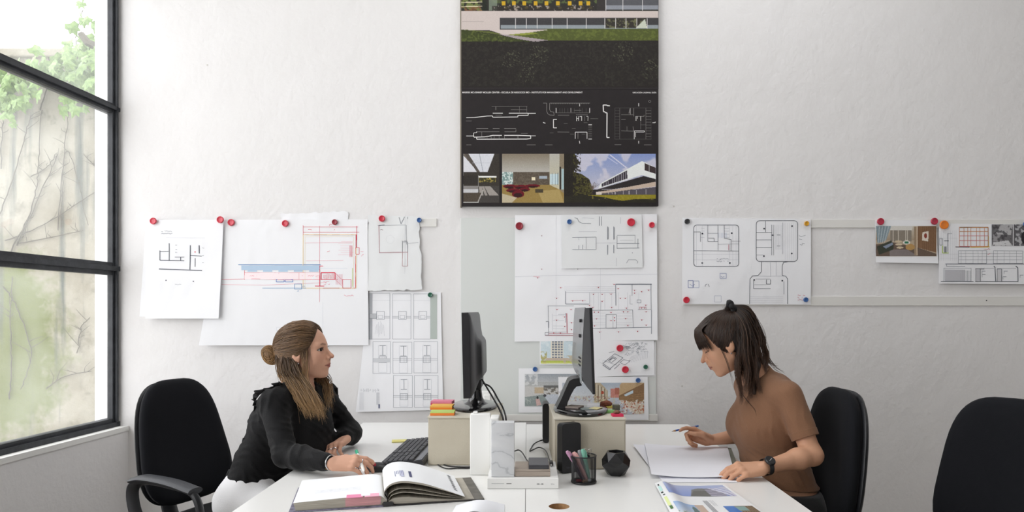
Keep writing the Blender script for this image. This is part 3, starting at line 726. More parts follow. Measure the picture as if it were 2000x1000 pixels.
    L([(1430,340),(1430,465)], .8, G); L([(1360,420),(1380,340),(1380,440)], 1.2, G); L([(1245,440),(1425,440)], .6, G); L([(1460,465),(1585,465),(1585,445)], .8, G); L([(1465,465),(1465,530)], 1, W); L([(1485,465),(1485,500)], .8, W); L([(1535,465),(1535,530)], 1, W); L([(1535,530),(1535,660)], .5, G)
    L([(1245,680),(1425,685),(1420,615)], .8, G); L([(1330,685),(1330,615)], .6, G); L([(1590,700),(1590,680),(1440,680),(1438,805)], 1.1, W); L([(1458,775),(1458,700),(1585,700)], .8, W); L([(1245,510),(1310,510)], .7, G); L([(1530,592),(1612,592)], .4, G)
    L([(1505,270),(1505,315)], 1.2, W); L([(1505,830),(1505,870)], 1.2, W); L([(1710,560),(1750,560),(1750,545)], 1.2, W); L([(1145,888),(1245,888)], .7, G); L([(1585,890),(1695,890)], .7, G); p.rbox(1265, 199.5, 1269, 203.5, 2, .7, G)
    p.build('line_drawings', root)
    def text(body, x, y, width, name):
        cu = bpy.data.curves.new(name, 'FONT'); cu.body = body; cu.size = .02; cu.offset = .00035
        o = bpy.data.objects.new(name, cu); COL.objects.link(o); bpy.context.view_layer.update()
        dg = bpy.context.evaluated_depsgraph_get(); me = bpy.data.meshes.new_from_object(o.evaluated_get(dg)); bpy.data.objects.remove(o)
        co = np.zeros(len(me.vertices)*3); me.vertices.foreach_get('co', co); co = co.reshape(-1, 3)
        k = (wx(x+width)-wx(x))/(co[:, 0].max()-co[:, 0].min())
        co2 = np.stack([wx(x)+(co[:, 0]-co[:, 0].min())*k, np.full(len(co), YW-D-.0009), wz(y)+co[:, 1]*k*1.05], 1); me.vertices.foreach_set('co', co2.ravel()); me.update()
        me.materials.clear(); kid(link(name, me, mat('poster_white_ink', '#e9e7e5', .5)), root)
    text('MAERSK MC-KINNEY MOLLER CENTER - ESCUELA DE NEGOCIOS IMD - INSTITUTE FOR MANAGEMENT AND DEVELOPMENT', 904, 185.6, 233, 'title_lettering')
    text('UBICACIÓN: LAUSANA, SUIZA', 1234, 185.6, 46, 'place_lettering')
poster()

# --- left group of drawings
INK, RED, LRED, BLUE = '#4c4f5c', '#d8334a', '#e58f9d', '#4a7fb8'
q = sheet('tape_scrap', 'crumpled white paper strip showing above the coloured section drawing', 'paper', [(548, 418), (678, 413), (682, 440), (550, 440)], surf(.002, .006, 18, 4), ragged=3)
posC = surf(.009, .004, 30, 2, [(780, 430, 815, 560, .006)])
q = sheet('tracing_sketch', 'crumpled tracing paper sketch pinned with a red and a blue magnet', 'drawing', [(720, 421), (819, 424), (825, 566), (718, 568)], posC, M_TRACE, ragged=4, seed=3)
p = Print(posC); p.line([(741, 441), (742, 494), (786, 493)], .9, '#a2606c'); p.line([(739, 441), (794, 440), (795, 478)], .7, '#7b7f88'); p.line([(741, 441), (752, 440)], 1.4, '#5e6069'); p.box(787, 473, 797, 493, .8, '#6b6e77'); p.box(787, 493, 797, 520, .8, '#b07880'); p.line([(798, 476), (818, 474)], .5, '#999ca5')
p.line([(780, 425), (784, 438), (791, 424)], 1, '#8a8d95'); p.line([(797, 424), (797, 428)], .8, '#8a8d95'); p.line([(792, 420), (792, 535)], .35, '#c2c4c9'); p.scrib(744, 449, 8, 2, '#8a5a63'); p.scrib(786, 471, 10, 2, '#6b6e77'); p.rbox(755, 460, 771, 476, 8, .3, '#d3d5d9'); p.build('drawing', q)
posD = surf(.004, .003, 60, 6, [(780, 600, 700, 800, .006)])
q = sheet('detail_sheet', 'printed sheet of column and beam details hanging lowest at left', 'drawing', [(722, 568), (861, 571), (866, 800), (696, 804)], posD)
p = Print(posD); g1, g2 = '#a2a6ae', '#c0c3ca'
p.rect(721, 573, 728, 663, '#b3b6bb'); p.rect(841, 575, 854, 662, '#b9c2bd')
for (x0, y0, x1, y1) in ((722, 573, 762, 662), (767, 574, 803, 662), (808, 574, 841, 662), (729, 667, 763, 729), (768, 668, 805, 729), (809, 667, 855, 728), (769, 733, 806, 795), (810, 733, 856, 795)):
    p.box(x0, y0, x1, y1, .6, g1)
    cx = (x0+x1)/2+2
    if y0 < 600:
        p.line([(x0, 587), (x1, 587)], .3, g2); p.box(cx-8, 608, cx+7, 624, .7, g1); p.box(cx-5, 616, cx+4, 622, .5, g1); p.line([(x0, 618), (cx-8, 618)], .7, g1); p.line([(cx+7, 618), (x1, 618)], .7, g1); p.line([(x0, 621), (cx-8, 621)], .7, g1); p.line([(cx+7, 621), (x1, 621)], .7, g1)
    else:
        b = 700 if y0 < 700 else 772
        p.line([(cx-6, y0+8), (cx+6, y0+8)], 1, g1); p.line([(cx, y0+8), (cx, y0+27)], 1.1, g1); p.line([(cx-6, y0+27), (cx+6, y0+27)], .9, g1); p.box(cx-8, y0+7, cx+8, y0+60, .35, g2); p.line([(x0, b), (x1, b)], .5, g1); p.line([(x0, b+3), (x1, b+3)], .5, g1); p.box(cx-7, b-4, cx+7, b+8, .6, g1); p.hatch(cx-7, b-3, cx+7, b+8, 5, .3, g1)
p.rect(722, 613, 736, 622, '#c3c5c9'); p.box(722, 613, 736, 622, .8, '#7d818b'); p.rect(729, 700, 763, 707, '#d2d4d8'); p.hatch(733, 632, 751, 655, 9, .35, g2, True, 6)
p.hatch(705, 760, 742, 764, 16, .45, g1, True, 2); p.hatch(703, 766, 712, 800, 5, .3, g2); p.hatch(736, 766, 742, 790, 4, .4, g1); p.rect(740, 789, 743, 797, '#6f748c'); p.build('drawing', q)
posB = surf(.012, .004, 120, 8, [(560, 560, 470, 680, .01)])
q = sheet('section_sketch', 'wide white sketch sheet with a blue roof section and red dimensions', 'drawing', [(432, 430), (719, 429), (721, 674), (394, 674)], posB)
p = Print(posB)
p.rect(474, 519, 626, 528, '#b7cde3'); p.line([(468, 517.5), (628, 517.5)], 1.4, '#5b8cc0')
for i in range(5):
    x = 486+i*30; p.rect(x, 526, x+18, 531, '#b7cee4')
p.line([(480, 524), (480, 547)], .7, RED)
p.rect(480, 533, 626, 546, '#faecef'); p.line([(436, 546), (500, 545), (560, 547), (662, 546)], .9, LRED); p.line([(436, 556), (520, 557), (640, 552)], .7, '#ecb5bd'); p.line([(480, 533), (627, 533)], .6, LRED); p.scrib(490, 539, 40, 3, LRED); p.scrib(592, 539, 34, 3, LRED); p.line([(547, 533), (547, 546)], .6, LRED); p.line([(586, 533), (586, 546)], .6, LRED)
p.box(542, 546, 557, 551, 1, '#3d6fc0'); p.box(559, 546, 574, 551, 1, '#3d6fc0'); p.line([(515, 563), (600, 563)], .8, '#6f9cc5'); p.box(577, 555, 591, 565, .8, '#5f8fc0'); p.scrib(582, 569, 9, 3, '#6f9cc5'); p.scrib(592, 560, 8, 2, '#6f9cc5')
p.box(594, 459, 697, 563, 1.6, '#f0ddbb'); p.box(598, 463, 692, 563, .6, '#efe4cd'); p.line([(594, 444), (701, 444)], .7, RED); p.line([(594, 454), (703, 454)], .7, RED); p.line([(594, 441), (594, 460)], .7, RED); p.line([(698, 442), (698, 470)], .8, RED); p.line([(626, 442), (626, 590)], .6, LRED); p.scrib(644, 440, 10, 3, RED); p.scrib(604, 449, 8, 2, RED); p.scrib(654, 450, 9, 3, RED)
p.line([(598, 459.5), (692, 459.5)], .8, '#caa98a'); p.line([(597, 475), (690, 474)], .4, LRED); p.hatch(664, 470, 690, 500, 7, .4, '#efb9c1', False, 4); p.line([(697, 459), (697, 484)], 1.8, '#c23a4c'); p.line([(696, 500), (696, 563)], 1.1, RED); p.box(696, 484, 703, 497, .8, RED); p.hatch(684, 480, 690, 502, 3, .7, RED); p.scrib(706, 490, 9, 6, LRED, 2); p.scrib(640, 492, 8, 3, RED); p.line([(600, 510), (672, 509)], .5, LRED); p.line([(597, 525), (680, 524)], .4, '#c5d4e3')
p.box(629, 533, 656, 546, 1.6, RED); p.hatch(633, 536, 654, 545, 8, .6, RED, True, 1.5); p.line([(619, 520), (633, 520)], 1.2, RED); p.line([(626.5, 520), (626.5, 559)], 1.2, RED); p.line([(617, 559), (635, 559)], 1.3, RED); p.line([(656, 546), (671, 560)], .5, LRED); p.line([(656, 533), (671, 548)], .5, LRED); p.hatch(657, 536, 671, 556, 7, .4, LRED); p.box(671, 546, 687, 563, .8, RED); p.line([(632, 563), (697, 563)], .8, '#b9626e'); p.scrib(634, 551, 14, 3, LRED, 2); p.scrib(674, 577, 20, 4, LRED)
p.line([(690, 524), (690, 560)], 1.1, '#c9d98a'); p.line([(632, 590), (632, 640)], .3, '#d5dbe3'); p.box(543, 639, 552, 648, .4, '#cfd5de'); p.build('drawing', q)
q = sheet('plan_sketch', 'curling white sheet showing behind the small plan sketch by the window', 'paper', [(288, 440), (432, 434), (436, 622), (279, 618)], surf(.016, .003, 50, 12, [(380, 520, 290, 625, .012)]))
posA = surf(.024, .004, 70, 14, [(330, 520, 410, 628, .012)])
q = sheet('plan_sketch', 'white sheet with a small black plan sketch, nearest the window', 'drawing', [(291, 431), (441, 430), (434, 622), (290, 622)], posA)
p = Print(posA); p.line([(318, 490), (318, 509), (365, 510)], 1.3, INK); p.line([(318, 492), (335, 492)], 1, INK); p.line([(336, 476), (336, 509)], 1.2, INK); p.line([(316, 526), (400, 529)], 1.5, INK); p.line([(377, 480), (376, 527)], 1.5, INK); p.line([(377, 500), (399, 501)], 1, INK); p.line([(394, 480), (394, 496)], 1.6, INK); p.line([(386, 505), (386, 522)], 1.2, INK); p.line([(347, 503), (365, 503)], 1, INK); p.line([(358, 503), (358, 510)], 1.2, INK)
p.scrib(320, 453, 24, 3, '#80838d', 2); p.line([(330, 465), (405, 466)], .3, '#b9bcc4'); p.dot(386, 493, 1.2, RED); p.dot(330, 548, 1.2, INK); p.dot(383, 550, 1.2, INK); p.scrib(348, 556, 14, 2, '#b3b6be')
for x, y in ((350, 480), (350, 488), (350, 494), (402, 486), (402, 500), (402, 514)): p.scrib(x-2, y, 5, 2, '#8a8d97')
p.build('drawing', q)

# --- drawings on the glass board
posE = surf(.010, .005, 55, 16, [(1240, 600, 1285, 670, .008)])
q = sheet('plan_print', 'large creased floor plan print with red dots on the glass board', 'drawing', [(1006, 421), (1282, 419), (1283, 664), (1005, 667)], posE)
p = Print(posE); K = lambda x, y: (1000+x*.145, 530+y*.145)
def LE(pts, w, c): p.line([K(*a) for a in pts], w, c)
D1, D2 = '#7a7e88', '#b3b6bf'
LE([(720,270),(720,440),(1035,440)], 1.2, D1); LE([(720,285),(1390,285)], .6, D2); LE([(1040,285),(1040,440)], .4, D2); LE([(480,465),(830,465)], .7, D1); LE([(485,465),(490,860)], .7, D1); LE([(450,860),(840,862)], 1.3, '#a0626c'); LE([(490,835),(840,838)], .8, '#c07a84'); LE([(735,565),(740,830)], 1.6, '#bf7580'); LE([(720,560),(720,690)], .7, D1); LE([(620,580),(720,580)], .5, D2); LE([(445,820),(490,820),(490,860),(445,862),(445,820)], .8, D1); LE([(490,815),(730,815)], .5, D1); LE([(455,675),(492,675),(492,760)], 1.2, D1)
LE([(1390,175),(1875,175)], 1.6, D1); LE([(1392,175),(1395,460)], 1.1, D1); LE([(1865,180),(1868,520)], .9, D1); LE([(1612,180),(1612,330)], .7, D1); LE([(1585,320),(1585,440),(1620,440)], .5, D1); LE([(1075,525),(1620,520),(1625,760)], .7, D1); LE([(1070,768),(1865,750)], .8, D1); LE([(1872,520),(1870,840)], 1.3, '#9a9ea6'); LE([(1690,515),(1870,515)], .5, D1); LE([(1680,385),(1730,385),(1730,425),(1680,425),(1680,385)], .7, D1); LE([(1710,480),(1800,480),(1800,515),(1710,515),(1710,480)], .6, '#c07a84')
LE([(1262,580),(1400,580),(1400,765),(1262,765),(1262,580)], .7, D1); LE([(1355,590),(1355,765)], .5, D1); LE([(1195,400),(1190,520)], .4, D2); LE([(790,395),(990,390)], .6, '#c9909a'); LE([(540,570),(540,800)], .35, D2)
for y in (210, 240, 262): LE([(700,y),(1390,y-4)], .3, D2)
for x in (1045, 1095, 1160, 1245, 1340, 1430, 1550, 1700): LE([(x,285),(x,520)], .25, D2)
for y in (560, 600, 640, 690, 720): LE([(1400,y),(1615,y)], .25, D2); LE([(1080,y),(1260,y)], .25, D2)
for y in (590, 660, 735, 770): LE([(550,y),(700,y)], .3, D2)
for x, y in ((655,222),(600,365),(1160,218),(1370,178),(1425,235),(1092,310),(1210,310),(1330,308),(815,400),(950,398),(1210,405),(1040,462),(1085,488),(1338,488),(605,515),(792,515),(1105,550),(1160,550),(1135,640),(1330,555),(1495,545),(1555,545),(1525,637),(705,615),(600,658),(708,742),(798,692),(798,785),(560,830),(650,830),(1108,735),(1178,818),(1430,815),(1555,730),(1740,275),(1645,258),(1645,295),(1835,255),(1455,365),(1520,365),(1535,497),(1795,457),(1740,495),(1780,495),(1800,545),(1742,655),(1800,725),(1330,663),(1375,625),(1375,663),(345,90),(1685,808)):
    a, b = K(x, y); p.dot(a, b, 1.0, '#a8283c'); p.line([(a-4, b-1), (a+4, b-1)], .25, '#e0a4ae')
for x, y in ((1058, 461), (1058, 526), (1128, 526)): p.dot(x, y, .9, '#7a2a38')
p.line([(1006, 541), (1085, 538), (1283, 536)], .5, '#c7cad1'); p.line([(1086, 421), (1086, 664)], .35, '#cfd2d8'); p.line([(1172, 524), (1172, 664)], .35, '#d5d7dc'); p.line([(1041, 540), (1054, 541)], 1, '#eec6cd'); p.build('drawing', q)
posF = surf(.017, .003, 50, 18)
q = sheet('facade_sketch', 'smaller sheet with pencil plan fragments pinned over the large plan', 'drawing', [(1096, 421), (1252, 420), (1254, 523), (1097, 525)], posF, M_TRACE)
p = Print(posF); K = lambda x, y: (980+x*.28, 400+y*.28)
LE([(490,230),(655,228),(655,315),(490,315)], .7, D1); LE([(585,230),(585,312)], .6, D1); LE([(535,285),(535,312)], .8, D1); LE([(563,282),(563,312)], .8, D1); LE([(535,235),(535,250)], .6, D2); LE([(655,270),(800,268)], .35, D2)
for x in (735, 778): LE([(x,155),(x,245)], 1.2, D1); LE([(x,282),(x,350 if x < 750 else 340)], 1.2, D1); LE([(x+6,160),(x+6,243)], .6, D1)
LE([(800,215),(925,215),(925,272)], .6, D1); LE([(800,220),(800,308)], .7, D1); LE([(800,272),(955,272)], 1, D1); LE([(800,306),(955,304)], .8, D1); LE([(945,240),(945,304)], .8, D1); LE([(820,250),(915,250)], .4, D2)
LE([(505,95),(525,98),(535,120),(560,133),(620,135)], .8, D1); LE([(560,95),(640,98)], .4, D2); LE([(678,85),(678,150)], 1.1, D1); LE([(693,85),(693,150)], .9, D1); LE([(825,90),(825,135)], .5, D2); LE([(795,372),(795,430)], .5, D2); LE([(865,410),(880,385),(930,385),(945,400),(940,412)], .6, D1); LE([(535,190),(660,190)], .4, D2); p.dot(1234, 494.5, .8, D1); p.dot(980+528*.28, 526, .8, D1); p.build('drawing', q)
# postcard, sketch and two pictures below
posG = surf(.010, .002, 30, 20)
q = sheet('tower_postcard', 'small colour picture of a pale tower block beside the right monitor', 'picture', (1054, 664, 1138, 712), posG)
im = Img(1056, 664, 1136, 710, 1.3, '#cfdfe6'); im.speck(im.Y < 700, '#e2ecef', .5, 12, 3, .7); im.rect(1076, 664, 1100, 704, '#e7e2d4')
for j in range(7):
    for i in range(4): im.rect(1078+i*5.6, 666+j*5, 1082+i*5.6, 669.2+j*5, '#7f8794')
im.rect(1056, 704, 1136, 708, '#bcc95f'); im.speck((im.X < 1068) & (im.Y > 686), '#b5ad6e', .5, 5, 4, .9); im.speck((im.X > 1100) & (im.Y > 694), '#c2b7a0', .45, 5, 5, .9); im.rect(1066, 699, 1110, 704, '#c9b9a9'); im.rect(1056, 708, 1136, 710, '#e6e890'); im.noise(.05); im.build('picture', q, posG)
q = sheet('backing_sheet', 'grey-white sheet showing behind the aerial ink sketch', 'paper', (1162, 668, 1280, 735), surf(.009, .002, 30, 21))
posH = surf(.012, .004, 40, 22)
q = sheet('aerial_sketch', 'sheet with an ink aerial sketch of a courtyard building, two red magnets on it', 'drawing', [(1150, 665), (1276, 665), (1277, 732), (1150, 736)], posH)
p = Print(posH); K = lambda x, y: (1010+x*.18, 650+y*.18)
LE([(925,330),(1055,225),(1145,270),(1005,385),(925,330)], .9, D1); LE([(925,345),(1000,398),(1010,385)], 1.2, D1); LE([(985,300),(1035,255),(1075,275),(1020,320),(985,300)], .8, D1); LE([(1000,298),(1035,268),(1058,280)], 1.2, D1); LE([(955,305),(1075,350)], .5, D1); LE([(1050,390),(1110,335)], 1.1, D1); LE([(1110,320),(1150,290),(1225,300),(1165,345),(1110,320)], .7, D1); LE([(1140,140),(1220,150),(1225,165),(1130,160)], .8, D1); LE([(990,215),(1050,200)], .6, D1)
r = random.Random(9)
for k in range(60):
    x, y = r.uniform(1180, 1400), r.uniform(100, 240); LE([(x+r.uniform(-22,22), y+r.uniform(-14,14)) for _ in range(4)], .35, '#a9adb5')
for k in range(16):
    x, y = r.uniform(870, 960), r.uniform(290, 340); LE([(x, y), (x+r.uniform(-14,14), y+r.uniform(-8,8))], .35, '#a9adb5')
for k in range(12): LE([(1190+k*20, 330-k*5), (1240+k*15, 250-k*5)], .3, '#b9bcc4')
p.build('drawing', q)
posI = surf(.011, .002, 50, 24)
q = sheet('interior_picture', 'colour picture of a grey interior with people, left of the right monitor stand', 'picture', (1013, 719, 1152, 805), posI)
im = Img(1025, 730, 1150, 793, 1.3, '#c9c8c6'); im.grad([(1025, 730), (1150, 730), (1150, 752), (1025, 752)], '#9da3aa', '#c6c8ca'); im.rect(1025, 745, 1090, 754, '#a8aaa9', .6); im.rect(1044, 756, 1062, 768, '#c2b096'); im.rect(1062, 752, 1100, 757, '#6d6d6c'); im.speck((im.Y > 757) & (im.X > 1062), '#6f6a62', .55, 4, 3, .9); im.speck((im.Y < 752) & (im.X < 1050), '#e3e4e4', .5, 7, 4, .7)
im.poly([(1025, 775), (1060, 770), (1150, 785), (1150, 793), (1025, 793)], '#8f9a98'); im.poly([(1060, 770), (1150, 768), (1150, 790), (1075, 790)], '#c3c9d2'); im.speck((im.Y > 776) & (im.X < 1045), '#b5bdb9', .6, 3, 6, .8); im.ell(1050, 776, 2, 3, '#3d3a3c'); im.poly([(1046, 779), (1053, 778), (1057, 790), (1048, 792)], '#cfb0ac'); im.ell(1064, 772, 3, 3, '#4a4a50')
im.rect(1090, 735, 1110, 785, '#d9dadd', .7)
for k in range(9): im.line([(1092+k*6, 735), (1090+k*6.5, 770)], .8, '#8d8474', .6)
im.noise(.08); im.build('picture', q, posI)
posJ = surf(.013, .002, 50, 26)
q = sheet('street_picture', 'colour picture of a busy covered street, right of the right monitor stand', 'picture', [(1090, 736), (1264, 735), (1266, 819), (1092, 819)], posJ)
im = Img(1098, 747, 1257, 808, 1.3, '#c3cad3'); im.grad([(1098, 747), (1257, 747), (1257, 772), (1098, 772)], '#aab6c4', '#d4d8dc'); im.poly([(1160, 747), (1172, 747), (1186, 762), (1186, 784), (1160, 786)], '#b7a98f')
for k in range(8): im.line([(1162+k*3, 748+k*1.8), (1162+k*3, 784)], 1.2, '#e7e2d5' if k % 2 else '#7d7264')
im.rect(1192, 758, 1208, 776, '#c98a7e'); im.rect(1200, 757, 1209, 770, '#b0705f'); im.poly([(1208, 772), (1258, 747), (1214, 747), (1210, 750)], '#c2a681'); im.poly([(1208, 772), (1258, 747), (1258, 786), (1208, 780)], '#8c6e50'); im.poly([(1218, 770), (1236, 761), (1236, 767), (1220, 774)], '#c5d5df')
for k in range(5): im.line([(1210, 775+k*1.5), (1257, 768+k*4.5)], .9, '#a9865f')
im.poly([(1186, 784), (1208, 780), (1240, 808), (1150, 808)], '#c0c6d0'); im.poly([(1208, 780), (1257, 788), (1257, 808), (1240, 808)], '#d6cbb9'); im.speck((im.X > 1212) & (im.Y > 782), '#b3664a', .58, 3, 6, .9); im.speck((im.X > 1205) & (im.Y > 780), '#f0ede6', .6, 3, 7, .9); im.speck((im.X < 1190) & (im.Y > 772), '#8d5d55', .6, 3, 8, .9); im.speck((im.X < 1200) & (im.Y > 772), '#d9cfa0', .62, 3, 9, .9); im.ell(1176, 766, 3, 3, '#b0503c'); im.rect(1098, 747, 1160, 808, '#cdd2d8', .5); im.noise(.08); im.build('picture', q, posJ)

# --- right group
posK = surf(.008, .004, 70, 28)
q = sheet('tower_plan', 'wide sheet with two rounded tower floor plans above the woman in brown', 'drawing', [(1332, 426), (1582, 428), (1582, 595), (1331, 594)], posK)
p = Print(posK); K = lambda x, y: (1300+x*.22, 400+y*.22); D3 = '#565a63'
p.rbox(1354, 440, 1441.5, 520.5, 6, 1.1, D3); p.rbox(1475.5, 431.5, 1556, 511, 7, 1.1, D3)
LE([(843,508),(843,595),(815,628),(765,632),(742,660),(740,880)], 1, D3); LE([(1085,505),(1040,512),(1028,540),(1028,628),(1060,635),(1076,660),(1076,880)], 1, D3); LE([(770,634),(1050,634)], .5, D2)
LE([(248,243),(305,243),(305,330)], .8, D3); LE([(370,185),(370,328),(460,328),(460,185)], .8, D3); LE([(370,255),(460,255)], .6, D1); LE([(375,298),(425,298),(425,328)], .9, D3); LE([(460,328),(460,405)], .7, D3); LE([(515,185),(515,300),(575,310),(575,410)], .9, D3); LE([(248,410),(330,410),(640,412)], .8, D3); LE([(460,352),(640,350)], .5, D1); LE([(580,325),(660,325)], .5, D1)
for y in (210, 235, 262, 290): LE([(515,y),(558,y)], .5, D2); LE([(310,y),(340,y)], .4, D2)
for x in (270, 320, 560, 590, 620): LE([(x,190),(x,545)], .25, D2)
for y in (440, 490): LE([(250,y),(640,y)], .25, D2)
for x, y in ((322,258),(582,254),(320,518),(564,518),(868,214),(1114,192),(1112,434),(866,457),(1029,675),(780,668)): a, b = K(x, y); p.dot(a, b, 1.7, '#3c4048')
p.scrib(1398, 506, 26, 3, '#8b90a0', 2); p.hatch(1401, 455, 1419, 465, 7, .3, '#8fa1c4'); p.line([(1422, 478), (1422, 489)], .9, '#b54a5a')
for y in (247, 313, 380): LE([(798,y),(935,y)], .8, D3)
LE([(880,148),(880,247)], .8, D3); LE([(935,180),(935,450)], .8, D3); LE([(952,180),(952,450)], .6, D3); LE([(1030,160),(1030,440)], .5, D1); LE([(1042,160),(1042,440)], .4, D2); LE([(800,447),(860,447)], .6, D1); LE([(980,270),(1012,270)], .9, D1); LE([(980,368),(1012,368)], .9, D1); LE([(935,272),(950,272)], 2.2, D3)
p.hatch(1512, 440, 1526, 488, 5, .25, D2, True); p.hatch(1530, 436, 1554, 508, 6, .2, D2); LE([(920,500),(925,590),(925,640)], .5, D2); LE([(975,500),(975,630)], .5, D2)
LE([(775,660),(775,745),(925,745)], .8, D3); LE([(793,660),(925,660)], .6, D1); LE([(888,665),(888,705),(925,705),(925,665)], 1, D3); LE([(780,710),(885,710)], .5, D1); LE([(1044,680),(1044,795)], .8, D1); p.hatch(1464, 578, 1528, 592, 4, .3, D2, False)
p.box(1343, 548, 1352.5, 562, .9, '#7480b0'); p.box(1353, 549, 1364, 562, .6, '#7480b0'); p.scrib(1345, 555, 18, 8, '#7480b0'); p.box(1405, 534, 1417, 544, .7, '#7480b0'); p.scrib(1407, 540, 8, 5, '#7480b0'); p.line([(1376, 560), (1377, 556), (1380, 555)], .8, D1); p.line([(1382, 555), (1384, 560)], .8, D1); p.box(1394, 578, 1407, 590, .5, '#9aa1b8')
p.scrib(1560, 462, 14, 5, '#7d818b', 3); p.scrib(1556, 577, 18, 3, '#cf6a78', 3); p.build('drawing', q)
posL = surf(.010, .002, 60, 30, [(1768, 480, 1768, 516, .006)])
q = sheet('lobby_picture', 'colour picture of a timber lined lobby pinned by two red magnets', 'picture', [(1707, 430), (1826, 431), (1829, 515), (1708, 513)], posL)
im = Img(1708, 442, 1826, 501, 1.4, '#b7a690'); im.grad([(1708, 442), (1826, 442), (1826, 470), (1708, 470)], '#cfc7ba', '#a5937d')
im.poly([(1708, 442), (1738, 442), (1728, 470), (1712, 476)], '#8fa0a8'); im.poly([(1738, 442), (1780, 442), (1778, 452), (1736, 450)], '#d9d6cf')
for k in range(8): im.line([(1712+k*3, 443), (1711+k*2, 474)], .8, '#c7d0d4' if k % 2 else '#78868c')
im.rect(1736, 450, 1778, 472, '#8d8478'); im.hatch = None
for x in (1742, 1752, 1766, 1770): im.line([(x, 450), (x, 474)], 1.4, '#d0c8ba')
im.poly([(1790, 442), (1826, 442), (1826, 494), (1790, 484)], '#86664c')
for k in range(10): im.line([(1792+k*3.6, 443), (1792+k*3.6, 490)], .7, '#6b4f3a')
im.poly([(1708, 478), (1742, 474), (1790, 484), (1826, 496), (1826, 501), (1708, 501)], '#6a5a4f'); im.poly([(1735, 488), (1770, 488), (1790, 501), (1735, 501)], '#837a78'); im.poly([(1710, 482), (1738, 470), (1743, 478), (1742, 488), (1714, 498)], '#3f4238'); im.poly([(1722, 482), (1740, 474), (1742, 478), (1728, 486)], '#8b96a8')
im.rect(1783, 443, 1789, 499, '#9c8770'); im.rect(1787, 443, 1789, 499, '#c9b59c'); im.poly([(1799, 454), (1811, 452), (1810, 472), (1798, 470)], '#e0d6c8'); im.ell(1805, 461, 3, 5, '#8a3f33')
for x, y in ((1752, 472), (1753, 478), (1755, 484)): im.ell(x, y, 7, 2, '#d3c2a5')
im.ell(1768, 474, 7, 4, '#e7e4dc'); im.rect(1764, 472, 1772, 476, '#3d7a5b'); im.ell(1775, 483, 9, 6, '#b9935c'); im.noise(.05); im.build('picture', q, posL)
posM = surf(.012, .003, 60, 32)
q = sheet('kitchen_drawing', 'sheet of elevations with coloured grid and grey photographs at the right edge', 'drawing', [(1831, 437), (2075, 440), (2075, 556), (1830, 554)], posM)
p = Print(posM); K = lambda x, y: (1680+x*.22, 400+y*.22); D3 = '#5e616a'
for y in (205, 240, 278, 320, 372): LE([(865,y),(1120,y)], 1.0, '#c98a4a' if y < 260 else '#cf7a80')
for x in (865, 905, 938, 965, 1015, 1045, 1085, 1118): LE([(x,200),(x,375)], .9, '#cf8f70')
LE([(865,203),(1118,203),(1118,372)], 1.4, '#8a6a40'); LE([(960,378),(1130,376)], 1.6, '#d6b23a'); LE([(830,376),(955,377)], 1.4, '#5c4a4a'); LE([(1120,280),(1120,372)], 1.6, '#c9d07a'); p.scrib(1918, 487, 14, 3, '#cf5a6a'); p.scrib(1926, 497, 9, 5, '#cf5a6a')
LE([(690,300),(712,300),(712,360),(690,360),(690,300)], .8, D3); LE([(730,322),(770,322)], 1.1, D3); LE([(763,255),(763,420)], .9, D3); p.rect(1840.5, 482, 1845, 494, '#8d9096'); LE([(715,365),(715,430),(770,430)], 1.6, '#b9cf6a'); LE([(765,260),(800,258)], .6, D1)
for x in range(690, 840, 16): LE([(x,230),(x,500)], .25, '#c3c6cc')
for y in (300, 440, 480): LE([(690,y),(850,y)], .25, '#c3c6cc')
LE([(740,527),(1445,527)], 1.1, D3); LE([(855,410),(1105,410),(1105,522),(855,522),(855,410)], .6, D1); LE([(1165,410),(1425,412),(1425,522),(1165,522),(1165,410)], .6, D1)
for y in (435, 460, 490): LE([(860,y),(1420,y)], .4, D1)
for x in (880, 920, 985, 1030, 1065, 1200, 1260, 1310, 1370): LE([(x,412),(x,522)], .3, D1)
p.rect(1842, 527, 1881, 549, '#c3c3c8'); p.box(1840, 524, 1893, 549.5, .6, D1); p.hatch(1842, 527, 1881, 549, 12, .3, '#a5a7af'); p.hatch(1882, 529, 1892, 549, 4, .5, D1); LE([(750,525),(750,548),(915,548)], .8, D1); LE([(700,682),(990,682)], 1.2, D3); LE([(1005,682),(1385,682)], 1.3, D3); LE([(1005,570),(1085,570)], 1.3, D3); LE([(1010,572),(1010,680)], .7, D3); LE([(1050,572),(1050,680)], 1, D3); LE([(1180,560),(1186,680)], 1.4, D3); LE([(1170,545),(1182,560)], 1.6, D3); LE([(1200,570),(1238,570),(1238,680)], 1.2, D3); LE([(1200,570),(1200,680)], .8, D3); LE([(1380,560),(1382,680)], 1.4, D3); LE([(1362,545),(1380,562)], 1.6, D3); LE([(1085,565),(1170,565)], .6, D1); LE([(1240,565),(1365,565)], .6, D1); p.rect(1902.5, 527, 1910.5, 549, '#c9c9cd'); p.rect(1944.5, 527, 1952, 549, '#d3d3d6')
for x, y in ((1065,590),(1065,620),(1260,590),(1250,640),(1400,625)): LE([(x,y),(x+30,y)], .8, D1); LE([(x,y),(x,y+24)], .5, D1)
p.build('drawing', q)
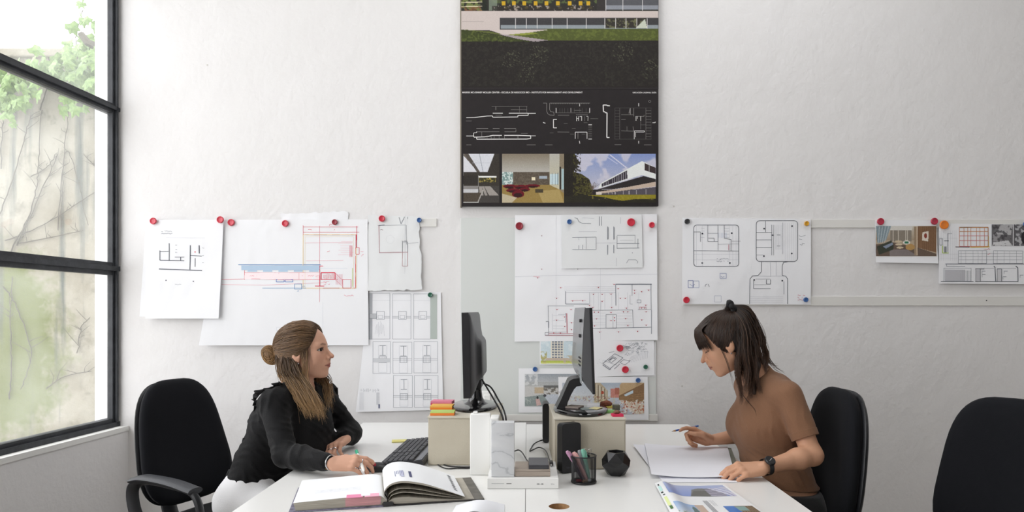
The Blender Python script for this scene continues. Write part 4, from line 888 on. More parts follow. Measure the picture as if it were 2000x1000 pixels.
im = Img(1933, 439, 2060, 481, 1.3, '#8b8a8c'); im.rect(1933, 439, 1974, 481, '#6f6d70'); im.poly([(1950, 439), (1974, 439), (1970, 460), (1940, 458)], '#b9b8ba'); im.rect(1936, 458, 1952, 472, '#a19fa2'); im.poly([(1936, 474), (1965, 470), (1974, 481), (1934, 481)], '#d9d9db'); im.speck((im.X < 1974), '#403e42', .6, 6, 3, .7); im.rect(1974, 439, 1976, 481, '#e6e6e8'); im.rect(1976, 439, 2060, 481, '#5e5c60'); im.speck(im.X > 1978, '#c9c9cc', .55, 6, 4, .8); im.ell(1997, 465, 7, 12, '#2c2b2e'); im.noise(.06); im.build('grey_photographs', q, posM)

# --- magnets
def mg_mat(c): return mat('magnet_'+c[1:], c, .32, coat=.3)
def magnet(px, py, dpx, col, depth, label):
    r = dpx/2*YW/F; M = Matrix.Translation((wx(px), YW-depth, wz(py))) @ Matrix.Rotation(R(90), 4, 'X')
    o = MB().lathe([(r*.9, 0), (r, .0012), (r, .006), (r*.93, .0085), (r*.8, .0092), (r*.7, .0078), (r*.25, .0074), (.0002, .0074)], 24, M=M).build('magnet', mg_mat(col), smooth=True, auto=60)
    tag(o, label, 'magnet', 'round magnets on the wall')
rd, dr, bl, gn = '#c8283f', '#8f1f30', '#2d5a95', '#20604a'
magnet(307, 433.5, 13, rd, .033, 'red magnet at the top left corner of the sheet nearest the window')
magnet(436.5, 431, 13.5, rd, .033, 'red magnet at the top right corner of the sheet nearest the window')
magnet(455, 435.5, 13.5, rd, .018, 'red magnet at the left end of the coloured section drawing')
magnet(560, 437.5, 13, rd, .018, 'red magnet at the middle of the coloured section drawing top edge')
magnet(656, 435, 11, dr, .018, 'dark red magnet above the red dimension lines of the section drawing')
magnet(747.5, 428, 12.5, rd, .016, 'red magnet on the crumpled tracing paper sketch')
magnet(820, 431, 9.5, bl, .016, 'blue magnet on the tracing sketch at the short rail')
magnet(841, 576, 9.5, gn, .010, 'green magnet on the printed sheet of column details')
magnet(1014.5, 442.5, 15, dr, .020, 'dark red magnet at the top left of the large red-dotted plan')
magnet(1271.5, 440.5, 11.5, rd, .020, 'small red magnet at the top right of the large red-dotted plan')
magnet(1111.5, 434.5, 9.5, bl, .024, 'blue magnet at the top left of the small plan fragments sheet')
magnet(1231, 435.5, 15.5, rd, .024, 'big red magnet at the top right of the small plan fragments sheet')
magnet(1209.5, 679.5, 13.5, rd, .020, 'red magnet at the top of the aerial ink sketch')
magnet(1220, 721, 13.5, rd, .020, 'red magnet at the bottom of the aerial ink sketch')
magnet(1259.5, 716, 9, gn, .020, 'green magnet at the bottom right of the aerial ink sketch')
magnet(1045, 720.5, 9.5, bl, .016, 'blue magnet on the grey interior picture')
magnet(1245, 742, 9.5, bl, .018, 'blue magnet on the covered street picture')
magnet(1340.5, 433.5, 10.5, '#2b2c2f', .015, 'black magnet at the top left of the tower plan sheet')
magnet(1572.5, 437.5, 9.5, '#d39a1c', .015, 'yellow magnet at the top right of the tower plan sheet')
magnet(1339, 586, 12.5, rd, .015, 'red magnet at the bottom left of the tower plan sheet')
magnet(1571, 585.5, 9.5, bl, .015, 'blue magnet at the bottom right of the tower plan sheet')
magnet(1716.5, 433.5, 13.5, '#b02540', .014, 'red magnet at the left of the timber lobby picture')
magnet(1821, 433, 13.5, '#b02540', .014, 'red magnet at the right of the timber lobby picture')
magnet(1839.5, 440, 17, '#e57e1d', .016, 'big orange magnet at the left of the elevations sheet')
magnet(1998, 438.5, 11, bl, .018, 'blue magnet at the right edge of the photo on the elevations sheet')
# ---------------------------------------------------------------- things on the desks
def smooth_box(lo, hi, b, seg=3): return MB().box(lo, hi, b, seg)
def M4(loc, rz=0.0, rx=0.0, ry=0.0):
    return Matrix.Translation(loc) @ Matrix.Rotation(rz, 4, 'Z') @ Matrix.Rotation(ry, 4, 'Y') @ Matrix.Rotation(rx, 4, 'X')
# --- linen storage boxes that carry the monitors
M_LINEN = mat('beige_board', '#cdc6b5', .85, bump=.12, bscale=250, col2='#c4bcaa', vscale=6)
M_LINEN2 = mat('beige_board_lid', '#d6d0c1', .85, bump=.12, bscale=250)
def storage_box(x0, y0, w, d, h, rz, label):
    root = empty('storage_box', (x0, y0, DZ), rz, label=label, cat='box', group='beige storage boxes under the monitors')
    mb = MB().box((0, .003, .0005), (w, d, h-.006), .0015); mb.build('body', M_LINEN, root)
    mb = MB().box((-.002, -.001, h-.006), (w+.002, d+.001, h), .0012); mb.build('lid', M_LINEN2, root)
    mb = MB().box((.006, -.0005, .004), (w-.004, .003, h-.010), .001); mb.build('front_panel', M_LINEN, root)
    return root
H1 = .178; H2 = .181
storage_box(-.3605, 2.415, .257, .36, H1, 0, 'beige storage box under the left monitor')
storage_box(.0965, 2.352, .252, .37, H2, R(1.2), 'beige storage box under the right monitor')
# --- monitors
M_BLK = mat('gloss_black_plastic', '#141416', .12, coat=.5)
M_SATIN = mat('satin_black_plastic', '#1b1b1e', .38, bump=.05, bscale=300)
M_GREYB = mat('grey_monitor_back', '#58595c', .28, coat=.25)
M_SCR = mat('dark_screen', '#0c0d10', .1)
def rrect(y0, y1, z0, z1, x, r, n=5):
    out = []
    for cy, cz, a0 in ((y1-r, z1-r, 0), (y0+r, z1-r, 90), (y0+r, z0+r, 180), (y1-r, z0+r, 270)):
        for k in range(n+1):
            a = R(a0+90*k/n); out.append((x, cy+r*math.cos(a), cz+r*math.sin(a)))
    return out
def oval_base(c, rx, ry, h, n=48):
    rings = []
    for s, z in ((.96, 0), (1, .003), (1, h*.55), (.97, h*.85), (.90, h), (.02, h*1.02)):
        rings.append([(c[0]+rx*s*math.cos(2*math.pi*i/n), c[1]+ry*s*math.sin(2*math.pi*i/n), c[2]+z) for i in range(n)])
    return MB().loft(rings)
def left_monitor():
    T = DZ+H1; root = empty('monitor', (-.217, 2.66, T), label='black monitor on the left box seen edge on, facing the woman in black', cat='monitor', group='desk monitors')
    K = lambda mb, n, m, p=root, auto=40: kid(mb.build(n, m, smooth=True, auto=auto), p)
    tilt = Matrix.Translation((-.217, 0, .99)) @ Matrix.Rotation(R(-1.3), 4, 'Y') @ Matrix.Translation((.217, 0, -.99))
    y0, y1, z0, z1 = 2.402, 2.912, .984, 1.296
    def rings(spec): return [[tilt @ Vector(q) for q in rrect(*s)] for s in spec]
    K(MB().loft(rings([(y0, y1, z0, z1, -.231, .006), (y0, y1, z0, z1, -.206, .006)])), 'bezel', M_SATIN, auto=30)
    K(MB().loft(rings([(y0+.018, y1-.018, z0+.022, z1-.018, -.2318, .002), (y0+.018, y1-.018, z0+.022, z1-.018, -.230, .002)])), 'screen', M_SCR)
    bk = K(MB().loft(rings([(y0+.001, y1-.001, z0+.001, z1-.001, -.206, .008), (y0+.012, y1-.012, z0+.008, z1-.010, -.200, .012), (y0+.06, y1-.06, z0+.03, z1-.06, -.192, .03), (y0+.10, y1-.10, z0+.05, z1-.095, -.184, .03),
                       (y0+.115, y1-.115, z0+.06, z1-.108, -.172, .03), (y0+.125, y1-.125, z0+.065, z1-.116, -.168, .03)])), 'back_cover', M_SATIN, auto=60)
    K(MB().box((-.205, 2.58, .995), (-.180, 2.74, 1.045), .008, 3), 'connector_cover', M_SATIN)
    prof = [(.055, .012), (.036, .022), (.026, .04), (.022, .07), (.024, .11)]
    K(MB().lathe(prof, 24, c=(-.205, 2.66, T)), 'neck', M_BLK)
    K(oval_base((-.212, 2.655, T), .092, .155, .014), 'base', M_BLK)
    for k, (dy, dx) in enumerate(((0, 0), (.035, .012))):
        pts = [(-.178+dx*.3, 2.60+dy, 1.035-.02*k), (-.155+dx, 2.585+dy, 1.00), (-.125+dx, 2.56+dy, .955), (-.105+dx, 2.53+dy, .925), (-.088+dx*.8, 2.44+dy*.4, .90), (-.083+dx*.6, 2.36, .84), (-.082+dx*.5, 2.345, .76)]
        kid(MB().tube(spline(pts, 8), .0034, 8).build('cable', M_SATIN, smooth=True), root)
left_monitor()
def right_monitor():
    T = DZ+H2; root = empty('monitor', (.20, 2.54, T), label='grey-backed monitor on the right box with slanted black stand, facing the woman in brown', cat='monitor', group='desk monitors')
    K = lambda mb, n, m, p=root, auto=40: kid(mb.build(n, m, smooth=True, auto=auto), p)
    y0, y1 = 2.30, 2.80
    prof = spline([(.222, 1.311), (.205, 1.310), (.198, 1.305), (.192, 1.20), (.188, 1.10), (.190, 1.075), (.199, 1.050), (.210, 1.033), (.222, 1.022), (.228, 1.018)], 3)
    K(MB().prism([(a, b) for a, b in [tuple(q) for q in prof]], 1, y0+.006, y1-.002), 'back_cover', M_GREYB, auto=50)
    K(MB().prism([(.215, 1.312), (.2245, 1.312), (.2345, 1.013), (.2265, 1.013)], 1, y0, y1), 'bezel', M_SATIN)
    K(MB().prism([(.2248, 1.295), (.2256, 1.295), (.2348, 1.035), (.2340, 1.035)], 1, y0+.02, y1-.02), 'screen', M_SCR)
    lab = MB().hexa([(.1915, 2.33, 1.042), (.1925, 2.33, 1.042), (.1925, 2.42, 1.042), (.1915, 2.42, 1.042), (.1872, 2.33, 1.098), (.1882, 2.33, 1.098), (.1882, 2.42, 1.098), (.1872, 2.42, 1.098)])
    K(lab, 'sticker', mat('grey_sticker', '#8c9295', .6))
    for y, z in ((2.40, 1.205), (2.43, 1.205), (2.40, 1.26)): K(MB().box((.1875, y, z), (.196, y+.008, z+.012), .001), 'vent', M_SATIN)
    for i in range(3):
        for j in range(3): K(MB().box((.1855, 2.36+.03*i, 1.105+.013*j), (.1905, 2.372+.03*i, 1.110+.013*j), .001), 'port', M_SATIN)
    # slanted foot: outline in the xz plane seen from the camera side
    S = 1300/2.55; o = [(1131, 735.5), (1118, 736.5), (1110, 741), (1105, 752), (1094, 777), (1084, 797), (1083, 804)]; i = [(1107, 804), (1105, 793), (1107, 782), (1113, 768), (1119, 757), (1124, 751.5), (1134, 750)]
    pr = [((px-CX)/S, CZ-(py-CY)/S) for px, py in o+i]
    K(MB().prism(pr, 1, 2.49, 2.61), 'stand_arm', M_SATIN, auto=50)
    K(oval_base((.203, 2.54, T), .103, .165, .016), 'base', M_BLK)
right_monitor()
# --- sticky note pads on the left box
def pad(name, c, w, d, h, rz, cols, label, z, group='sticky note pads'):
    root = empty(name, (c[0], c[1], z), rz, label=label, cat='note pad', group=group)
    zz = 0
    for k, (col, t) in enumerate(cols):
        MB().box((-w/2, -d/2, zz), (w/2, d/2, zz+t*h), .0004).build('note_block', mat('note_'+col[1:], col, .75), root); zz += t*h
    return root
T1 = DZ+H1; T2 = DZ+H2
def on_plane(px, py, z):
    Y = (CZ-z)*F/(py-CY); return P(px, py, Y)
c = on_plane(863, 812, T1); pad('sticky_note_pad', (c.x, c.y+.03), .088, .06, .013, R(2), [('#f0883a', .7), ('#c6df7d', .3)], 'orange and green sticky note pad nearest the front of the left box', T1+.0005)
c = on_plane(862, 801, T1); pad('sticky_note_pad', (c.x, c.y+.03), .086, .06, .016, R(-2), [('#f28d2c', .6), ('#f7c25c', .4)], 'orange and yellow sticky note pad, middle one on the left box', T1+.0005)
c = on_plane(862, 792, T1); pad('sticky_note_pad', (c.x, c.y+.04), .088, .06, .015, R(-4), [('#e5476d', .45), ('#f08fa6', .55)], 'pink sticky note pad at the back of the left box', T1+.0005)
# --- bits on the right box
c = on_plane(1207, 814.5, T2); pad('sticky_note_pad', (c.x, c.y+.02), .039, .036, .0085, R(4), [('#d8325a', 1)], 'pink sticky note pad with a stone at the corner of the right box', T2+.0005)
def pebble(name, c, r, col, label, seed, cat='stone', col2=None):
    bm = bmesh.new(); bmesh.ops.create_icosphere(bm, subdivisions=3, radius=1)
    for v in bm.verts:
        k = 1+.28*mnoise.noise(v.co*1.6+Vector((seed, 0, 0)))+.1*mnoise.noise(v.co*4+Vector((seed, 3, 0))); v.co = Vector((v.co.x*r[0]*k, v.co.y*r[1]*k, max(v.co.z*r[2]*k, -r[2]*.8)+r[2]*.8))
    me = bpy.data.meshes.new(name); bm.to_mesh(me); bm.free()
    return tag(link(name, me, mat(name+'_surface', col, .7, bump=.5, bscale=120, col2=col2 or col, vscale=70), loc=c, smooth=True), label, cat)
pebble('small_stone', (c.x-.001, c.y+.021, T2+.0095), (.013, .011, .007), '#8a6a52', 'small brown stone lying on the pink note pad', 2, col2='#6b4d38')
c = on_plane(1192, 807.5, T2); pad('sticky_note_pad', (c.x, c.y+.02), .036, .036, .008, R(-8), [('#7fb56a', 1)], 'green sticky note pad beside the right monitor base', T2+.0005)
c2 = on_plane(1191, 799, T2); pad('sticky_note_pad', (c2.x-.004, c2.y+.035), .036, .036, .008, R(-4), [('#e3d46a', 1)], 'yellow sticky note pad under the brown rock', T2+.0005)
pebble('brown_rock', (c2.x-.010, c2.y+.03, T2+.009), (.022, .014, .011), '#8f4f35', 'reddish brown rock on the yellow note pad by the right monitor', 7, col2='#6b3826')
c = on_plane(1203.5, 802, T2)
cb = empty('slate_cube', (c.x+.002, c.y+.014, T2+.0005), R(6), label='small grey-green slate cube beside the brown rock', cat='cube'); MB().box((-.013, -.011, 0), (.013, .011, .02), .0015).build('block', mat('slate', '#6d6c5c', .8, bump=.3, bscale=200, col2='#57574b', vscale=50), cb)
MB().box((-.0115, -.0095, .02), (.0115, .0095, .0204)).build('paler_top', mat('slate_top', '#7b7a69', .8), cb)  # thin top plate in a slightly lighter slate tone
BZ = T2+.0168
c = on_plane(1123, 798, BZ); pad('card_stack', (c.x, c.y+.02), .052, .062, .007, R(-24), [('#6d6360', .5), ('#9c8f86', .5)], 'stack of brown cards on the right monitor base', BZ, 'papers on the monitor base')
c = on_plane(1146, 800, BZ); pad('grey_card', (c.x, c.y+.02), .045, .055, .0012, R(12), [('#8d9795', 1)], 'grey card lying flat on the right monitor base', BZ, 'papers on the monitor base')
c = on_plane(1165, 799, BZ); pad('yellow_card', (c.x, c.y+.02), .035, .05, .002, R(-30), [('#dcd19a', 1)], 'pale yellow card on the right monitor base', BZ, 'papers on the monitor base')
# --- white slab, flat book with marble, boxes on it
M_WBOX = mat('white_card', '#eeeeec', .55)
sb = empty('white_slab', (-.161, 2.295, DZ), label='white upright slab standing in front of the left box', cat='slab')
kid(MB().box((-.196, 2.272, DZ+.0005), (-.127, 2.315, DZ+.208), .003, 3).build('block', M_WBOX, smooth=True), sb)
kid(MB().box((-.187, 2.283, DZ+.208), (-.172, 2.309, DZ+.214), .0015).build('tab', M_WBOX), sb)
bk = empty('white_book', (-.013, 2.21, DZ), label='thick white book lying flat in the middle of the desks', cat='book')
bx0, bx1, by0, by1 = -.126, .098, 2.098, 2.335
kid(MB().box((bx0, by0, DZ+.0005), (bx1, by1, DZ+.0035), .0008).build('cover', M_WBOX), bk)
kid(MB().box((bx0, by0, DZ+.030), (bx1, by1, DZ+.0335), .0008).build('cover', M_WBOX), bk)
kid(MB().box((bx0, by0-.001, DZ+.001), (bx1, by0+.003, DZ+.033), .001).build('spine', M_WBOX), bk)
kid(MB().box((bx0+.004, by0+.002, DZ+.0036), (bx1-.004, by1-.004, DZ+.030)).build('page_block', mat('page_edges', '#dad6ca', .9, stretch=(1, 1, 60), var=.15, vscale=12)), bk)
def textmesh(body, size, M, m, name, parent, bold=.0):
    cu = bpy.data.curves.new(name, 'FONT'); cu.body = body; cu.size = size; cu.offset = bold
    o = bpy.data.objects.new(name, cu); COL.objects.link(o); bpy.context.view_layer.update()
    me = bpy.data.meshes.new_from_object(o.evaluated_get(bpy.context.evaluated_depsgraph_get())); bpy.data.objects.remove(o)
    me.transform(M); me.materials.clear(); return kid(link(name, me, m), parent)
SP = Matrix.Translation((0, by0-.0013, 0)) @ Matrix.Rotation(R(90), 4, 'X')
M_INKD = mat('dark_ink', '#3a3a3c', .6); M_INKG = mat('grey_ink', '#8f8f92', .6)
textmesh('EIE—EB', .0062, Matrix.Translation((.030, 0, DZ+.0135)) @ SP, M_INKD, 'spine_lettering', bk, .0001)
textmesh('2016', .0055, Matrix.Translation((.074, 0, DZ+.0137)) @ SP, M_INKG, 'spine_year', bk)
kid(MB().box((-.113, by0-.0014, DZ+.0165), (-.073, by0-.0009, DZ+.0173)).build('spine_rule', M_INKG), bk)
kid(MB().box((-.066, by0-.0014, DZ+.0160), (-.050, by0-.0009, DZ+.0176)).build('spine_rule', M_INKD), bk)
pr = Print(lambda x, y, l=0.0: (x, y, DZ+.0336+l))
for k in range(5): pr.line([(.079+.0028*k, 2.30-.01*(k % 3)), (.080+.0028*k, 2.24)], .0006, '#8a8a8e', step=1)
pr.build('cover_text', bk)
BT = DZ+.034
def marble_mat():
    m = bpy.data.materials.new('white_marble'); m.use_nodes = True; nt = m.node_tree; b = nt.nodes['Principled BSDF']; b.inputs['Roughness'].default_value = .3
    tc = nd(nt, 'ShaderNodeTexCoord'); mp = nd(nt, 'ShaderNodeMapping'); mp.inputs['Rotation'].default_value = (0, R(28), 0); mp.inputs['Scale'].default_value = (3, 3, 11); nt.links.new(tc.outputs['Object'], mp.inputs[0])
    n = nd(nt, 'ShaderNodeTexNoise', Scale=1.6, Detail=5.0, Distortion=.8); nt.links.new(mp.outputs[0], n.inputs['Vector'])
    s = nd(nt, 'ShaderNodeMath', operation='SUBTRACT'); s.inputs[1].default_value = .5; nt.links.new(n.outputs['Fac'], s.inputs[0]); a = nd(nt, 'ShaderNodeMath', operation='ABSOLUTE'); nt.links.new(s.outputs[0], a.inputs[0])
    r = nd(nt, 'ShaderNodeValToRGB'); r.color_ramp.elements[0].position = .0; r.color_ramp.elements[0].color = (*lin('#b4b7bb'), 1); r.color_ramp.elements[1].position = .03; r.color_ramp.elements[1].color = (*lin('#d2d4d7'), 1)
    e = r.color_ramp.elements.new(.3); e.color = (*lin('#dfe0e2'), 1); nt.links.new(a.outputs[0], r.inputs[0]); nt.links.new(r.outputs[0], b.inputs['Base Color']); return m
tag(MB().box((-.1145, 2.113, BT), (-.0415, 2.152, BT+.173), .002, 3).build('marble_slab', marble_mat(), smooth=True), 'grey veined marble slab standing on the white book', 'slab')
tag(MB().box((-.123, 2.205, BT), (-.096, 2.285, BT+.172), .0025, 3).build('white_slab', M_WBOX, smooth=True), 'narrow white slab standing behind the marble slab', 'slab')
wb = empty('wooden_box', (.015, 2.17, BT), label='flat grey-brown wooden box lying on the white book', cat='box')
M_WOOD = mat('grey_wood', '#b0a498', .6, col2='#a09388', vscale=10, stretch=(2, 30, 30), bump=.05)
kid(MB().box((-.0405, 2.118, BT+.0004), (.073, 2.232, BT+.016), .001).build('tray', M_WOOD), wb)
kid(MB().box((-.0405, 2.118, BT+.0166), (.073, 2.232, BT+.023), .001).build('lid', M_WOOD), wb)
db = empty('dark_box', (.036, 2.17, BT+.0232), label='small dark grey box on top of the wooden box', cat='box')
M_DKG = mat('dark_grey_plastic', '#56555a', .45, bump=.05, bscale=300)
kid(MB().box((.004, 2.119, BT+.0234), (.069, 2.226, BT+.034), .0015, 2).build('body', mat('darker_grey_plastic', '#3f3e43', .4)), db)
kid(MB().box((.0045, 2.1195, BT+.034), (.0685, 2.2255, BT+.0375), .0015, 2).build('lid', M_DKG), db)
# --- black drives
def drive(c, w, d, h, rz, label):
    root = empty('hard_drive', c, rz, label=label, cat='hard drive', group='black upright drives')
    rings = [[(x, y, z) for _, y, z in ()] for x in ()]
    out = [(p[1], p[2]) for p in rrect(-w/2, w/2, .001, h, 0, .012, 6)]
    MB().prism(out, 1, -d/2, d/2-.006).build('case', M_SATIN, root, smooth=True, auto=40)
    out2 = [(a*.96, b*.985+.001) for a, b in out]; MB().prism(out2, 1, d/2-.006, d/2).build('back_plate', mat('drive_grey', '#4b4c50', .4), root, smooth=True, auto=40)
    MB().box((-w*.3, -d/2-.0006, h*.1), (w*.3, -d/2, h*.13), .0002).build('badge', mat('drive_badge', '#303136', .25), root)
    return root
c = on_desk(1112, 925); drive((c.x, c.y+.025, DZ), .076, .036, .172, R(28), 'black upright drive in front of the right box')
c = on_desk(1066, 862); drive((c.x, c.y+.01, DZ), .028, .10, .168, 0, 'slim black upright drive left of the right box')
# --- cables
def cable(name, pts, r, label):
    o = MB().tube(spline(pts, 10), r, 8).build(name, M_SATIN, smooth=True); return tag(o, label, 'cable')
d = lambda px, py, h=.003: tuple(on_desk(px, py, h))
cable('keyboard_cable', [d(834, 890, .012), d(845, 893), d(858, 903), d(875, 910), d(900, 912), d(930, 912), (-.12, 2.36, DZ+.003)], .0024, 'thin black cable running from the keyboard along the left box')
cable('mouse_cable', [d(826, 882, .004), d(838, 884, .004), d(846, 897), d(856, 908), d(872, 915), d(895, 914.5), d(916, 914.5), d(926, 913)], .0022, 'second thin black cable in front of the left box')
cable('power_cable', [d(996, 884, .01), d(1005, 881, .012), d(1013, 879, .014), d(1020, 884, .016), d(1028, 897, .02), d(1033, 903, .03)], .0024, 'short black cable arching behind the marble slab')
cable('drive_cable', [d(1066, 858, .01), d(1052, 862, .008), d(1042, 868), d(1037, 876), d(1035, 881), d(1042, 878, .006), d(1052, 874, .008), d(1062, 877, .01), d(1068, 884, .02), d(1073, 898, .035), d(1077, 904, .04)], .0024, 'black cable looping from the slim drive')
pl = empty('cable_plug', (.081, 2.29, BT), label='black plug at the end of the looping cable on the white book', cat='plug')
kid(MB().box((.074, 2.262, BT+.0005), (.088, 2.30, BT+.012), .003, 2).build('plug_body', M_SATIN, smooth=True), pl); kid(MB().box((.0775, 2.252, BT+.003), (.0845, 2.262, BT+.009), .001).build('plug_tip', M_CHR), pl)
# --- pen cup
pc = on_desk(1142, 948); PCX, PCY = pc.x, pc.y+.038
cup = empty('pen_cup', (PCX, PCY, DZ), label='black wire mesh pen cup with pens', cat='pen cup')
CR, CH = .0405, .088
me = bpy.data.meshes.new('mesh_wall'); n, mrows = 64, 30; V = []; Fc = []
for j in range(mrows+1):
    for i in range(n):
        a = 2*math.pi*(i+.5*(j % 2))/n; rr = CR*(.97+.03*j/mrows); V.append((rr*math.cos(a), rr*math.sin(a), .004+(CH-.006)*j/mrows))
for j in range(mrows-1):
    for i in range(n):                      # diamonds
        if j % 2 == 0: Fc.append((j*n+i, (j+1)*n+i, (j+2)*n+i, (j+1)*n+(i-1) % n))
        else: Fc.append((j*n+i, (j+1)*n+(i+1) % n, (j+2)*n+i, (j+1)*n+i))
me.from_pydata(V, [], Fc); o = link('mesh_wall', me, M_SATIN, cup); wf = o.modifiers.new('wire', 'WIREFRAME'); wf.thickness = .0011; wf.use_replace = True
def torus(R0, z, r, m, name, parent): return MB().tube([(R0*math.cos(2*math.pi*i/40), R0*math.sin(2*math.pi*i/40), z) for i in range(40)], r, 8, closed=True).build(name, m, parent, smooth=True)
torus(CR*1.0, CH, .0022, M_SATIN, 'rim', cup); torus(CR*.975, .004, .003, M_SATIN, 'foot_ring', cup)
MB().lathe([(CR*.96, .002), (CR*.96, .0035)], 40).build('floor_plate', M_SATIN, cup)
def pen(tip, end, r, body, cap, label, clip=True):
    tip, end = Vector(tip), Vector(end); ax = (end-tip); L = ax.length
    root = empty('pen', tip, label=label, cat='pen', group='pens in the mesh cup'); root.rotation_mode = 'QUATERNION'; root.rotation_quaternion = ax.to_track_quat('Z', 'Y')
    MB().lathe([(.001, 0), (r*.5, .006), (r*.9, .02), (r, .03), (r, L*.62)], 16).build('barrel', mat('pen_'+body[1:], body, .35), root, smooth=True, auto=50)
    MB().lathe([(r*1.06, L*.62), (r*1.12, L*.64), (r*1.12, L*.95), (r*.85, L*.995), (r*.2, L)], 16).build('cap', mat('pen_'+cap[1:], cap, .3, coat=.2), root, smooth=True, auto=50)
    if clip: MB().box((-r*.35, r*1.05, L*.68), (r*.35, r*1.6, L*.94), .0008).build('clip', mat('pen_'+cap[1:], cap, .3), root)
    return root
def in_cup(dx, dy, z=.006): return (PCX+dx, PCY+dy, DZ+z)
def cup_top(px, py, dy): return P(px, py, PCY+dy)
pen(in_cup(.006, .006), cup_top(1107, 881, -.012), .0055, '#d8c3d0', '#c795b5', 'mauve highlighter leaning furthest left in the mesh cup')
pen(in_cup(.012, -.006), cup_top(1120, 883, -.002), .0062, '#e8b3b3', '#efb9b7', 'pale pink highlighter in the mesh cup')
pen(in_cup(.014, .010), cup_top(1131, 879, .014), .0055, '#c9ccd0', '#a9adb3', 'grey capped pen in the mesh cup')
pen(in_cup(.02, .0), cup_top(1138, 877, .006), .0062, '#8fc7b5', '#7fbfa8', 'mint green highlighter in the mesh cup')
pen(in_cup(-.004, -.016), cup_top(1116, 890, -.016), .0045, '#3b2b3d', '#2c2530', 'dark pen between the pink highlighters in the mesh cup')
bc = empty('binder_clip', (PCX+.016, PCY+.02, DZ+.07), label='small silver binder clip sticking out of the mesh cup', cat='clip')
for s in (-1, 1):
    pts = [(PCX+.012+s*.004, PCY+.022, DZ+.085), (PCX+.010+s*.006, PCY+.022, DZ+.098), (PCX+.016+s*.008, PCY+.022, DZ+.106), (PCX+.022+s*.006, PCY+.022, DZ+.10), (PCX+.018+s*.004, PCY+.022, DZ+.086)]
    kid(MB().tube(spline(pts, 5), .0008, 6).build('wire_handle', M_CHR, smooth=True), bc)
kid(MB().prism([(PCX+.006, DZ+.074), (PCX+.026, DZ+.074), (PCX+.018, DZ+.087), (PCX+.013, DZ+.087)], 1, PCY+.014, PCY+.03).build('jaw', M_SATIN), bc)
for k, (dx, dy, col) in enumerate(((-.015, -.012, '#a32435'), (.004, -.018, '#8d6b4a'), (.018, -.012, '#b8bcc2'))):
    o = MB().box((-.011, -.005, 0), (.011, .005, .008), .0025, 3, M=M4((PCX+dx, PCY+dy, DZ+.005), R(40*k))).build('eraser', mat('eraser_'+col[1:], col, .6), smooth=True); tag(o, ('red eraser lying at the bottom of the mesh cup', 'brown eraser lying at the bottom of the mesh cup', 'pale grey eraser lying at the bottom of the mesh cup')[k], 'eraser')
# --- faceted vase
vc = on_desk(1206, 932); VX, VY = vc.x, vc.y+.036
mb = MB(); n = 6; rg = []
for r, z, tw in ((.030, 0, .5), (.053, .034, 0), (.049, .050, .5), (.034, .079, .0)):
    rg.append([mb.bm.verts.new((VX+r*math.cos(2*math.pi*(i+tw)/n+.35), VY+r*math.sin(2*math.pi*(i+tw)/n+.35), DZ+.0005+z)) for i in range(n)])
for a, b, t in ((rg[0], rg[1], 1), (rg[1], rg[2], 0), (rg[2], rg[3], 1)):
    for i in range(n):
        if t: mb.bm.faces.new((a[i], a[(i+1) % n], b[(i+1) % n])); mb.bm.faces.new((a[i], b[(i+1) % n], b[i]))
        else: mb.bm.faces.new((a[i], a[(i+1) % n], b[i])); mb.bm.faces.new((a[(i+1) % n], b[(i+1) % n], b[i]))
mb.bm.faces.new(rg[0][::-1])
inn = [mb.bm.verts.new((VX+(v.co.x-VX)*.82, VY+(v.co.y-VY)*.82, v.co.z)) for v in rg[3]]; low = [mb.bm.verts.new((VX+(v.co.x-VX)*.7, VY+(v.co.y-VY)*.7, DZ+.03)) for v in rg[3]]
for i in range(n): mb.bm.faces.new((rg[3][i], rg[3][(i+1) % n], inn[(i+1) % n], inn[i])); mb.bm.faces.new((inn[i], inn[(i+1) % n], low[(i+1) % n], low[i]))
mb.bm.faces.new(low)
tag(mb.build('faceted_vase', mat('black_ceramic', '#1e1e20', .22)), 'black faceted geometric vase to the right of the pen cup', 'vase')
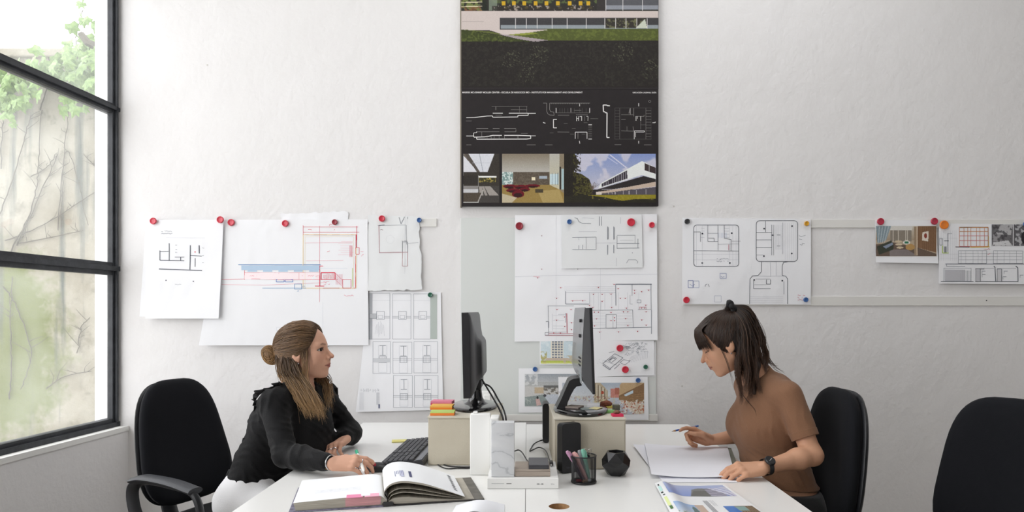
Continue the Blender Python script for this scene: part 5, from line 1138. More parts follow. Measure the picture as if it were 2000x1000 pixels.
# --- keyboard and mouse
def keyboard():
    L, W = .455, .158; root = empty('keyboard', (-.447, 2.61, DZ), R(-2), label='black keyboard beside the left box', cat='keyboard')
    # local x across rows (front at -x), y along the rows
    prof = [(-W/2-.004, .006), (-W/2+.012, .011), (W/2-.02, .024), (W/2, .026), (W/2+.004, .016), (W/2, .004), (-W/2, .001)]
    MB().prism(prof, 1, -L/2, L/2).build('body', mat('keyboard_black', '#232327', .35), root)
    MB().prism([(W/2-.026, .0245), (W/2-.004, .0268), (W/2-.004, .0278), (W/2-.026, .0255)], 1, -L/2+.01, L/2-.01).build('media_strip', mat('keyboard_grey', '#5b5e66', .3), root)
    mb = MB(); ux = .019
    rows = [('f', -L/2+.012), ]
    for r in range(6):
        x = -W/2+.016+r*.0195; z = .0115+.013*(x+W/2-.012)/(W-.032)+.001
        y = L/2-.012                       # the left end of the keyboard lies away from the camera
        if r == 0: ws = [1.3, 1.2, 1.2, 5.6, 1.2, 1.2, 1.2, 1.3]
        elif r == 1: ws = [2.2]+[1]*10+[2.7]
        elif r == 2: ws = [1.7]+[1]*11+[2.2]
        elif r == 3: ws = [1.5]+[1]*12+[1.4]
        elif r == 4: ws = [1]*13+[1.9]
        else: ws = [1, .4]+[1]*4+[.4]+[1]*4+[.4]+[1]*4
        def key(y0, w, h=.0055): mb.hexa([(x-.0085, y0-w+.001, z), (x+.0085, y0-w+.001, z), (x+.0085, y0-.001, z), (x-.0085, y0-.001, z), (x-.0068, y0-w+.003, z+h), (x+.0068, y0-w+.003, z+h), (x+.0068, y0-.003, z+h), (x-.0068, y0-.003, z+h)])
        for w in ws:
            if not (r == 5 and w == .4): key(y, w*ux)
            y -= w*ux
        y = L/2-.012-15*ux-.006
        for k in range(3): key(y, ux); y -= ux
        y -= .006
        for k in range(4):
            key(y, ux); y -= ux
    o = mb.build('keys', mat('key_black', '#3b3c41', .4), root); o['kind'] = 'stuff'
    for sy in (-1, 1): MB().box((W/2-.03, sy*L*.4-.01, 0), (W/2-.014, sy*L*.4+.01, .006), .001).build('foot', M_SATIN, root)
keyboard()
mp = on_desk(738, 922); ms = empty('mouse', (mp.x, mp.y+.02, DZ), R(8), label='black computer mouse under the hand of the woman in black', cat='mouse')
rings = []
for t in np.linspace(0, 1, 11):
    x = -.05+.1*t; hw = .030*math.sin(math.pi*min(max(t*.94+.03, 0), 1))**.45; hh = .033*math.sin(math.pi*(t*.9+.06))**.6*(1-.25*t)
    rings.append([(x, hw*math.cos(a), .001+max(hh*math.sin(a), 0)) for a in [math.pi*i/12 for i in range(13)]])
mb = MB(); mb.loft(rings, cap=False, closed=False); mb.build('shell', M_SATIN, ms, smooth=True)
MB().lathe([(.004, -.0025), (.0065, -.002), (.0065, .002), (.004, .0025)], 16, M=Matrix.Translation((.022, 0, .0265)) @ Matrix.Rotation(R(90), 4, 'X')).build('wheel', M_DKG, ms)
c = on_desk(781, 864); pad('sticky_note_pad', (c.x, c.y+.02), .075, .05, .004, R(10), [('#e8e08a', 1)], 'pale yellow sticky note pad behind the keyboard', DZ+.0005)
# --- loose sheets and magazine on the right desk
def flat_sheet(name, label, cat, q, lift, m, n=14, group=None, t=.0006):
    """q: four desk points (far left, far right, near right, near left); lift(u,v) height above the desk"""
    q = [Vector(a) for a in q]
    def pos(u, v, l=0.0):
        a = q[0].lerp(q[1], u); b = q[3].lerp(q[2], u); p = a.lerp(b, v); return Vector((p.x, p.y, DZ+lift(u, v)+l))
    root = empty(name, (sum(a.x for a in q)/4, sum(a.y for a in q)/4, DZ), label=label, cat=cat, group=group)
    V = []; Fc = []
    for bk in (0, 1):
        for j in range(n+1):
            for i in range(n+1): V.append(pos(i/n, j/n, 0 if bk else t))
    N = (n+1)**2; ix = lambda i, j, b: b*N+j*(n+1)+i
    for j in range(n):
        for i in range(n):
            Fc.append((ix(i, j, 0), ix(i, j+1, 0), ix(i+1, j+1, 0), ix(i+1, j, 0))); Fc.append((ix(i, j, 1), ix(i+1, j, 1), ix(i+1, j+1, 1), ix(i, j+1, 1)))
    for i in range(n):
        Fc += [(ix(i, 0, 0), ix(i+1, 0, 0), ix(i+1, 0, 1), ix(i, 0, 1)), (ix(i, n, 0), ix(i, n, 1), ix(i+1, n, 1), ix(i+1, n, 0)), (ix(0, i, 0), ix(0, i, 1), ix(0, i+1, 1), ix(0, i+1, 0)), (ix(n, i, 0), ix(n, i+1, 0), ix(n, i+1, 1), ix(n, i, 1))]
    me = np_mesh('sheet', V, Fc); me.set_sharp_from_angle(angle=R(40)); kid(link('paper', me, m), root)
    return root, (lambda u, v, l=0.0: pos(u, v, t+l))
D2 = lambda px, py: tuple(on_desk(px, py))
M_OFFICE = mat('office_paper', '#eff0f7', .75, spec=.2)
flat_sheet('grey_folder', 'grey folder lying under the white sheets by the woman in brown', 'folder', [D2(1330, 873), D2(1428, 876), D2(1440, 908), D2(1335, 915)], lambda u, v: .0006, mat('grey_folder', '#8f9488', .7), t=.002)
flat_sheet('loose_sheet', 'white sheet peeking out at the left under the blank top sheet', 'paper', [D2(1236, 873), D2(1400, 873), D2(1420, 925), D2(1277, 925)], lambda u, v: .003+.008*(1-u)**3*(1-v), M_OFFICE, group='sheets in front of the woman in brown')
flat_sheet('loose_sheet', 'white sheet peeking out at the near side under the blank top sheet', 'paper', [D2(1262, 900), D2(1420, 900), D2(1440, 943), D2(1296, 943)], lambda u, v: .0012, M_OFFICE, group='sheets in front of the woman in brown')
flat_sheet('loose_sheet', 'blank white top sheet held down by the woman in brown', 'paper', [D2(1259, 873), D2(1421, 875), D2(1436, 937), D2(1272, 935)], lambda u, v: .0052+.008*max(0, u-.35)**2*v*2.2+.010*(1-u)**4, M_OFFICE, group='sheets in front of the woman in brown')
mq = [D2(1279, 949), D2(1413, 951), D2(1545, 1042), D2(1328, 1042)]
def mag_lift(u, v): return .004+.012*math.exp(-((u-.12)/.10)**2)+.010*(1-v)*max(0, u-.6)
mg, mpos = flat_sheet('magazine', 'open glossy magazine with building photographs at the near right of the desk', 'magazine', mq, mag_lift, mat('magazine_page', '#f0f1f2', .35, coat=.2), n=28, t=.0012)
def page_img(u0, v0, u1, v1, nx, ny, paint, name, parent, pos):
    im = Img(0, 0, nx, ny, 1.0); paint(im); A = np.clip(im.A, 0, 1); L = np.where(A <= .04045, A/12.92, ((A+.055)/1.055)**2.4)
    V = [pos(u0+(u1-u0)*x/nx, v0+(v1-v0)*y/ny, .0005) for x, y in zip(im.X.ravel(), im.Y.ravel())]
    i = np.arange(im.nx*im.ny).reshape(im.ny, im.nx); Fq = np.stack([i[:-1, :-1], i[1:, :-1], i[1:, 1:], i[:-1, 1:]], -1).reshape(-1, 4)
    return kid(link(name, np_mesh(name, V, Fq, L.reshape(-1, 3)), attr_mat('magazine_print', .35, .4, coat=.2)), parent)
def ph1(im):
    im.grad([(0, 0), (121, 0), (121, 41), (0, 41)], '#a9b3d6', '#7d93d2'); im.poly([(38, 41), (50, 16), (66, 10), (84, 12), (104, 41)], '#6f706e'); im.poly([(38, 41), (52, 20), (80, 20), (82, 41)], '#54544f')
    im.rect(76, 14, 104, 41, '#8f8ba0'); 
    for k in range(9): im.line([(76, 14+k*3.2), (112, 18+k*3.2)], 1, '#c9c6d3' if k % 2 else '#4d4a5c')
    im.poly([(84, 10), (100, 9), (121, 26), (121, 41), (112, 41)], '#cfcfe0'); im.line([(90, 10), (110, 26), (116, 41)], 2, '#7f83b5'); im.poly([(104, 8), (121, 8), (121, 24)], '#c3c4d6')
page_img(.10, .03, .96, .30, 120, 40, ph1, 'cover_photo', mg, mpos)
def ph2(im): im.grad([(0, 0), (61, 0), (61, 41), (0, 41)], '#8fb0dd', '#d7d9da'); im.poly([(30, 41), (34, 10), (38, 4), (42, 10), (48, 41)], '#4f6b68'); im.poly([(42, 0), (61, 0), (61, 41), (48, 41)], '#c2aa98'); im.speck(im.Y > 25, '#7d8a70', .55, 5, 2)
page_img(.08, .50, .42, .80, 60, 40, ph2, 'small_photo', mg, mpos)
def ph3(im): im.rect(0, 0, 61, 41, '#3f78c2'); im.poly([(22, 0), (61, 0), (61, 41), (30, 41)], '#8b7a63'); im.hatch = None; [im.line([(26+k*5, 0), (32+k*5, 41)], 1.6, '#4b4338') for k in range(7)]; im.rect(24, 2, 44, 14, '#86a9a6')
page_img(.64, .52, .97, .80, 60, 40, ph3, 'small_photo', mg, mpos)
pr = Print(lambda u, v, l=0.0: mpos(u, v, l))
for k in range(5): pr.line([(.47+k*.012, .40), (.47+k*.012, .72)], .004, '#6a6a70', step=.05)
for k in range(3): pr.line([(.55+k*.02, .39), (.55+k*.018, .52)], .003, '#9a9aa0', step=.05)
for (u0, v0, u1, v1, cc) in ((.012, .10, .05, .22, '#bfe3df'), (.012, .24, .04, .27, '#35403c'), (.015, .36, .05, .55, '#dfe9a8'), (.02, .05, .04, .085, '#2f3a38'), (.02, .30, .045, .32, '#4a5550'), (.02, .56, .05, .62, '#54784a')): pr.quad((u0, v0), (u1, v0), (u1, v1), (u0, v1), cc)
pr.build('small_print', mg)
# --- rolled white sheet at the near edge
q = [(-.205, 1.915, DZ), (-.066, 1.925, DZ), (-.06, 1.72, DZ), (-.215, 1.72, DZ)]
flat_sheet('curled_sheet', 'white sheet curling up at the near edge of the left desk', 'paper', q, lambda u, v: .001+.042*math.sin(math.pi*min(1, u*1.0))**1.2*(.35+.65*v), mat('curled_paper', '#f1f3f8', .6))
# --- open book on the left desk
def open_book():
    root = empty('open_book', (-.430, 2.035, DZ), R(13.5), label='large open book with dark cover in front of the woman in black', cat='book')
    W, Hh = .262, .126
    M_PG = mat('book_page', '#f4f6f9', .6, spec=.3); M_ED = mat('book_edge', '#b9b3a6', .9, stretch=(1, 1, 90), var=.35, vscale=9); M_CV = mat('book_cover', '#2c2a2b', .5); M_CI = mat('cover_inner', '#6d6a63', .6, col2='#57544e', vscale=40)
    # covers
    MB().box((-W-.008, -Hh-.006, .0005), (-.012, Hh+.006, .004), .0008).build('cover', mat('cover_lilac', '#8d8aa0', .6, col2='#5a5868', vscale=60), root)
    MB().box((.012, -Hh-.006, .0005), (W+.018, Hh+.006, .004), .0008).build('cover', M_CV, root)
    MB().box((.17, -Hh-.005, .004), (W+.017, Hh+.005, .0046)).build('endpaper', M_CI, root)
    sp = [(-.014, .001), (.014, .001), (.016, .009), (.012, .013), (-.012, .013), (-.016, .009)]
    MB().prism(sp, 1, -Hh-.006, Hh+.006).build('spine', M_CV, root)
    def block(top, bot, name, m, y0=-Hh, y1=Hh):
        return MB().prism(list(top)+list(bot)[::-1], 1, y0, y1).build(name, m, root, smooth=True, auto=40)
    # left page block: top curve from the gutter outward
    lt = [tuple(q) for q in spline([(-.002, .016), (-.02, .030), (-.06, .034), (-.14, .031), (-.24, .027), (-W+.004, .026)], 6)]
    lb = [tuple(q) for q in spline([(-.004, .0105), (-.02, .0052), (-.06, .0045), (-.14, .0045), (-.24, .0045), (-W+.010, .0045)], 6)]
    block(lt, lb, 'page_block', M_ED)
    def skin(curve, name, y0=-Hh-.0004, y1=Hh+.0004, th=.0007):
        up = [(x, z+th) for x, z in curve]; return MB().prism(up+list(curve)[::-1], 1, y0, y1).build(name, M_PG, root, smooth=True, auto=40)
    skin(lt, 'left_page')
    # right half: a low block and fanned leaves arching over it
    rt0 = [tuple(q) for q in spline([(.002, .014), (.02, .022), (.06, .022), (.12, .014), (.18, .008), (W-.012, .0052)], 6)]
    rb0 = [tuple(q) for q in spline([(.004, .0105), (.02, .0055), (.06, .0046), (.12, .0046), (.18, .0046), (W-.012, .0046)], 6)]
    block(rt0, rb0, 'page_block', M_ED)
    fans = [[(.002, .016), (.012, .030), (.045, .036), (.10, .028), (.16, .017), (.215, .009)],
            [(.001, .018), (.004, .034), (.030, .047), (.075, .044), (.14, .029), (.215, .011)],
            [(0, .019), (-.010, .038), (.008, .058), (.045, .064), (.10, .054), (.16, .035), (.222, .0125)]]
    for k, f in enumerate(fans):
        cv = [tuple(q) for q in spline(f, 7)]
        th = (.0016, .0012, .0055)[k]; up = [(x, z+th*min(1, 3*(1-i/len(cv)))) for i, (x, z) in enumerate(cv)]
        MB().prism(up+cv[::-1], 1, -Hh, Hh).build('page_leaf', M_ED, root, smooth=True, auto=40)
        if k == 2: top = up
    skin(top, 'right_page')
    def along(curve):
        xs = np.array([c[0] for c in curve]); zs = np.array([c[1] for c in curve]); s = np.r_[0, np.cumsum(np.hypot(np.diff(xs), np.diff(zs)))]; s /= s[-1]
        return lambda u, v, l=0.0: (float(np.interp(u, s, xs)), Hh-2*Hh*v, float(np.interp(u, s, zs))+.0009+l)
    pr = Print(along(top))
    for k in range(6): pr.line([(.24+.018*k, .50), (.24+.018*k, .50+(.26 if k in (0, 3, 5) else .16))], .006, '#7f83a8', step=.04)
    pr.rect(.30, .50, .335, .80, '#c6c9de', 1); pr.rect(.39, .52, .42, .80, '#55587a', 1)
    for k in range(9): pr.line([(.90, .12+k*.085), (.93, .12+k*.085+.05)], .022 if k % 3 else .03, '#77777c', step=.05)
    o = np_mesh('page_print', pr.V, pr.Fc, pr.C, False); oo = link('right_print', o, M_PRINT, root); oo['kind'] = 'stuff'
    pr = Print(along(lt))
    for k in range(3): pr.line([(.30, .62+.05*k), (.80, .60+.05*k)], .004, '#c9cfdb', step=.05)
    for k in range(5): pr.scrib(.35+.09*k, .62, .05, .03, '#aeb6c6', 2, .003, k)
    o = np_mesh('page_print', pr.V, pr.Fc, pr.C, False); oo = link('left_print', o, M_PRINT, root); oo['kind'] = 'stuff'
    for x0, x1, c in ((-.115, -.07, '#ee8fb4'), (-.065, -.025, '#f3b3ca')):
        MB().box((x0, -Hh-.012, .0335), (x1, -Hh+.02, .0345)).build('sticky_tab', mat('tab_'+c[1:], c, .6), root)
    MB().box((-.118, -Hh-.0012, .007), (-.02, -Hh-.0004, .030)).build('pink_edge', mat('pink_edge', '#d9a3a6', .8, stretch=(1, 1, 90), var=.3, vscale=9), root)
open_book()
# ---------------------------------------------------------------- people: smooth implicit surfaces meshed by surface nets
A3 = lambda p: np.array(p, np.float32)
def smin(a, b, k):
    h = np.clip(.5+.5*(b-a)/k, 0, 1); return b*(1-h)+a*h-k*h*(1-h)
def smax(a, b, k): return -smin(-a, -b, k)
def sph(p, c, r): return np.sqrt(((p-A3(c))**2).sum(1))-r
def ell(p, c, r):
    q = p-A3(c); r = A3(r); k0 = np.sqrt(((q/r)**2).sum(1)); k1 = np.sqrt(((q/(r*r))**2).sum(1))+1e-9; return k0*(k0-1)/k1
def cap(p, a, b, ra, rb=None):
    rb = ra if rb is None else rb; a, b = A3(a), A3(b); ba = b-a; t = np.clip(((p-a) @ ba)/max(float(ba @ ba), 1e-12), 0, 1)
    return np.sqrt(((p-a-t[:, None]*ba)**2).sum(1))-(ra+(rb-ra)*t)
def econe(p, a, b, wa, da, wb, db, lat):
    """segment with an elliptic section: half width along lat, half depth across"""
    a, b, lat = A3(a), A3(b), A3(lat); ax = b-a; L = float(np.linalg.norm(ax)); ax = ax/L; lat = lat-ax*float(lat @ ax); lat /= np.linalg.norm(lat); dep = np.cross(ax, lat)
    q = p-a; s = q @ ax; t = np.clip(s/L, 0, 1); e = s-t*L; w = wa+(wb-wa)*t; d = da+(db-da)*t
    u = (q @ lat)/w; v = (q @ dep)/d; m = np.minimum(w, d); k0 = np.sqrt(u*u+v*v+(e/m)**2); k1 = np.sqrt((u/w)**2+(v/d)**2+(e/m/m)**2)+1e-9
    return k0*(k0-1)/k1
def wrinkle(p, f=30.0, s=0.0):
    return (np.sin(p[:, 0]*f+3*np.sin(p[:, 2]*f*.6+s)+s)+np.sin(p[:, 2]*f*1.3+2*np.sin(p[:, 1]*f*.8+s*2))+np.sin(p[:, 1]*f*1.1+2.4*np.sin(p[:, 0]*f*.7-s)))/3
def fold(p, d, f, s=0.0):
    """narrow creases running across direction d"""
    d = A3(d); d = d/np.linalg.norm(d); e = np.cross(d, A3((.2, .9, .4))); t = p @ d; v = p @ e
    m = np.clip(.5+.9*np.sin(v*f*.35+s)*np.sin(t*f*.22+2*s), 0, 1); return (np.abs(np.sin(t*f*.5+1.6*np.sin(v*f*.25+s)))-.6)*m
def net(f, lo, hi, h):
    lo, hi = np.array(lo, float), np.array(hi, float); B = 8
    nb = np.ceil((hi-lo)/(h*B)).astype(int); n = nb*B
    ctr = [lo[i]+(np.arange(nb[i])+.5)*h*B-h*.5 for i in range(3)]
    G = np.stack(np.meshgrid(*ctr, indexing='ij'), -1).reshape(-1, 3).astype(np.float32)
    dc = f(G); act = np.abs(dc) < h*B*1.35
    D = np.repeat(np.repeat(np.repeat(np.sign(dc).reshape(nb).astype(np.float32), B, 0), B, 1), B, 2)
    idx = np.argwhere(act.reshape(nb)); o = np.stack(np.meshgrid(*[np.arange(B)]*3, indexing='ij'), -1).reshape(-1, 3)
    for c in range(0, len(idx), 600):
        I = (idx[c:c+600, None, :]*B+o[None]).reshape(-1, 3); D[I[:, 0], I[:, 1], I[:, 2]] = f((lo+I*h).astype(np.float32))
    ins = D < 0
    s = np.zeros(np.array(D.shape)-1, np.int8); cor = [(i, j, k) for i in (0, 1) for j in (0, 1) for k in (0, 1)]
    for i, j, k in cor: s += ins[i:n[0]-1+i, j:n[1]-1+j, k:n[2]-1+k]
    C = np.argwhere((s > 0) & (s < 8)); vid = np.full(s.shape, -1, np.int64); vid[C[:, 0], C[:, 1], C[:, 2]] = np.arange(len(C))
    d = np.stack([D[C[:, 0]+i, C[:, 1]+j, C[:, 2]+k] for i, j, k in cor], 1); acc = np.zeros((len(C), 3)); cnt = np.zeros(len(C)); cc = np.array(cor, float)
    for a in range(8):
        for b in range(a+1, 8):
            if np.abs(cc[a]-cc[b]).sum() != 1: continue
            m = (d[:, a] < 0) != (d[:, b] < 0); den = np.where(m, d[:, a]-d[:, b], 1); t = np.clip(d[:, a]/den, 0, 1)[:, None]
            acc += np.where(m[:, None], cc[a]+(cc[b]-cc[a])*t, 0); cnt += m
    V = lo+(C+acc/np.maximum(cnt, 1)[:, None])*h
    Q = []
    for ax in range(3):
        u, v = [(1, 2), (2, 0), (0, 1)][ax]; sl = [slice(1, None)]*3; sl[ax] = slice(0, -1); s2 = [slice(1, None)]*3; s2[ax] = slice(1, None)
        a = ins[tuple(sl)]; bb = ins[tuple(s2)]; a, bb = a[:s.shape[0], :s.shape[1], :s.shape[2]], bb[:s.shape[0], :s.shape[1], :s.shape[2]]
        E = np.argwhere(a != bb); 
        if not len(E): continue
        fl = a[E[:, 0], E[:, 1], E[:, 2]]; base = E.copy(); base[:, u] += 1; base[:, v] += 1
        def cell(du, dv):
            q = base.copy(); q[:, u] -= du; q[:, v] -= dv; ok = (q >= 0).all(1) & (q < np.array(s.shape)).all(1); r = np.full(len(q), -1); r[ok] = vid[q[ok, 0], q[ok, 1], q[ok, 2]]; return r
        qd = np.stack([cell(1, 1), cell(0, 1), cell(0, 0), cell(1, 0)], 1); qd = np.where(fl[:, None], qd, qd[:, ::-1]); Q.append(qd[(qd >= 0).all(1)])
    return V, np.concatenate(Q)
def sdf_obj(name, f, lo, hi, h, m, parent, color=None):
    V, Q = net(f, lo, hi, h); me = np_mesh(name, V, Q, color(V.astype(np.float32)) if color else None)
    return kid(link(name, me, m), parent)
# ---- head
class Frame:
    def __init__(s, c, fwd, up, sc=1.0):
        f = Vector(fwd).normalized(); u = Vector(up); u = (u-f*u.dot(f)).normalized(); l = u.cross(f)
        s.c = A3(c); s.R = np.array([f[:], l[:], u[:]], np.float32); s.s = sc
    def loc(s, p): return ((p-s.c) @ s.R.T)/s.s
    def wor(s, q): return Vector((np.array(q, np.float32)*s.s) @ s.R+s.c)
EYE = (.0665, .031, .001)
def lid_open(q, up, dn):
    z = q[:, 2]-EYE[2]; w = 1-((q[:, 1]-EYE[1]-.002)/.0165)**2
    return np.maximum(np.maximum(np.where(z > 0, z-up*w, -z-dn*w), sph(q, EYE, .0185)), -(q[:, 0]-.0635))
def head_sdf(p, up=.0070, dn=.0050):
    q = p.copy(); q[:, 1] = np.abs(q[:, 1])
    d = ell(p, (-.012, 0, .028), (.098, .074, .082))
    d = smin(d, ell(p, (.026, 0, -.026), (.058, .0535, .078)), .03)
    d = smin(d, ell(p, (.028, 0, -.070), (.049, .046, .034)), .02)
    d = smin(d, cap(q, (.000, .048, -.052), (.055, .018, -.094), .016, .013), .022)
    d = smin(d, ell(p, (.068, 0, -.096), (.0155, .017, .015)), .018)
    d = smin(d, sph(q, (.050, .040, -.022), .020), .022); d = smin(d, sph(q, (.044, .034, -.048), .0215), .03)
    d = smin(d, cap(q, (.077, .006, .019), (.064, .042, .018), .0105, .009), .012)
    d = smin(d, cap(p, (.0775, 0, .012), (.1045, 0, -.026), .0060, .0074), .010)
    d = smin(d, sph(p, (.1070, 0, -.0300), .0080), .006)
    d = smin(d, sph(q, (.0925, .0105, -.037), .0066), .005)
    d = smin(d, cap(p, (.086, 0, -.028), (.0905, 0, -.045), .010, .008), .006)
    d = smax(d, -sph(q, (.0925, .031, .001), .0155), .011)
    d = smin(d, sph(q, EYE, .0143), .004)
    d = smin(d, ell(p, (.068, 0, -.060), (.0255, .029, .026)), .012)
    d = smin(d, cap(q, (.0945, .0, -.0580), (.081, .0215, -.0622), .0040, .0028), .004)
    d = smin(d, cap(q, (.0925, 0, -.0690), (.081, .0185, -.0655), .0050, .003), .004)
    d = smax(d, -cap(q, (.0995, 0, -.0630), (.084, .0245, -.0632), .0016), .0025)
    d = smax(d, -sph(p, (.0985, 0, -.0815), .0085), .008)
    d = smax(d, -lid_open(q, up, dn), .0012)
    ear = ell(q, (-.010, .0755, -.006), (.0185, .0075, .031)); ear = smax(ear, -ell(q, (-.004, .0855, .000), (.0118, .0085, .0215)), .003); ear = smin(ear, cap(q, (-.002, .076, .012), (-.013, .0775, -.006), .0022, .002), .003); ear = smin(ear, sph(q, (.0055, .0765, -.008), .0035), .003); ear = smin(ear, ell(q, (-.004, .073, -.031), (.008, .005, .009)), .004)
    return smin(d, ear, .006)
def head_color(q0, C, up=.0070, dn=.0050, skin='#cf9f84', lip='#a9605a', brow='#4a3527'):
    q = q0.copy(); q[:, 1] = np.abs(q[:, 1])
    def blend(mask, col): C[:] = C*(1-mask[:, None])+np.array(lin(col))*mask[:, None]
    ramp = lambda d, a, b: np.clip((b-d)/(b-a), 0, 1)
    blend(.22*ramp(sph(q, (.075, .045, -.030), 0), .005, .03), '#d08f7a'); blend(.4*ramp(sph(q, (.110, 0, -.034), 0), .004, .018), '#c07a68')
    lipd = np.minimum(cap(q, (.0955, .0, -.0590), (.082, .0200, -.0625), .0036, .0024), cap(q, (.0935, 0, -.0685), (.082, .0175, -.0652), .0048, .0026)); blend(.85*ramp(lipd, .0008, .0026), lip)
    blend(.8*ramp(cap(q, (.099, 0, -.0630), (.0845, .0235, -.0632), .0005), .0006, .0018), '#6b3430')
    br = np.minimum(cap(q, (.088, .012, .0205), (.083, .028, .0245), .0018, .0022), cap(q, (.083, .028, .0245), (.064, .050, .0165), .0020, .0010)); blend(.7*ramp(br, -.0005, .0030), brow); blend(.7*ramp(sph(q, (.0985, .0055, -.0415), 0), .002, .0045), '#5a2f28')  # brow line, then the shade of the nostril hollow painted on, not carved
    lo = lid_open(q, up, dn); m = ramp(np.abs(lo), .0006, .0020)*(q[:, 0] > .060)*(np.abs(q[:, 1]-.033) < .019); blend(.85*m*np.where(q[:, 2] > EYE[2]-.001, 1, .45), '#2b1d18')
    blend(.35*ramp(sph(q, (.083, .031, -.003), 0), .010, .018)*(lo > 0), '#a8745f')
    return C
# ---- hand
FING = {'index': ((.083, .0255, .002), (.039, .024, .019), .0083), 'middle': ((.086, .008, .005), (.043, .027, .020), .0085), 'ring': ((.081, -.0095, .003), (.040, .025, .019), .0081), 'pinky': ((.073, -.0260, -.004), (.031, .019, .017), .0071)}
def hand(w, fwd, nor, thumb_side, curls, thumb, splay=None, sc=.95):
    """prims (a,b,ra,rb,k) in world; curls: finger -> three bend angles; thumb: three local points"""
    x = Vector(fwd).normalized(); n = Vector(nor); n = (n-x*n.dot(x)).normalized(); y = n.cross(x)*thumb_side
    W = lambda q: Vector(w)+(x*q[0]+y*q[1]+n*q[2])*sc
    pr = []; tips = {}
    for k, (b, L, r) in FING.items():
        pr.append((W((.004, b[1]*.42, -.001)), W(b), .0135*sc, .0096*sc, .009)); pr.append((W((b[0], b[1], b[2]+.002)), W((b[0]+.004, b[1], b[2]+.002)), .0092*sc, .0088*sc, .006))
    pr.append((W((.012, .016, -.007)), W((.055, .020, -.008)), .014*sc, .012*sc, .010)); pr.append((W((.012, -.016, -.007)), W((.055, -.018, -.009)), .013*sc, .011*sc, .010))
    for k, (b, L, r) in FING.items():
        a = 0; p = Vector(b); sp = (splay or {}).get(k, 0.0); pts = [p]
        for i in range(3):
            a += math.radians(curls[k][i]); d = Vector((math.cos(a)*math.cos(sp), math.cos(a)*math.sin(sp), -math.sin(a))); p = p+d*L[i]; pts.append(p)
        rr = [r*1.08, r, r*.9, r*.74]
        for i in range(3): pr.append((W(pts[i]), W(pts[i+1]), rr[i]*sc, rr[i+1]*sc, .0028))
        tips[k] = [W(q) for q in pts]
    t = [Vector(q) for q in thumb]; pr.append((W((.014, .016, -.008)), W(t[0]), .0155*sc, .0125*sc, .010)); pr.append((W(t[0]), W(t[1]), .0108*sc, .0095*sc, .004)); pr.append((W(t[1]), W(t[2]), .0095*sc, .0078*sc, .003)); tips['thumb'] = [W(q) for q in t]
    return pr, tips
def prims(p, pr, d=None):
    for a, b, ra, rb, k in pr:
        e = cap(p, a, b, ra, rb); d = e if d is None else smin(d, e, k)
    return d
def strands(name, paths, r, m, parent, colf, n=5, seg=None):
    """paths: list of Nx3 arrays; colf(path, i) gives an Nx3 linear colour array"""
    V = []; Q = []; C = []; off = 0; ang = np.arange(n)*2*np.pi/n
    for i, P_ in enumerate(paths):
        P_ = np.asarray(P_, float); N = len(P_); T = np.gradient(P_, axis=0); T /= np.linalg.norm(T, axis=1)[:, None]+1e-9
        ref = np.array([.31, .9, .29]); U = np.cross(T, ref); U /= np.linalg.norm(U, axis=1)[:, None]+1e-9; Wv = np.cross(T, U)
        rr = (r[i] if hasattr(r, '__len__') else r)*np.clip(np.minimum(1.4-1.25*np.linspace(0, 1, N), 1), .12, 1)
        ring = P_[:, None]+rr[:, None, None]*(np.cos(ang)[None, :, None]*U[:, None]+np.sin(ang)[None, :, None]*Wv[:, None]); V.append(ring.reshape(-1, 3)); C.append(np.repeat(colf(P_, i), n, 0))
        idx = off+np.arange(N*n).reshape(N, n); a, b = idx[:-1], idx[1:]; Q.append(np.stack([a, np.roll(a, -1, 1), np.roll(b, -1, 1), b], -1).reshape(-1, 4)); off += N*n
    return kid(link(name, np_mesh(name, np.concatenate(V), np.concatenate(Q), np.concatenate(C)), m), parent)
def sp_arr(pts, n): return np.array(spline([np.array(q, float) for q in pts], n))
def ring_obj(name, c, axis, r, t, m, parent, n=28, flat=1.0, up=None):
    ax = Vector(axis).normalized(); u = ax.orthogonal().normalized(); v = ax.cross(u); c = Vector(c)
    return kid(MB().tube([c+(u*math.cos(2*math.pi*i/n)+v*math.sin(2*math.pi*i/n))*r for i in range(n)], t, 8, closed=True, flat=flat).build(name, m, smooth=True), parent)
def eye_obj(fr, sgn, parent, gaze=(1, 0, 0)):
    c = fr.wor((EYE[0]+.0004, EYE[1]*sgn, EYE[2])); bm = bmesh.new(); bmesh.ops.create_uvsphere(bm, u_segments=28, v_segments=20, radius=.0125*fr.s)
    me = bpy.data.meshes.new('eyeball'); bm.to_mesh(me); bm.free(); g = Vector(gaze).normalized()
    a = me.color_attributes.new('Col', 'FLOAT_COLOR', 'POINT')
    gd = (fr.wor((EYE[0]+g.x, EYE[1]*sgn+g.y, EYE[2]+g.z))-fr.wor((EYE[0], EYE[1]*sgn, EYE[2]))).normalized()
    for v in me.vertices:
        k = v.co.normalized().dot(gd); a.data[v.index].color = (*lin('#0d0908' if k > .94 else '#3d2819' if k > .83 else '#ded6d0'), 1)
    return kid(link('eyeball', me, attr_mat('eye', .08, .5), loc=c, smooth=True), parent)
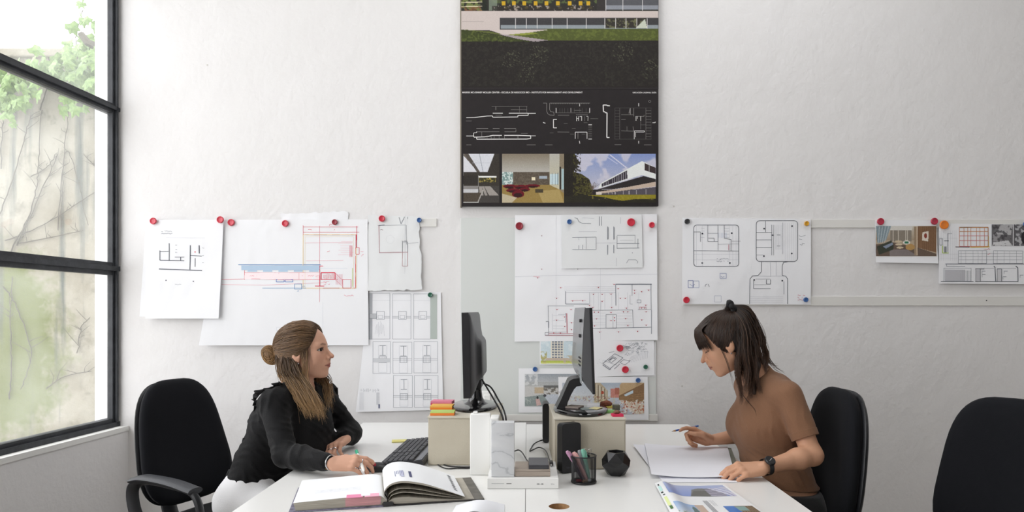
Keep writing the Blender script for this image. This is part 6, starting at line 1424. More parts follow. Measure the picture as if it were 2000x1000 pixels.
def lashes(fr, sgn, parent, z, droop):
    pts = []
    for t in np.linspace(-1, 1, 13):
        y = .002+.0160*t; zz = z*(1-t*t); x = math.sqrt(max(.0152**2-y*y-zz*zz, 1e-6)) if abs(y) < .0150 else .002; pts.append(fr.wor((EYE[0]+x, (EYE[1]+y)*sgn, EYE[2]+zz)))
    mb = MB(); mb.tube(pts, [.0004+.0007*math.sin(math.pi*i/12) for i in range(13)], 6)
    for i in range(2, 13):
        a = pts[i]; d = (fr.wor((EYE[0]+.008, (EYE[1]+.002+.022*(-1+2*i/12))*sgn, EYE[2]+z+droop*1.6))-fr.wor((EYE[0]+.003, (EYE[1]+.002+.016*(-1+2*i/12))*sgn, EYE[2]+z))).normalized(); mb.tube([a, a+d*.0035, a+d*.0062+Vector((0, 0, .0012))], [.0004, .0003, .0001], 4)
    o = kid(mb.build('eyelashes', mat('lash_black', '#17110e', .6), smooth=True), parent); o['kind'] = 'stuff'
M_SKIN = attr_mat('skin', .52, .35, bump=.10, bscale=260)
M_HAIR = attr_mat('hair', .42, .45)
M_SILVER = mat('silver', '#c9c9cc', .2, 1.0); M_GOLD = mat('gold', '#c9a15e', .25, 1.0)
def ell_project(q, c, r, off):
    """push points onto an ellipsoid grown by off"""
    q = np.asarray(q, float); v = q-np.array(c); R_ = np.array(r)+np.asarray(off).reshape(-1, 1) if np.ndim(off) else np.array(r)+off
    k = np.sqrt(((v/R_)**2).sum(-1, keepdims=True)); return np.array(c)+v/k
CR_C, CR_R = (-.012, 0, .028), (.098, .074, .082)
# ================================================================ woman in black (left)
def legs_sdf(p, hip, side_y, knee, ankle, r0, r1, r2, lat):
    d = None
    for s in (-1, 1):
        a = Vector(hip)+Vector(lat)*s*.085; k = Vector(knee)+Vector(lat)*s*.10; f = Vector(ankle)+Vector(lat)*s*.11
        e = smin(cap(p, a, k, r0, r1), cap(p, k, f, r1*.95, r2), .03); d = e if d is None else smin(d, e, .03)
    return d
def shoe(c, fwd, m, parent):
    f = Vector(fwd).normalized(); l = Vector((0, 0, 1)).cross(f); rings = []
    for t in np.linspace(0, 1, 9):
        x = -.06+.24*t; w = .034*math.sin(math.pi*(.12+.8*t))**.5; h = (.075 if t < .3 else .075-.045*(t-.3)/.7)
        rings.append([Vector(c)+f*x+l*(w*math.cos(a))+Vector((0, 0, max(0, .012+(h-.012)*max(math.sin(a), -.16)))) for a in [2*math.pi*i/16 for i in range(16)]])
    return kid(MB().loft(rings).build('shoe', m, smooth=True, auto=60), parent)
def woman_left():
    root = empty('person', (-1.06, 2.6, 0), label='woman in a black ruffled blouse with half-tied blonde hair seated at the left desk', cat='person', group='people at the desks')
    LAT = Vector((.14, .30, 0)).normalized()                 # towards her left (away from the camera)
    FWD = Vector((.30, -.14, 0)).normalized()
    pel, wai, che, upc, nek = Vector((-1.075, 2.62, .57)), Vector((-1.030, 2.615, .70)), Vector((-.948, 2.605, .86)), Vector((-.903, 2.60, .955)), Vector((-.897, 2.60, 1.02))
    shN, elN, wrN = Vector((-.945, 2.468, .958)), Vector((-.855, 2.355, .792)), Vector((-.664, 2.243, .790))
    shF, elF, wrF = Vector((-.845, 2.735, .958)), Vector((-.735, 2.775, .795)), Vector((-.728, 2.665, .792))
    fr = Frame((-.868, 2.60, 1.143), (1, -.03, .10), (-.10, 0, 1), .97)
    hN, tN = hand(wrN, (.985, .16, -.03), (-.05, -.50, .86), 1, {'index': (10, 26, 18), 'middle': (22, 32, 22), 'ring': (28, 36, 24), 'pinky': (30, 36, 24)}, ((.050, .046, -.018), (.075, .050, -.030), (.098, .040, -.042)))
    hF, tF = hand(wrF, (-.30, -.93, -.20), (-.35, 0, .94), -1, {'index': (30, 50, 30), 'middle': (34, 55, 32), 'ring': (38, 58, 34), 'pinky': (40, 58, 34)}, ((.050, .042, -.018), (.078, .040, -.028), (.100, .030, -.036)))
    neck_t = fr.wor((-.022, 0, -.055))
    def arms(p, g, cut=False):
        d = None
        for s, e, w in ((shN, elN, wrN), (shF, elF, wrF)):
            m = e.lerp(w, .35)
            a = smin(cap(p, s, e, .040+g, .034+g), cap(p, e, m, .034+g, .034+g*.9), .02); a = smin(a, cap(p, m, w.lerp(e, .08 if cut else 0), .033+g, (.024+g*.75) if cut else .0195), .02); d = a if d is None else np.minimum(d, a)
        return d
    def torso(p, g):
        d = econe(p, pel, wai, .150+g, .105+g, .118+g, .088+g, LAT); d = smin(d, econe(p, wai, che, .118+g, .088+g, .135+g, .100+g, LAT), .04)
        d = smin(d, econe(p, che, upc, .135+g, .100+g, .120+g, .070+g, LAT), .04); d = smin(d, cap(p, shN.lerp(upc, .15)+Vector((0, 0, .0)), shF.lerp(upc, .15), .045+g, .045+g), .05)
        for s in (-1, 1): d = smin(d, sph(p, che+FWD*.078+LAT*(.068*s)+Vector((0, 0, -.005)), .052+g), .04)
        return d
    def body(p):
        d = smin(torso(p, -.006), cap(p, upc+Vector((0, 0, .02)), nek, .062, .052), .03); d = smin(d, cap(p, nek, neck_t, .050, .047), .03)
        d = smin(d, head_sdf(fr.loc(p))*fr.s, .012); d = smin(d, arms(p, 0), .03)
        d = smin(d, prims(p, hN), .008); return smin(d, prims(p, hF), .008)
    def bcol(V):
        C = np.tile(np.array(lin('#d8a78e'), np.float32), (len(V), 1))
        nails = []
        for k in ('index', 'middle', 'ring', 'pinky'): nails.append(tN[k][3]); nails.append(tF[k][3])
        kn = np.min([sph(V, q, 0) for T in (tN, tF) for k in ('index', 'middle', 'ring', 'pinky') for q in T[k][:2]], 0); C[:] = C*(1-.25*np.clip(1-kn/.012, 0, 1)[:, None])+np.array(lin('#c47f6b'))*.25*np.clip(1-kn/.012, 0, 1)[:, None]
        for nn in nails[:2]: C[sph(V, nn, 0) < .0085] = lin('#b3273f')
        q = fr.loc(V); return np.where((q[:, 2] > -.14)[:, None] & (np.abs(q[:, 1]) < .1)[:, None], head_color(q, C.copy(), skin='#d8a78e'), C)
    sdf_obj('body', body, (-1.27, 2.15, .42), (-.44, 2.86, 1.29), .0032, M_SKIN, root, bcol)
    for s in (-1, 1): eye_obj(fr, s, root, (1, -.42, .03)); lashes(fr, s, root, .0068, .0016)
    # blouse
    def blouse(p):
        d = torso(p, .006); d = smin(d, econe(p, (-.868, 2.595, .90), (-.845, 2.59, .772), .11, .055, .13, .060, LAT), .05); d = smin(d, arms(p, .008, True), .035)
        t = np.clip((.95-p[:, 2])/.3, 0, 1); d = d+.003*wrinkle(p, 34, 1.0)*(.4+.6*t)+.0042*fold(p, (.75, -.3, .6), 150, 1.0)+.0026*fold(p, (.3, .5, .8), 240, 2.0)
        d = smax(d, -cap(p, nek+FWD*.075+Vector((0, 0, .03)), nek+FWD*.11+Vector((0, 0, -.09)), .066, .022), .008); d = smax(d, -cap(p, nek+Vector((0, 0, -.006)), nek+Vector((0, 0, .12)), .064), .008)
        hem = (p[:, 2]-.632)+.10*(p[:, 0]+1.05)+.006*np.sin(p[:, 1]*60)
        return smax(d, -hem, .006)
    M_BL = mat('black_chiffon', '#0a0a0c', .78, sheen=.06, bump=.15, bscale=180, spec=.2)
    sdf_obj('blouse', blouse, (-1.27, 2.22, .55), (-.60, 2.90, 1.10), .0040, M_BL, root)
    def ruffle(path, wid, amp, wave, name='ruffle', out=None):
        pts = [Vector(q) for q in spline(path, 40)]; N = len(pts); V = []; Fc = []; L = 0
        for i, q in enumerate(pts):
            t = (pts[min(i+1, N-1)]-pts[max(i-1, 0)]).normalized(); k = i/40; a = Vector(out[min(int(k), len(out)-1)]).normalized(); b = Vector(out[min(int(k)+1, len(out)-1)]).normalized(); o = a.lerp(b, k-int(k)).normalized(); sd = t.cross(o).normalized()
            if i: L += (pts[i]-pts[i-1]).length
            ph = L/wave*2*math.pi+.8*math.sin(L*70); w = wid*(.8+.25*math.sin(ph*.37))
            for j in range(8):
                f = j/7; V.append(q+o*(w*f*(1-.25*f))+sd*(amp*f*math.sin(ph))+t*(amp*.55*f*math.cos(ph*.93)))
        for i in range(N-1):
            for j in range(7): Fc.append((i*8+j, i*8+j+1, (i+1)*8+j+1, (i+1)*8+j))
        me = np_mesh('ruffle', V, Fc); o = kid(link(name, me, mat('black_ruffle', '#101013', .75, sheen=.08)), root); sm = o.modifiers.new('thick', 'SOLIDIFY'); sm.thickness = .0012
    ruffle([(-.918, 2.515, 1.018), (-.945, 2.485, 1.012), (-.985, 2.465, .995), (-1.012, 2.47, .965)], .032, .012, .026, out=[(-.3, -.5, .8), (-.5, -.5, .6), (-.8, -.4, .35)])
    ruffle([(-1.000, 2.50, .965), (-1.022, 2.52, .925), (-1.043, 2.53, .87), (-1.066, 2.54, .80), (-1.105, 2.55, .72), (-1.146, 2.56, .655)], .030, .012, .028, out=[(-1, -.3, .2), (-1, -.35, .05), (-1, -.35, 0), (-1, -.35, 0), (-1, -.3, -.1)])
    ruffle([(-.862, 2.70, 1.012), (-.835, 2.745, 1.000), (-.805, 2.765, .960), (-.79, 2.76, .90)], .034, .011, .027, out=[(.3, .3, .9), (.7, .3, .5), (.95, .1, .2)])
    # jeans
    M_JN = mat('white_denim', '#e4e4e6', .85, bump=.2, bscale=300, var=.05)
    def jeans(p):
        d = econe(p, pel+Vector((-.005, 0, -.005)), wai+Vector((-.01, 0, -.03)), .162, .118, .132, .102, LAT); d = smin(d, legs_sdf(p, pel+Vector((.02, -.01, 0)), 0, (-.66, 2.56, .55), (-.60, 2.54, .10), .082, .062, .045, LAT), .04)
        d = d+.003*wrinkle(p, 40, 3.0); return smax(d, p[:, 2]-.672, .004)
    sdf_obj('jeans', jeans, (-1.30, 2.28, .06), (-.48, 2.86, .70), .006, M_JN, root)
    for s in (-1, 1): shoe(Vector((-.60, 2.54, .002))+LAT*s*.11, (.95, -.1, 0), mat('white_shoe', '#dcdad6', .6), root)
    # jewellery
    ax = (wrN-elN).normalized()
    ring_obj('bracelet', wrN-ax*.006, ax+Vector((.1, 0, .1)), .0240, .0018, M_GOLD, root, flat=.9); ring_obj('bracelet', wrN+ax*.004, ax+Vector((-.15, .1, .1)), .0245, .0022, M_SILVER, root)
    for T, k in ((tN, 'ring'), (tN, 'middle'), (tF, 'ring'), (tF, 'middle')): a, b = T[k][0], T[k][1]; ring_obj('ring', a.lerp(b, .55), b-a, .0092, .0019, M_SILVER, root, 20)
    kid(MB().lathe([(.001, -.004), (.0035, -.001), (.0035, .002), (.001, .004)], 10, c=fr.wor((-.002, -.079, -.043))).build('earring', M_SILVER, smooth=True), root)
    # ---- hair
    rs = np.random.RandomState(4); c0, c1, c2 = np.array(lin('#4f3a28')), np.array(lin('#8a6a48')), np.array(lin('#c09a68'))
    W = lambda q: np.array([fr.wor(a)[:] for a in q])
    # cap under the strands
    def capf(p):
        q = fr.loc(p); d = ell(q, CR_C, np.array(CR_R)+.007); d = smin(d, ell(q, (-.05, 0, -.02), (.05, .062, .06)), .03)
        d = smax(d, .93*q[:, 0]-.373*q[:, 2]-.0235, .006); d = smax(d, -.07-q[:, 2]+.0*q[:, 0], .01); q[:, 1] = np.abs(q[:, 1]); return smax(d, -ell(q, (-.006, .08, -.012), (.022, .02, .034)), .005)*fr.s
    sdf_obj('hair_cap', capf, (-1.02, 2.48, 1.03), (-.74, 2.72, 1.28), .0035, mat('hair_cap_brown', '#5a432d', .55), root)
    TIE = np.array((-.104, 0, .012)); paths = []; rad = []
    for i in range(950):
        u = rs.uniform(-1, 1); ay = np.sign(u)*abs(u)**.8
        z0 = .088*(1-abs(ay)**1.5)-.012*abs(ay); x0 = (.0225+.373*z0)/.93-.002; S = ell_project(np.array([[x0, .066*ay, z0]]), CR_C, CR_R, .008)[0]
        t = np.linspace(0, 1, 13)[:, None]; mid = S*(1-t)+(TIE+rs.normal(0, .006, 3)*np.array([.3, 1.6, 1.6]))*t; lift = (.0035+(.0075+.004*rs.rand())*np.clip(t*3.5, 0, 1))
        q = ell_project(mid, CR_C, CR_R, lift.ravel()); q[:, 2] += .004*np.sin(t.ravel()*np.pi)*(1-abs(ay)); w = np.clip((t-.86)/.14, 0, 1); q = q*(1-w)+mid*w; paths.append(W(q)); rad.append(rs.uniform(.0006, .0012))
    def ctop(P_, i):
        g = np.random.RandomState(i); t = np.linspace(0, 1, len(P_))[:, None]; k = np.clip(t*.75+g.uniform(-.25, .35), 0, 1); return (c0*(1-k)+c1*k)*g.uniform(.8, 1.25)
    strands('pulled_back_hair', paths, rad, M_HAIR, root, ctop)
    # bun
    paths = []; rad = []
    for i in range(300):
        a0 = rs.uniform(0, 6.28); rr = rs.uniform(.004, .037); ca = rs.uniform(-.026, .026); t = np.linspace(0, 1, 18); a = a0+t*rs.uniform(3, 5.5)
        q = np.stack([-.141+rr*np.cos(a)*.9, ca*np.sqrt(np.clip(1-(rr/.042)**2, .1, 1))+0*a, .000+rr*np.sin(a)*1.08-.006*np.cos(a)], 1); th, th2 = rs.normal(0, .35, 2); q = q-np.array((-.141, 0, 0)); q = q @ np.array([[math.cos(th), -math.sin(th), 0], [math.sin(th), math.cos(th), 0], [0, 0, 1]]) @ np.array([[1, 0, 0], [0, math.cos(th2), -math.sin(th2)], [0, math.sin(th2), math.cos(th2)]])+np.array((-.141, 0, 0)); paths.append(W(q)); rad.append(rs.uniform(.0008, .0016))
    for i in range(40):
        t = np.linspace(0, 1, 8)[:, None]; A_ = TIE+rs.normal(0, .007, 3)*[.2, 1, 1]; B_ = np.array((-.135, 0, .006))+rs.normal(0, .012, 3); paths.append(W(A_*(1-t)+B_*t+np.array([0, 0, .008])*np.sin(t*np.pi))); rad.append(.0018)
    strands('bun', paths, rad, M_HAIR, root, lambda P_, i: np.tile((c1*.55+c2*.45)*np.random.RandomState(i+9).uniform(.65, 1.25), (len(P_), 1)))
    def bunf(p): q = fr.loc(p); return smin(ell(q, (-.141, 0, .000), (.031, .027, .034)), cap(q, (-.10, 0, .012), (-.13, 0, .008), .012), .01)*fr.s
    sdf_obj('bun_core', bunf, (-1.08, 2.53, 1.06), (-.93, 2.67, 1.22), .003, mat('bun_brown', '#7a5c3c', .6), root)
    # loose lengths in front of both shoulders
    def lock(n, starts, mids, ends, seed, spread, rr=(.0007, .0013)):
        g = np.random.RandomState(seed); out = []; rd = []
        for i in range(n):
            s = g.rand(); a = np.array(starts[0])*(1-s)+np.array(starts[1])*s
            pts = [a+g.normal(0, .004, 3)]
            for m0, m1 in mids: pts.append(np.array(m0)*(1-s)+np.array(m1)*s+g.normal(0, 1, 3)*np.array(spread)*.6)
            e = np.array(ends[0])*(1-s)+np.array(ends[1])*s+g.normal(0, 1, 3)*np.array(spread)+np.array([0, 0, g.uniform(-.01, .035)]); pts.append(e)
            out.append(sp_arr(pts, 7)); rd.append(g.uniform(*rr))
        return out, rd
    w3 = lambda px, py, Y: tuple(P(px, py, Y))
    l1 = lock(380, (w3(549, 690, 2.548), w3(574, 697, 2.533)), [(w3(550, 726, 2.525), w3(588, 728, 2.515)), (w3(562, 750, 2.505), w3(606, 752, 2.495)), (w3(578, 780, 2.475), w3(626, 786, 2.465))], (w3(594, 808, 2.455), w3(636, 816, 2.45)), 3, (.008, .012, .007))
    l2 = lock(220, (w3(578, 700, 2.67), w3(600, 700, 2.67)), [(w3(595, 735, 2.69), w3(640, 735, 2.68)), (w3(605, 760, 2.68), w3(648, 762, 2.66))], (w3(618, 800, 2.64), w3(650, 797, 2.62)), 5, (.008, .012, .007))
    l3 = lock(34, (w3(584, 668, 2.54), w3(604, 668, 2.545)), [(w3(590, 695, 2.522), w3(604, 694, 2.522)), (w3(590, 730, 2.512), w3(604, 735, 2.512))], (w3(598, 775, 2.49), w3(614, 785, 2.485)), 7, (.005, .005, .006), (.0005, .0009))
    l4 = lock(160, (w3(541, 682, 2.57), w3(562, 690, 2.545)), [(w3(540, 712, 2.55), w3(560, 722, 2.53)), (w3(545, 735, 2.55), w3(565, 742, 2.53))], (w3(552, 752, 2.545), w3(575, 765, 2.52)), 8, (.005, .006, .006))
    al = l1[0]+l2[0]+l3[0]+l4[0]; rl_ = l1[1]+l2[1]+l3[1]+l4[1]
    def clong(P_, i):
        g = np.random.RandomState(i+50); t = np.linspace(0, 1, len(P_))[:, None]; k = np.clip(t*1.5-.25+g.uniform(-.3, .3), 0, 1); return (c0*1.1*(1-k)+(c1*.45+c2*.55)*k)*g.uniform(.7, 1.2)
    strands('loose_hair', al, rl_, M_HAIR, root, clong)
    return root, tN, tF, wrN
WL_, tN1, tF1, wr1 = woman_left()
def marker_pen(a, b):
    a, b = Vector(a), Vector(b); root = empty('marker_pen', a, label='white marker with a green cap end held by the woman in black', cat='marker'); root.rotation_mode = 'QUATERNION'; root.rotation_quaternion = (b-a).to_track_quat('Z', 'Y'); L = (b-a).length
    MB().lathe([(.002, 0), (.0035, .004), (.0052, .012), (.0055, .02), (.0055, L*.80)], 16).build('barrel', mat('marker_white', '#eceae6', .35), root, smooth=True, auto=50)
    MB().lathe([(.0056, L*.80), (.0056, L*.985), (.004, L)], 16).build('cap_end', mat('marker_green', '#3fae86', .35), root, smooth=True, auto=50)
marker_pen(P(711, 921, 2.222), P(696, 880, 2.335))

# ================================================================ woman in brown (right)
def woman_right():
    root = empty('person', (1.0, 2.5, 0), label='woman in a brown knit top with a dark ponytail looking down at the right desk', cat='person', group='people at the desks')
    LAT = Vector((.04, -.33, 0)).normalized()                # towards her left (towards the camera)
    FWD = Vector((-.33, -.04, 0)).normalized()
    pel, wai, che, upc, nek = Vector((.990, 2.50, .575)), Vector((.932, 2.505, .70)), Vector((.895, 2.51, .875)), Vector((.893, 2.515, .985)), Vector((.868, 2.52, 1.045))
    shN, elN, wrN = Vector((.930, 2.372, 1.000)), Vector((.985, 2.300, .802)), Vector((.785, 2.212, .781))
    shF, elF, wrF = Vector((.880, 2.670, 1.000)), Vector((.955, 2.735, .800)), Vector((.742, 2.705, .776))
    pit = math.radians(25); f = Vector((-.962*math.cos(pit), .272*math.cos(pit), -math.sin(pit))); u = Vector((-.962*math.sin(pit), .272*math.sin(pit), math.cos(pit)))
    fr = Frame((.750, 2.52, 1.180), f, u, .98)
    hN, tN = hand(wrN, (-.985, -.10, -.06), (.0, -.42, .90), -1, {'index': (24, 22, 14), 'middle': (30, 26, 16), 'ring': (34, 28, 18), 'pinky': (36, 30, 18)}, ((.052, .044, -.020), (.080, .046, -.034), (.104, .040, -.044)))
    hF, tF = hand(wrF, (-.93, -.02, .36), (.28, .80, .53), 1, {'index': (18, 22, 14), 'middle': (52, 50, 30), 'ring': (68, 74, 40), 'pinky': (72, 78, 40)}, ((.052, .040, -.028), (.083, .036, -.036), (.108, .026, -.034)))
    neck_t = fr.wor((-.030, 0, -.050))
    def arms(p, g):
        d = None
        for s, e, w in ((shN, elN, wrN), (shF, elF, wrF)):
            m = e.lerp(w, .3)
            a = smin(cap(p, s, e, .038+g, .033+g), cap(p, e, m, .033+g, .034+g), .02); a = smin(a, cap(p, m, w, .034+g, .0200), .02); d = a if d is None else np.minimum(d, a)
        return d
    def torso(p, g):
        d = econe(p, pel, wai, .150+g, .110+g, .120+g, .098+g, LAT); d = smin(d, econe(p, wai, che, .120+g, .098+g, .138+g, .102+g, LAT), .05)
        d = smin(d, econe(p, che, upc, .138+g, .102+g, .118+g, .072+g, LAT), .05); d = smin(d, cap(p, shN.lerp(upc, .12), shF.lerp(upc, .12), .046+g, .046+g), .05); d = smin(d, sph(p, upc+Vector((.05, 0, .0)), .062+g), .05)
        for s in (-1, 1): d = smin(d, sph(p, che+FWD*.056+LAT*(.064*s)+Vector((0, 0, -.006)), .047+g), .05)
        return d
    def body(p):
        d = smin(torso(p, -.006), cap(p, upc+Vector((0, 0, .02)), nek, .062, .052), .03); d = smin(d, cap(p, nek, neck_t, .050, .046), .03)
        d = smin(d, head_sdf(fr.loc(p), -.0002, .0022)*fr.s, .012); d = smin(d, arms(p, 0), .03)
        d = smin(d, prims(p, hN), .008); return smin(d, prims(p, hF), .008)
    def bcol(V):
        C = np.tile(np.array(lin('#cc9b7d'), np.float32), (len(V), 1))
        kn = np.min([sph(V, q, 0) for T in (tN, tF) for k in ('index', 'middle', 'ring', 'pinky') for q in T[k][:2]], 0); m = .25*np.clip(1-kn/.012, 0, 1)[:, None]; C[:] = C*(1-m)+np.array(lin('#bf7a62'))*m
        q = fr.loc(V); return np.where((q[:, 2] > -.13)[:, None] & (np.abs(q[:, 1]) < .1)[:, None], head_color(q, C.copy(), -.0002, .0022, lip='#a25f57', brow='#3a2a20'), C)
    sdf_obj('body', body, (.54, 2.12, .42), (1.20, 2.86, 1.31), .0032, M_SKIN, root, bcol)
    for s in (-1, 1): eye_obj(fr, s, root, (1, 0, -.45)); lashes(fr, s, root, -.0030, -.003)
    # knit top
    def sleeve(p, s, e):
        a = cap(p, s, s.lerp(e, .85), .050, .046); ax = (e-s).normalized(); return smax(a, (p-A3(s)) @ A3(ax)-(e-s).length*.70, .006)
    def top(p):
        d = torso(p, .007); d = smin(d, sleeve(p, shN, elN), .009); d = smin(d, sleeve(p, shF, elF), .009)
        t = np.clip((.90-p[:, 2])/.2, 0, 1); d = d+.0035*wrinkle(p, 26, 5.0)*t+.0012*wrinkle(p, 60, 2.0)+.0034*fold(p, (.5, .2, .85), 170, 3.0)*t+.0020*fold(p, (.7, -.5, .5), 200, 1.0)
        d = smin(d, cap(p, upc+Vector((-.005, 0, .02)), nek+Vector((.002, 0, .012)), .068, .0585), .02); d = smax(d, -cap(p, nek+Vector((0, 0, .012)), neck_t, .0535, .056), .006); d = smax(d, (p-A3(nek)) @ A3((neck_t-nek).normalized())-.020, .006)
        return smax(d, -(p[:, 2]-.652+.10*(p[:, 0]-1.0)), .006)
    M_KN = mat('brown_knit', '#88654e', .95, sheen=.10, bump=.12, bscale=500, col2='#805e48', vscale=500, spec=.15)
    sdf_obj('knit_top', top, (.68, 2.25, .60), (1.17, 2.84, 1.12), .0040, M_KN, root)
    for s, e in ((shN, elN), (shF, elF)):
        ax = (e-s).normalized(); c = s.lerp(e, .66); u_ = ax.orthogonal().normalized(); v_ = ax.cross(u_); rings = []
        for t, r in ((-.013, .0466), (-.012, .0484), (.011, .0474), (.0125, .0462), (.012, .040)): rings.append([c+ax*t+(u_*math.cos(2*math.pi*i/36)+v_*math.sin(2*math.pi*i/36))*r for i in range(36)])
        kid(MB().loft(rings, cap=False).build('sleeve_cuff', M_KN, smooth=True), root)
    M_TR = mat('black_trousers', '#17171a', .85, sheen=.2, bump=.15, bscale=200)
    def trousers(p):
        d = econe(p, pel+Vector((0, 0, -.005)), wai+Vector((.01, 0, -.02)), .160, .113, .138, .106, LAT); d = smin(d, legs_sdf(p, pel+Vector((-.02, 0, 0)), 0, (.60, 2.52, .55), (.56, 2.52, .10), .084, .062, .045, LAT), .04); return smax(d+.003*wrinkle(p, 40, 3.0), p[:, 2]-.640, .004)
    sdf_obj('trousers', trousers, (.44, 2.28, .06), (1.24, 2.76, .70), .006, M_TR, root)
    for s in (-1, 1): shoe(Vector((.56, 2.52, .002))+LAT*s*.11, (-1, 0, 0), mat('black_shoe', '#1d1d1f', .5), root)
    # watch
    ax = (wrN-elN).normalized(); wc = wrN-ax*.012; nrm = Vector((.10, -.62, .76)); nrm = (nrm-ax*nrm.dot(ax)).normalized(); sd = ax.cross(nrm); rings = []
    for t in (-.009, -.0085, .0085, .009): rings.append([wc+ax*t+(nrm*math.cos(a)+sd*math.sin(a))*(.0285 if abs(t) < .0088 else .0275) for a in [2*math.pi*i/36 for i in range(36)]])
    st = kid(MB().loft(rings, cap=False).build('watch_strap', mat('black_rubber', '#1b1b1d', .5), smooth=True, auto=50), root); sm = st.modifiers.new('thick', 'SOLIDIFY'); sm.thickness = .002
    MW = Matrix.Translation(wc+nrm*.027) @ nrm.to_track_quat('Z', 'Y').to_matrix().to_4x4()
    def wk(mb, n, m): o = mb.build(n, m, smooth=True, auto=40); o.parent = st; o.matrix_parent_inverse = (root.matrix_basis @ st.matrix_parent_inverse @ st.matrix_basis).inverted(); return o
    wk(MB().lathe([(.0165, 0), (.018, .002), (.018, .007), (.016, .0095), (.0145, .0095)], 36, M=MW), 'watch_case', mat('black_case', '#202124', .3)); wk(MB().lathe([(.0145, .0088), (.001, .0089)], 36, M=MW), 'watch_dial', mat('dark_dial', '#15161a', .25))
    mk = MB()
    for i in range(12): a = 2*math.pi*i/12; mk.box((-.0005, .0110, .0090), (.0005, .0135, .0094), M=MW @ Matrix.Rotation(a, 4, 'Z'))
    mk.box((-.0006, 0, .0092), (.0006, .010, .0097), M=MW @ Matrix.Rotation(-.9, 4, 'Z')); mk.box((-.0007, 0, .0092), (.0007, .007, .0097), M=MW @ Matrix.Rotation(2.0, 4, 'Z'))
    wk(mk, 'dial_marks', mat('dial_white', '#d6d6d6', .4))['kind'] = 'stuff'
    kid(MB().lathe([(.001, -.003), (.003, 0), (.001, .003)], 10, c=fr.wor((-.003, .0795, -.040))).build('earring', M_SILVER, smooth=True), root)
    # ---- hair
    rs = np.random.RandomState(11); c0, c1 = np.array(lin('#231710')), np.array(lin('#553a28')); W = lambda q: np.array([fr.wor(a)[:] for a in q])
    def capf(p):
        q = fr.loc(p); d = ell(q, CR_C, np.array(CR_R)+.008); d = smin(d, ell(q, (-.05, 0, -.015), (.05, .060, .055)), .03); 
        d = smax(d, .93*q[:, 0]-.373*q[:, 2]-.026, .008); d = smax(d, -.055-q[:, 2]-.25*q[:, 0], .01); q[:, 1] = np.abs(q[:, 1]); return smax(d, -ell(q, (-.006, .08, -.012), (.020, .02, .034)), .005)*fr.s
    sdf_obj('hair_cap', capf, (.60, 2.38, 1.06), (.90, 2.66, 1.34), .0035, mat('hair_cap_dark', '#241913', .5), root)
    TIE = np.array((-.070, 0, .113)); paths = []; rad = []
    for i in range(1500):                                     # swept up to the tie
        s_ = rs.choice([-1, 1]); k = rs.rand()
        if k < .5: S = np.array((rs.uniform(.014, .062), s_*.066, rs.uniform(-.034, .085)))
        elif k < .8: S = np.array((rs.uniform(-.095, -.033), s_*rs.uniform(.035, .07), rs.uniform(-.05, .03)))
        else: S = np.array((rs.uniform(-.034, .016), s_*.07, rs.uniform(.028, .06)))
        if .93*S[0]-.373*S[2] > .021: S[0] = (.021+.373*S[2])/.93
        S = ell_project(S[None], CR_C, CR_R, .009)[0]
        S = S+rs.normal(0, .0015, 3); t = np.linspace(0, 1, 12)[:, None]; tie = TIE+rs.normal(0, .008, 3); mid = S*(1-t)+tie*t; q = ell_project(mid, CR_C, CR_R, .010+.004*rs.rand()); w = np.clip((t-.85)/.15, 0, 1); q = q*(1-w)+mid*w; paths.append(W(q)); rad.append(rs.uniform(.0007, .0013))
    for i in range(420):
        u_ = rs.uniform(-1, 1); S = np.array((.020-.01*u_*u_, .066*u_, .105-.02*u_*u_)); t = np.linspace(0, 1, 10)[:, None]; mid = S*(1-t)+(TIE+rs.normal(0, .008, 3))*t; q = ell_project(mid, CR_C, CR_R, .011+.004*rs.rand()); w = np.clip((t-.85)/.15, 0, 1); paths.append(W(q*(1-w)+mid*w)); rad.append(rs.uniform(.0007, .0013))
    cdark = lambda P_, i: np.tile((c0*(1-.35*np.random.RandomState(i).rand())+c1*.35*np.random.RandomState(i+1).rand())*np.random.RandomState(i+2).uniform(.7, 1.3), (len(P_), 1))
    strands('swept_hair', paths, rad, M_HAIR, root, cdark)
    paths = []; rad = []                                     # fringe
    for i in range(760):
        u_ = rs.uniform(-1.12, 1.12); side = max(0, abs(u_)-.6)/.4
        b_ = rs.rand(); A_ = ell_project(np.array([[-.035+.06*b_, (.022+.04*b_)*u_, .108]]), CR_C, CR_R, .012+.004*rs.rand())[0]; B_ = np.array((.068-.012*u_*u_, .046*u_, .102-.012*u_*u_)); B2_ = np.array((.090-.024*u_*u_, .056*u_, .083-.012*u_*u_)); D_ = np.array((.1000-.034*u_**2, .063*u_, .052)); E_ = np.array((.0985-.038*u_**2, .067*u_, .020-.016*side+rs.normal(0, .005)))+rs.normal(0, .0018, 3)
        paths.append(W(sp_arr([A_, B_, B2_, D_, E_], 4))); rad.append(rs.uniform(.0007, .0013))
    strands('fringe', paths, rad, M_HAIR, root, cdark)
    # ponytail in world space
    w3 = lambda px, py, Y: np.array(P(px, py, Y))
    Lg = [w3(1429, 604, 2.495), w3(1439, 640, 2.455), w3(1442, 685, 2.425), w3(1440, 740, 2.405), w3(1444, 796, 2.40)]
    Rg = [w3(1433, 595, 2.505), w3(1464, 604, 2.52), w3(1485, 648, 2.53), w3(1499, 692, 2.51), w3(1502, 738, 2.48)]
    paths = []; rad = []
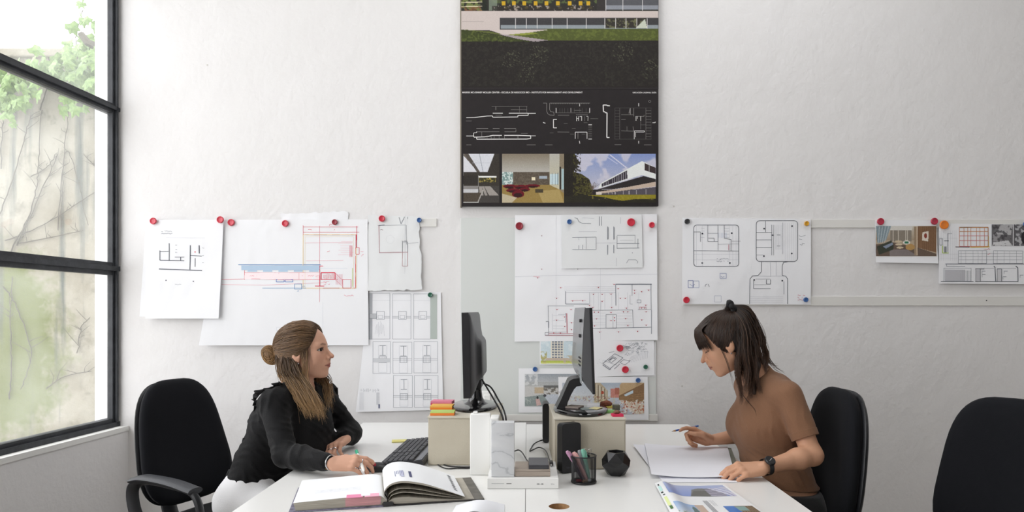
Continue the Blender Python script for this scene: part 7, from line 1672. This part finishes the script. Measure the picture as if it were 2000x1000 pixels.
    for i in range(1300):
        cl = rs.randint(14); sc_ = (cl+.5)/14; s_ = np.clip(sc_+rs.normal(0, .05), 0, 1); dyc = .026*math.sin(cl*2.4); dy = dyc+rs.normal(0, .008); ln = .80+.25*((cl*7) % 10)/10+rs.uniform(-.04, .04); pts = []
        for k in range(5):
            se = s_ if k < 3 else sc_*.7+s_*.3; q = Lg[k]*(1-se)+Rg[k]*se; j = min(1, k/1.5); q = q+np.array([rs.normal(0, .0035)*j, dy*j*(1.1 if k < 4 else 1.4), rs.normal(0, .003)*j]); pts.append(q)
        a = sp_arr(pts, 9); a = a[:max(12, int(len(a)*min(1, ln)))]; t = np.linspace(0, 1, len(a)); ph = cl*1.9+rs.normal(0, .25); am = .0085*np.clip(t*1.7-.35, 0, 1); a[:, 0] += am*np.sin(t*13+ph); a[:, 1] += am*.8*np.cos(t*11+ph); paths.append(a); rad.append(rs.uniform(.0007, .0014))
    for k, (e, n) in enumerate((((1530, 728), 9), ((1520, 716), 8), ((1452, 790), 8), ((1470, 770), 9))):
        for i in range(n):
            j = rs.normal(0, 1.5, 2); a = sp_arr([w3(1475+j[0]*2, 650, 2.50), w3(1492+j[0], 685, 2.50), w3((1492+e[0])/2+j[0]*2, (690+e[1])/2+6, 2.47), w3(e[0]+j[0]*2, e[1]+j[1]*2, 2.45)], 8); paths.append(a); rad.append(.0010)
    for i in range(6):                                      # thin lock by the cheek and one on the chest
        j = rs.normal(0, 1.0, 2); paths.append(sp_arr([w3(1408+j[0], 680, 2.445), w3(1419+j[0], 705, 2.44), w3(1428+j[0], 735, 2.43), w3(1436+j[0]*3, 762, 2.41)], 8)); rad.append(.0005)
    for i in range(3): j = rs.normal(0, 1, 2); paths.append(sp_arr([w3(1446, 765, 2.395), w3(1462+j[0], 786, 2.385), w3(1474, 800+j[1], 2.385), w3(1478, 814, 2.385)], 8)); rad.append(.0007)
    def cpony(P_, i):
        g = np.random.RandomState(i+70); t = np.linspace(0, 1, len(P_))[:, None]; k = np.clip(t*.8+g.uniform(-.4, .35), 0, 1); return (c0*(1-k)+c1*k)*g.uniform(.7, 1.25)
    strands('ponytail', paths, rad, M_HAIR, root, cpony)
    def pcore(p):
        d = None; M_ = [(Lg[k]*.5+Rg[k]*.5) for k in range(5)]; rr = (.004, .014, .024, .024, .008)
        for k in range(4):
            e = econe(p, M_[k], M_[k+1], rr[k], rr[k]*.75, rr[k+1], rr[k+1]*.75, (1, .1, 0)); d = e if d is None else smin(d, e, .02)
        return d+.004*wrinkle(p, 90, 1)
    sdf_obj('ponytail_core', pcore, (.74, 2.36, .92), (.98, 2.60, 1.36), .004, mat('ponytail_dark', '#2a1c14', .55), root)
    # scrunchie
    tw = Vector(w3(1428, 599, 2.50)); axs = Vector((.88, .05, .42)).normalized(); u_ = axs.orthogonal().normalized(); v_ = axs.cross(u_)
    kid(MB().tube([tw+(u_*math.cos(2*math.pi*i/48)+v_*math.sin(2*math.pi*i/48))*(.017+.0025*math.sin(i*.8))+axs*(.004*math.sin(i*.65)) for i in range(48)], [.0092+.0016*math.sin(i*.9) for i in range(48)], 12, closed=True).build('scrunchie', mat('black_scrunchie', '#151416', .8), smooth=True, auto=None), root)
    return root, tN, tF
WR_, tN2, tF2 = woman_right()
def pencil(a, b):
    a, b = Vector(a), Vector(b); root = empty('pencil', a, label='blue pencil held by the woman in brown', cat='pencil'); root.rotation_mode = 'QUATERNION'; root.rotation_quaternion = (b-a).to_track_quat('Z', 'Y'); L = (b-a).length
    MB().lathe([(.0004, 0), (.0009, .004)], 8).build('lead', mat('lead', '#3a3532', .5), root); MB().lathe([(.0009, .004), (.0036, .018)], 8).build('sharpened_wood', mat('pencil_wood', '#b98a5c', .7), root); MB().lathe([(.0037, .018), (.0037, L-.004), (.003, L)], 8).build('shaft', mat('pencil_blue', '#2c5fae', .35), root)
pencil(P(1312, 842.5, 2.672), P(1364, 832, 2.735))
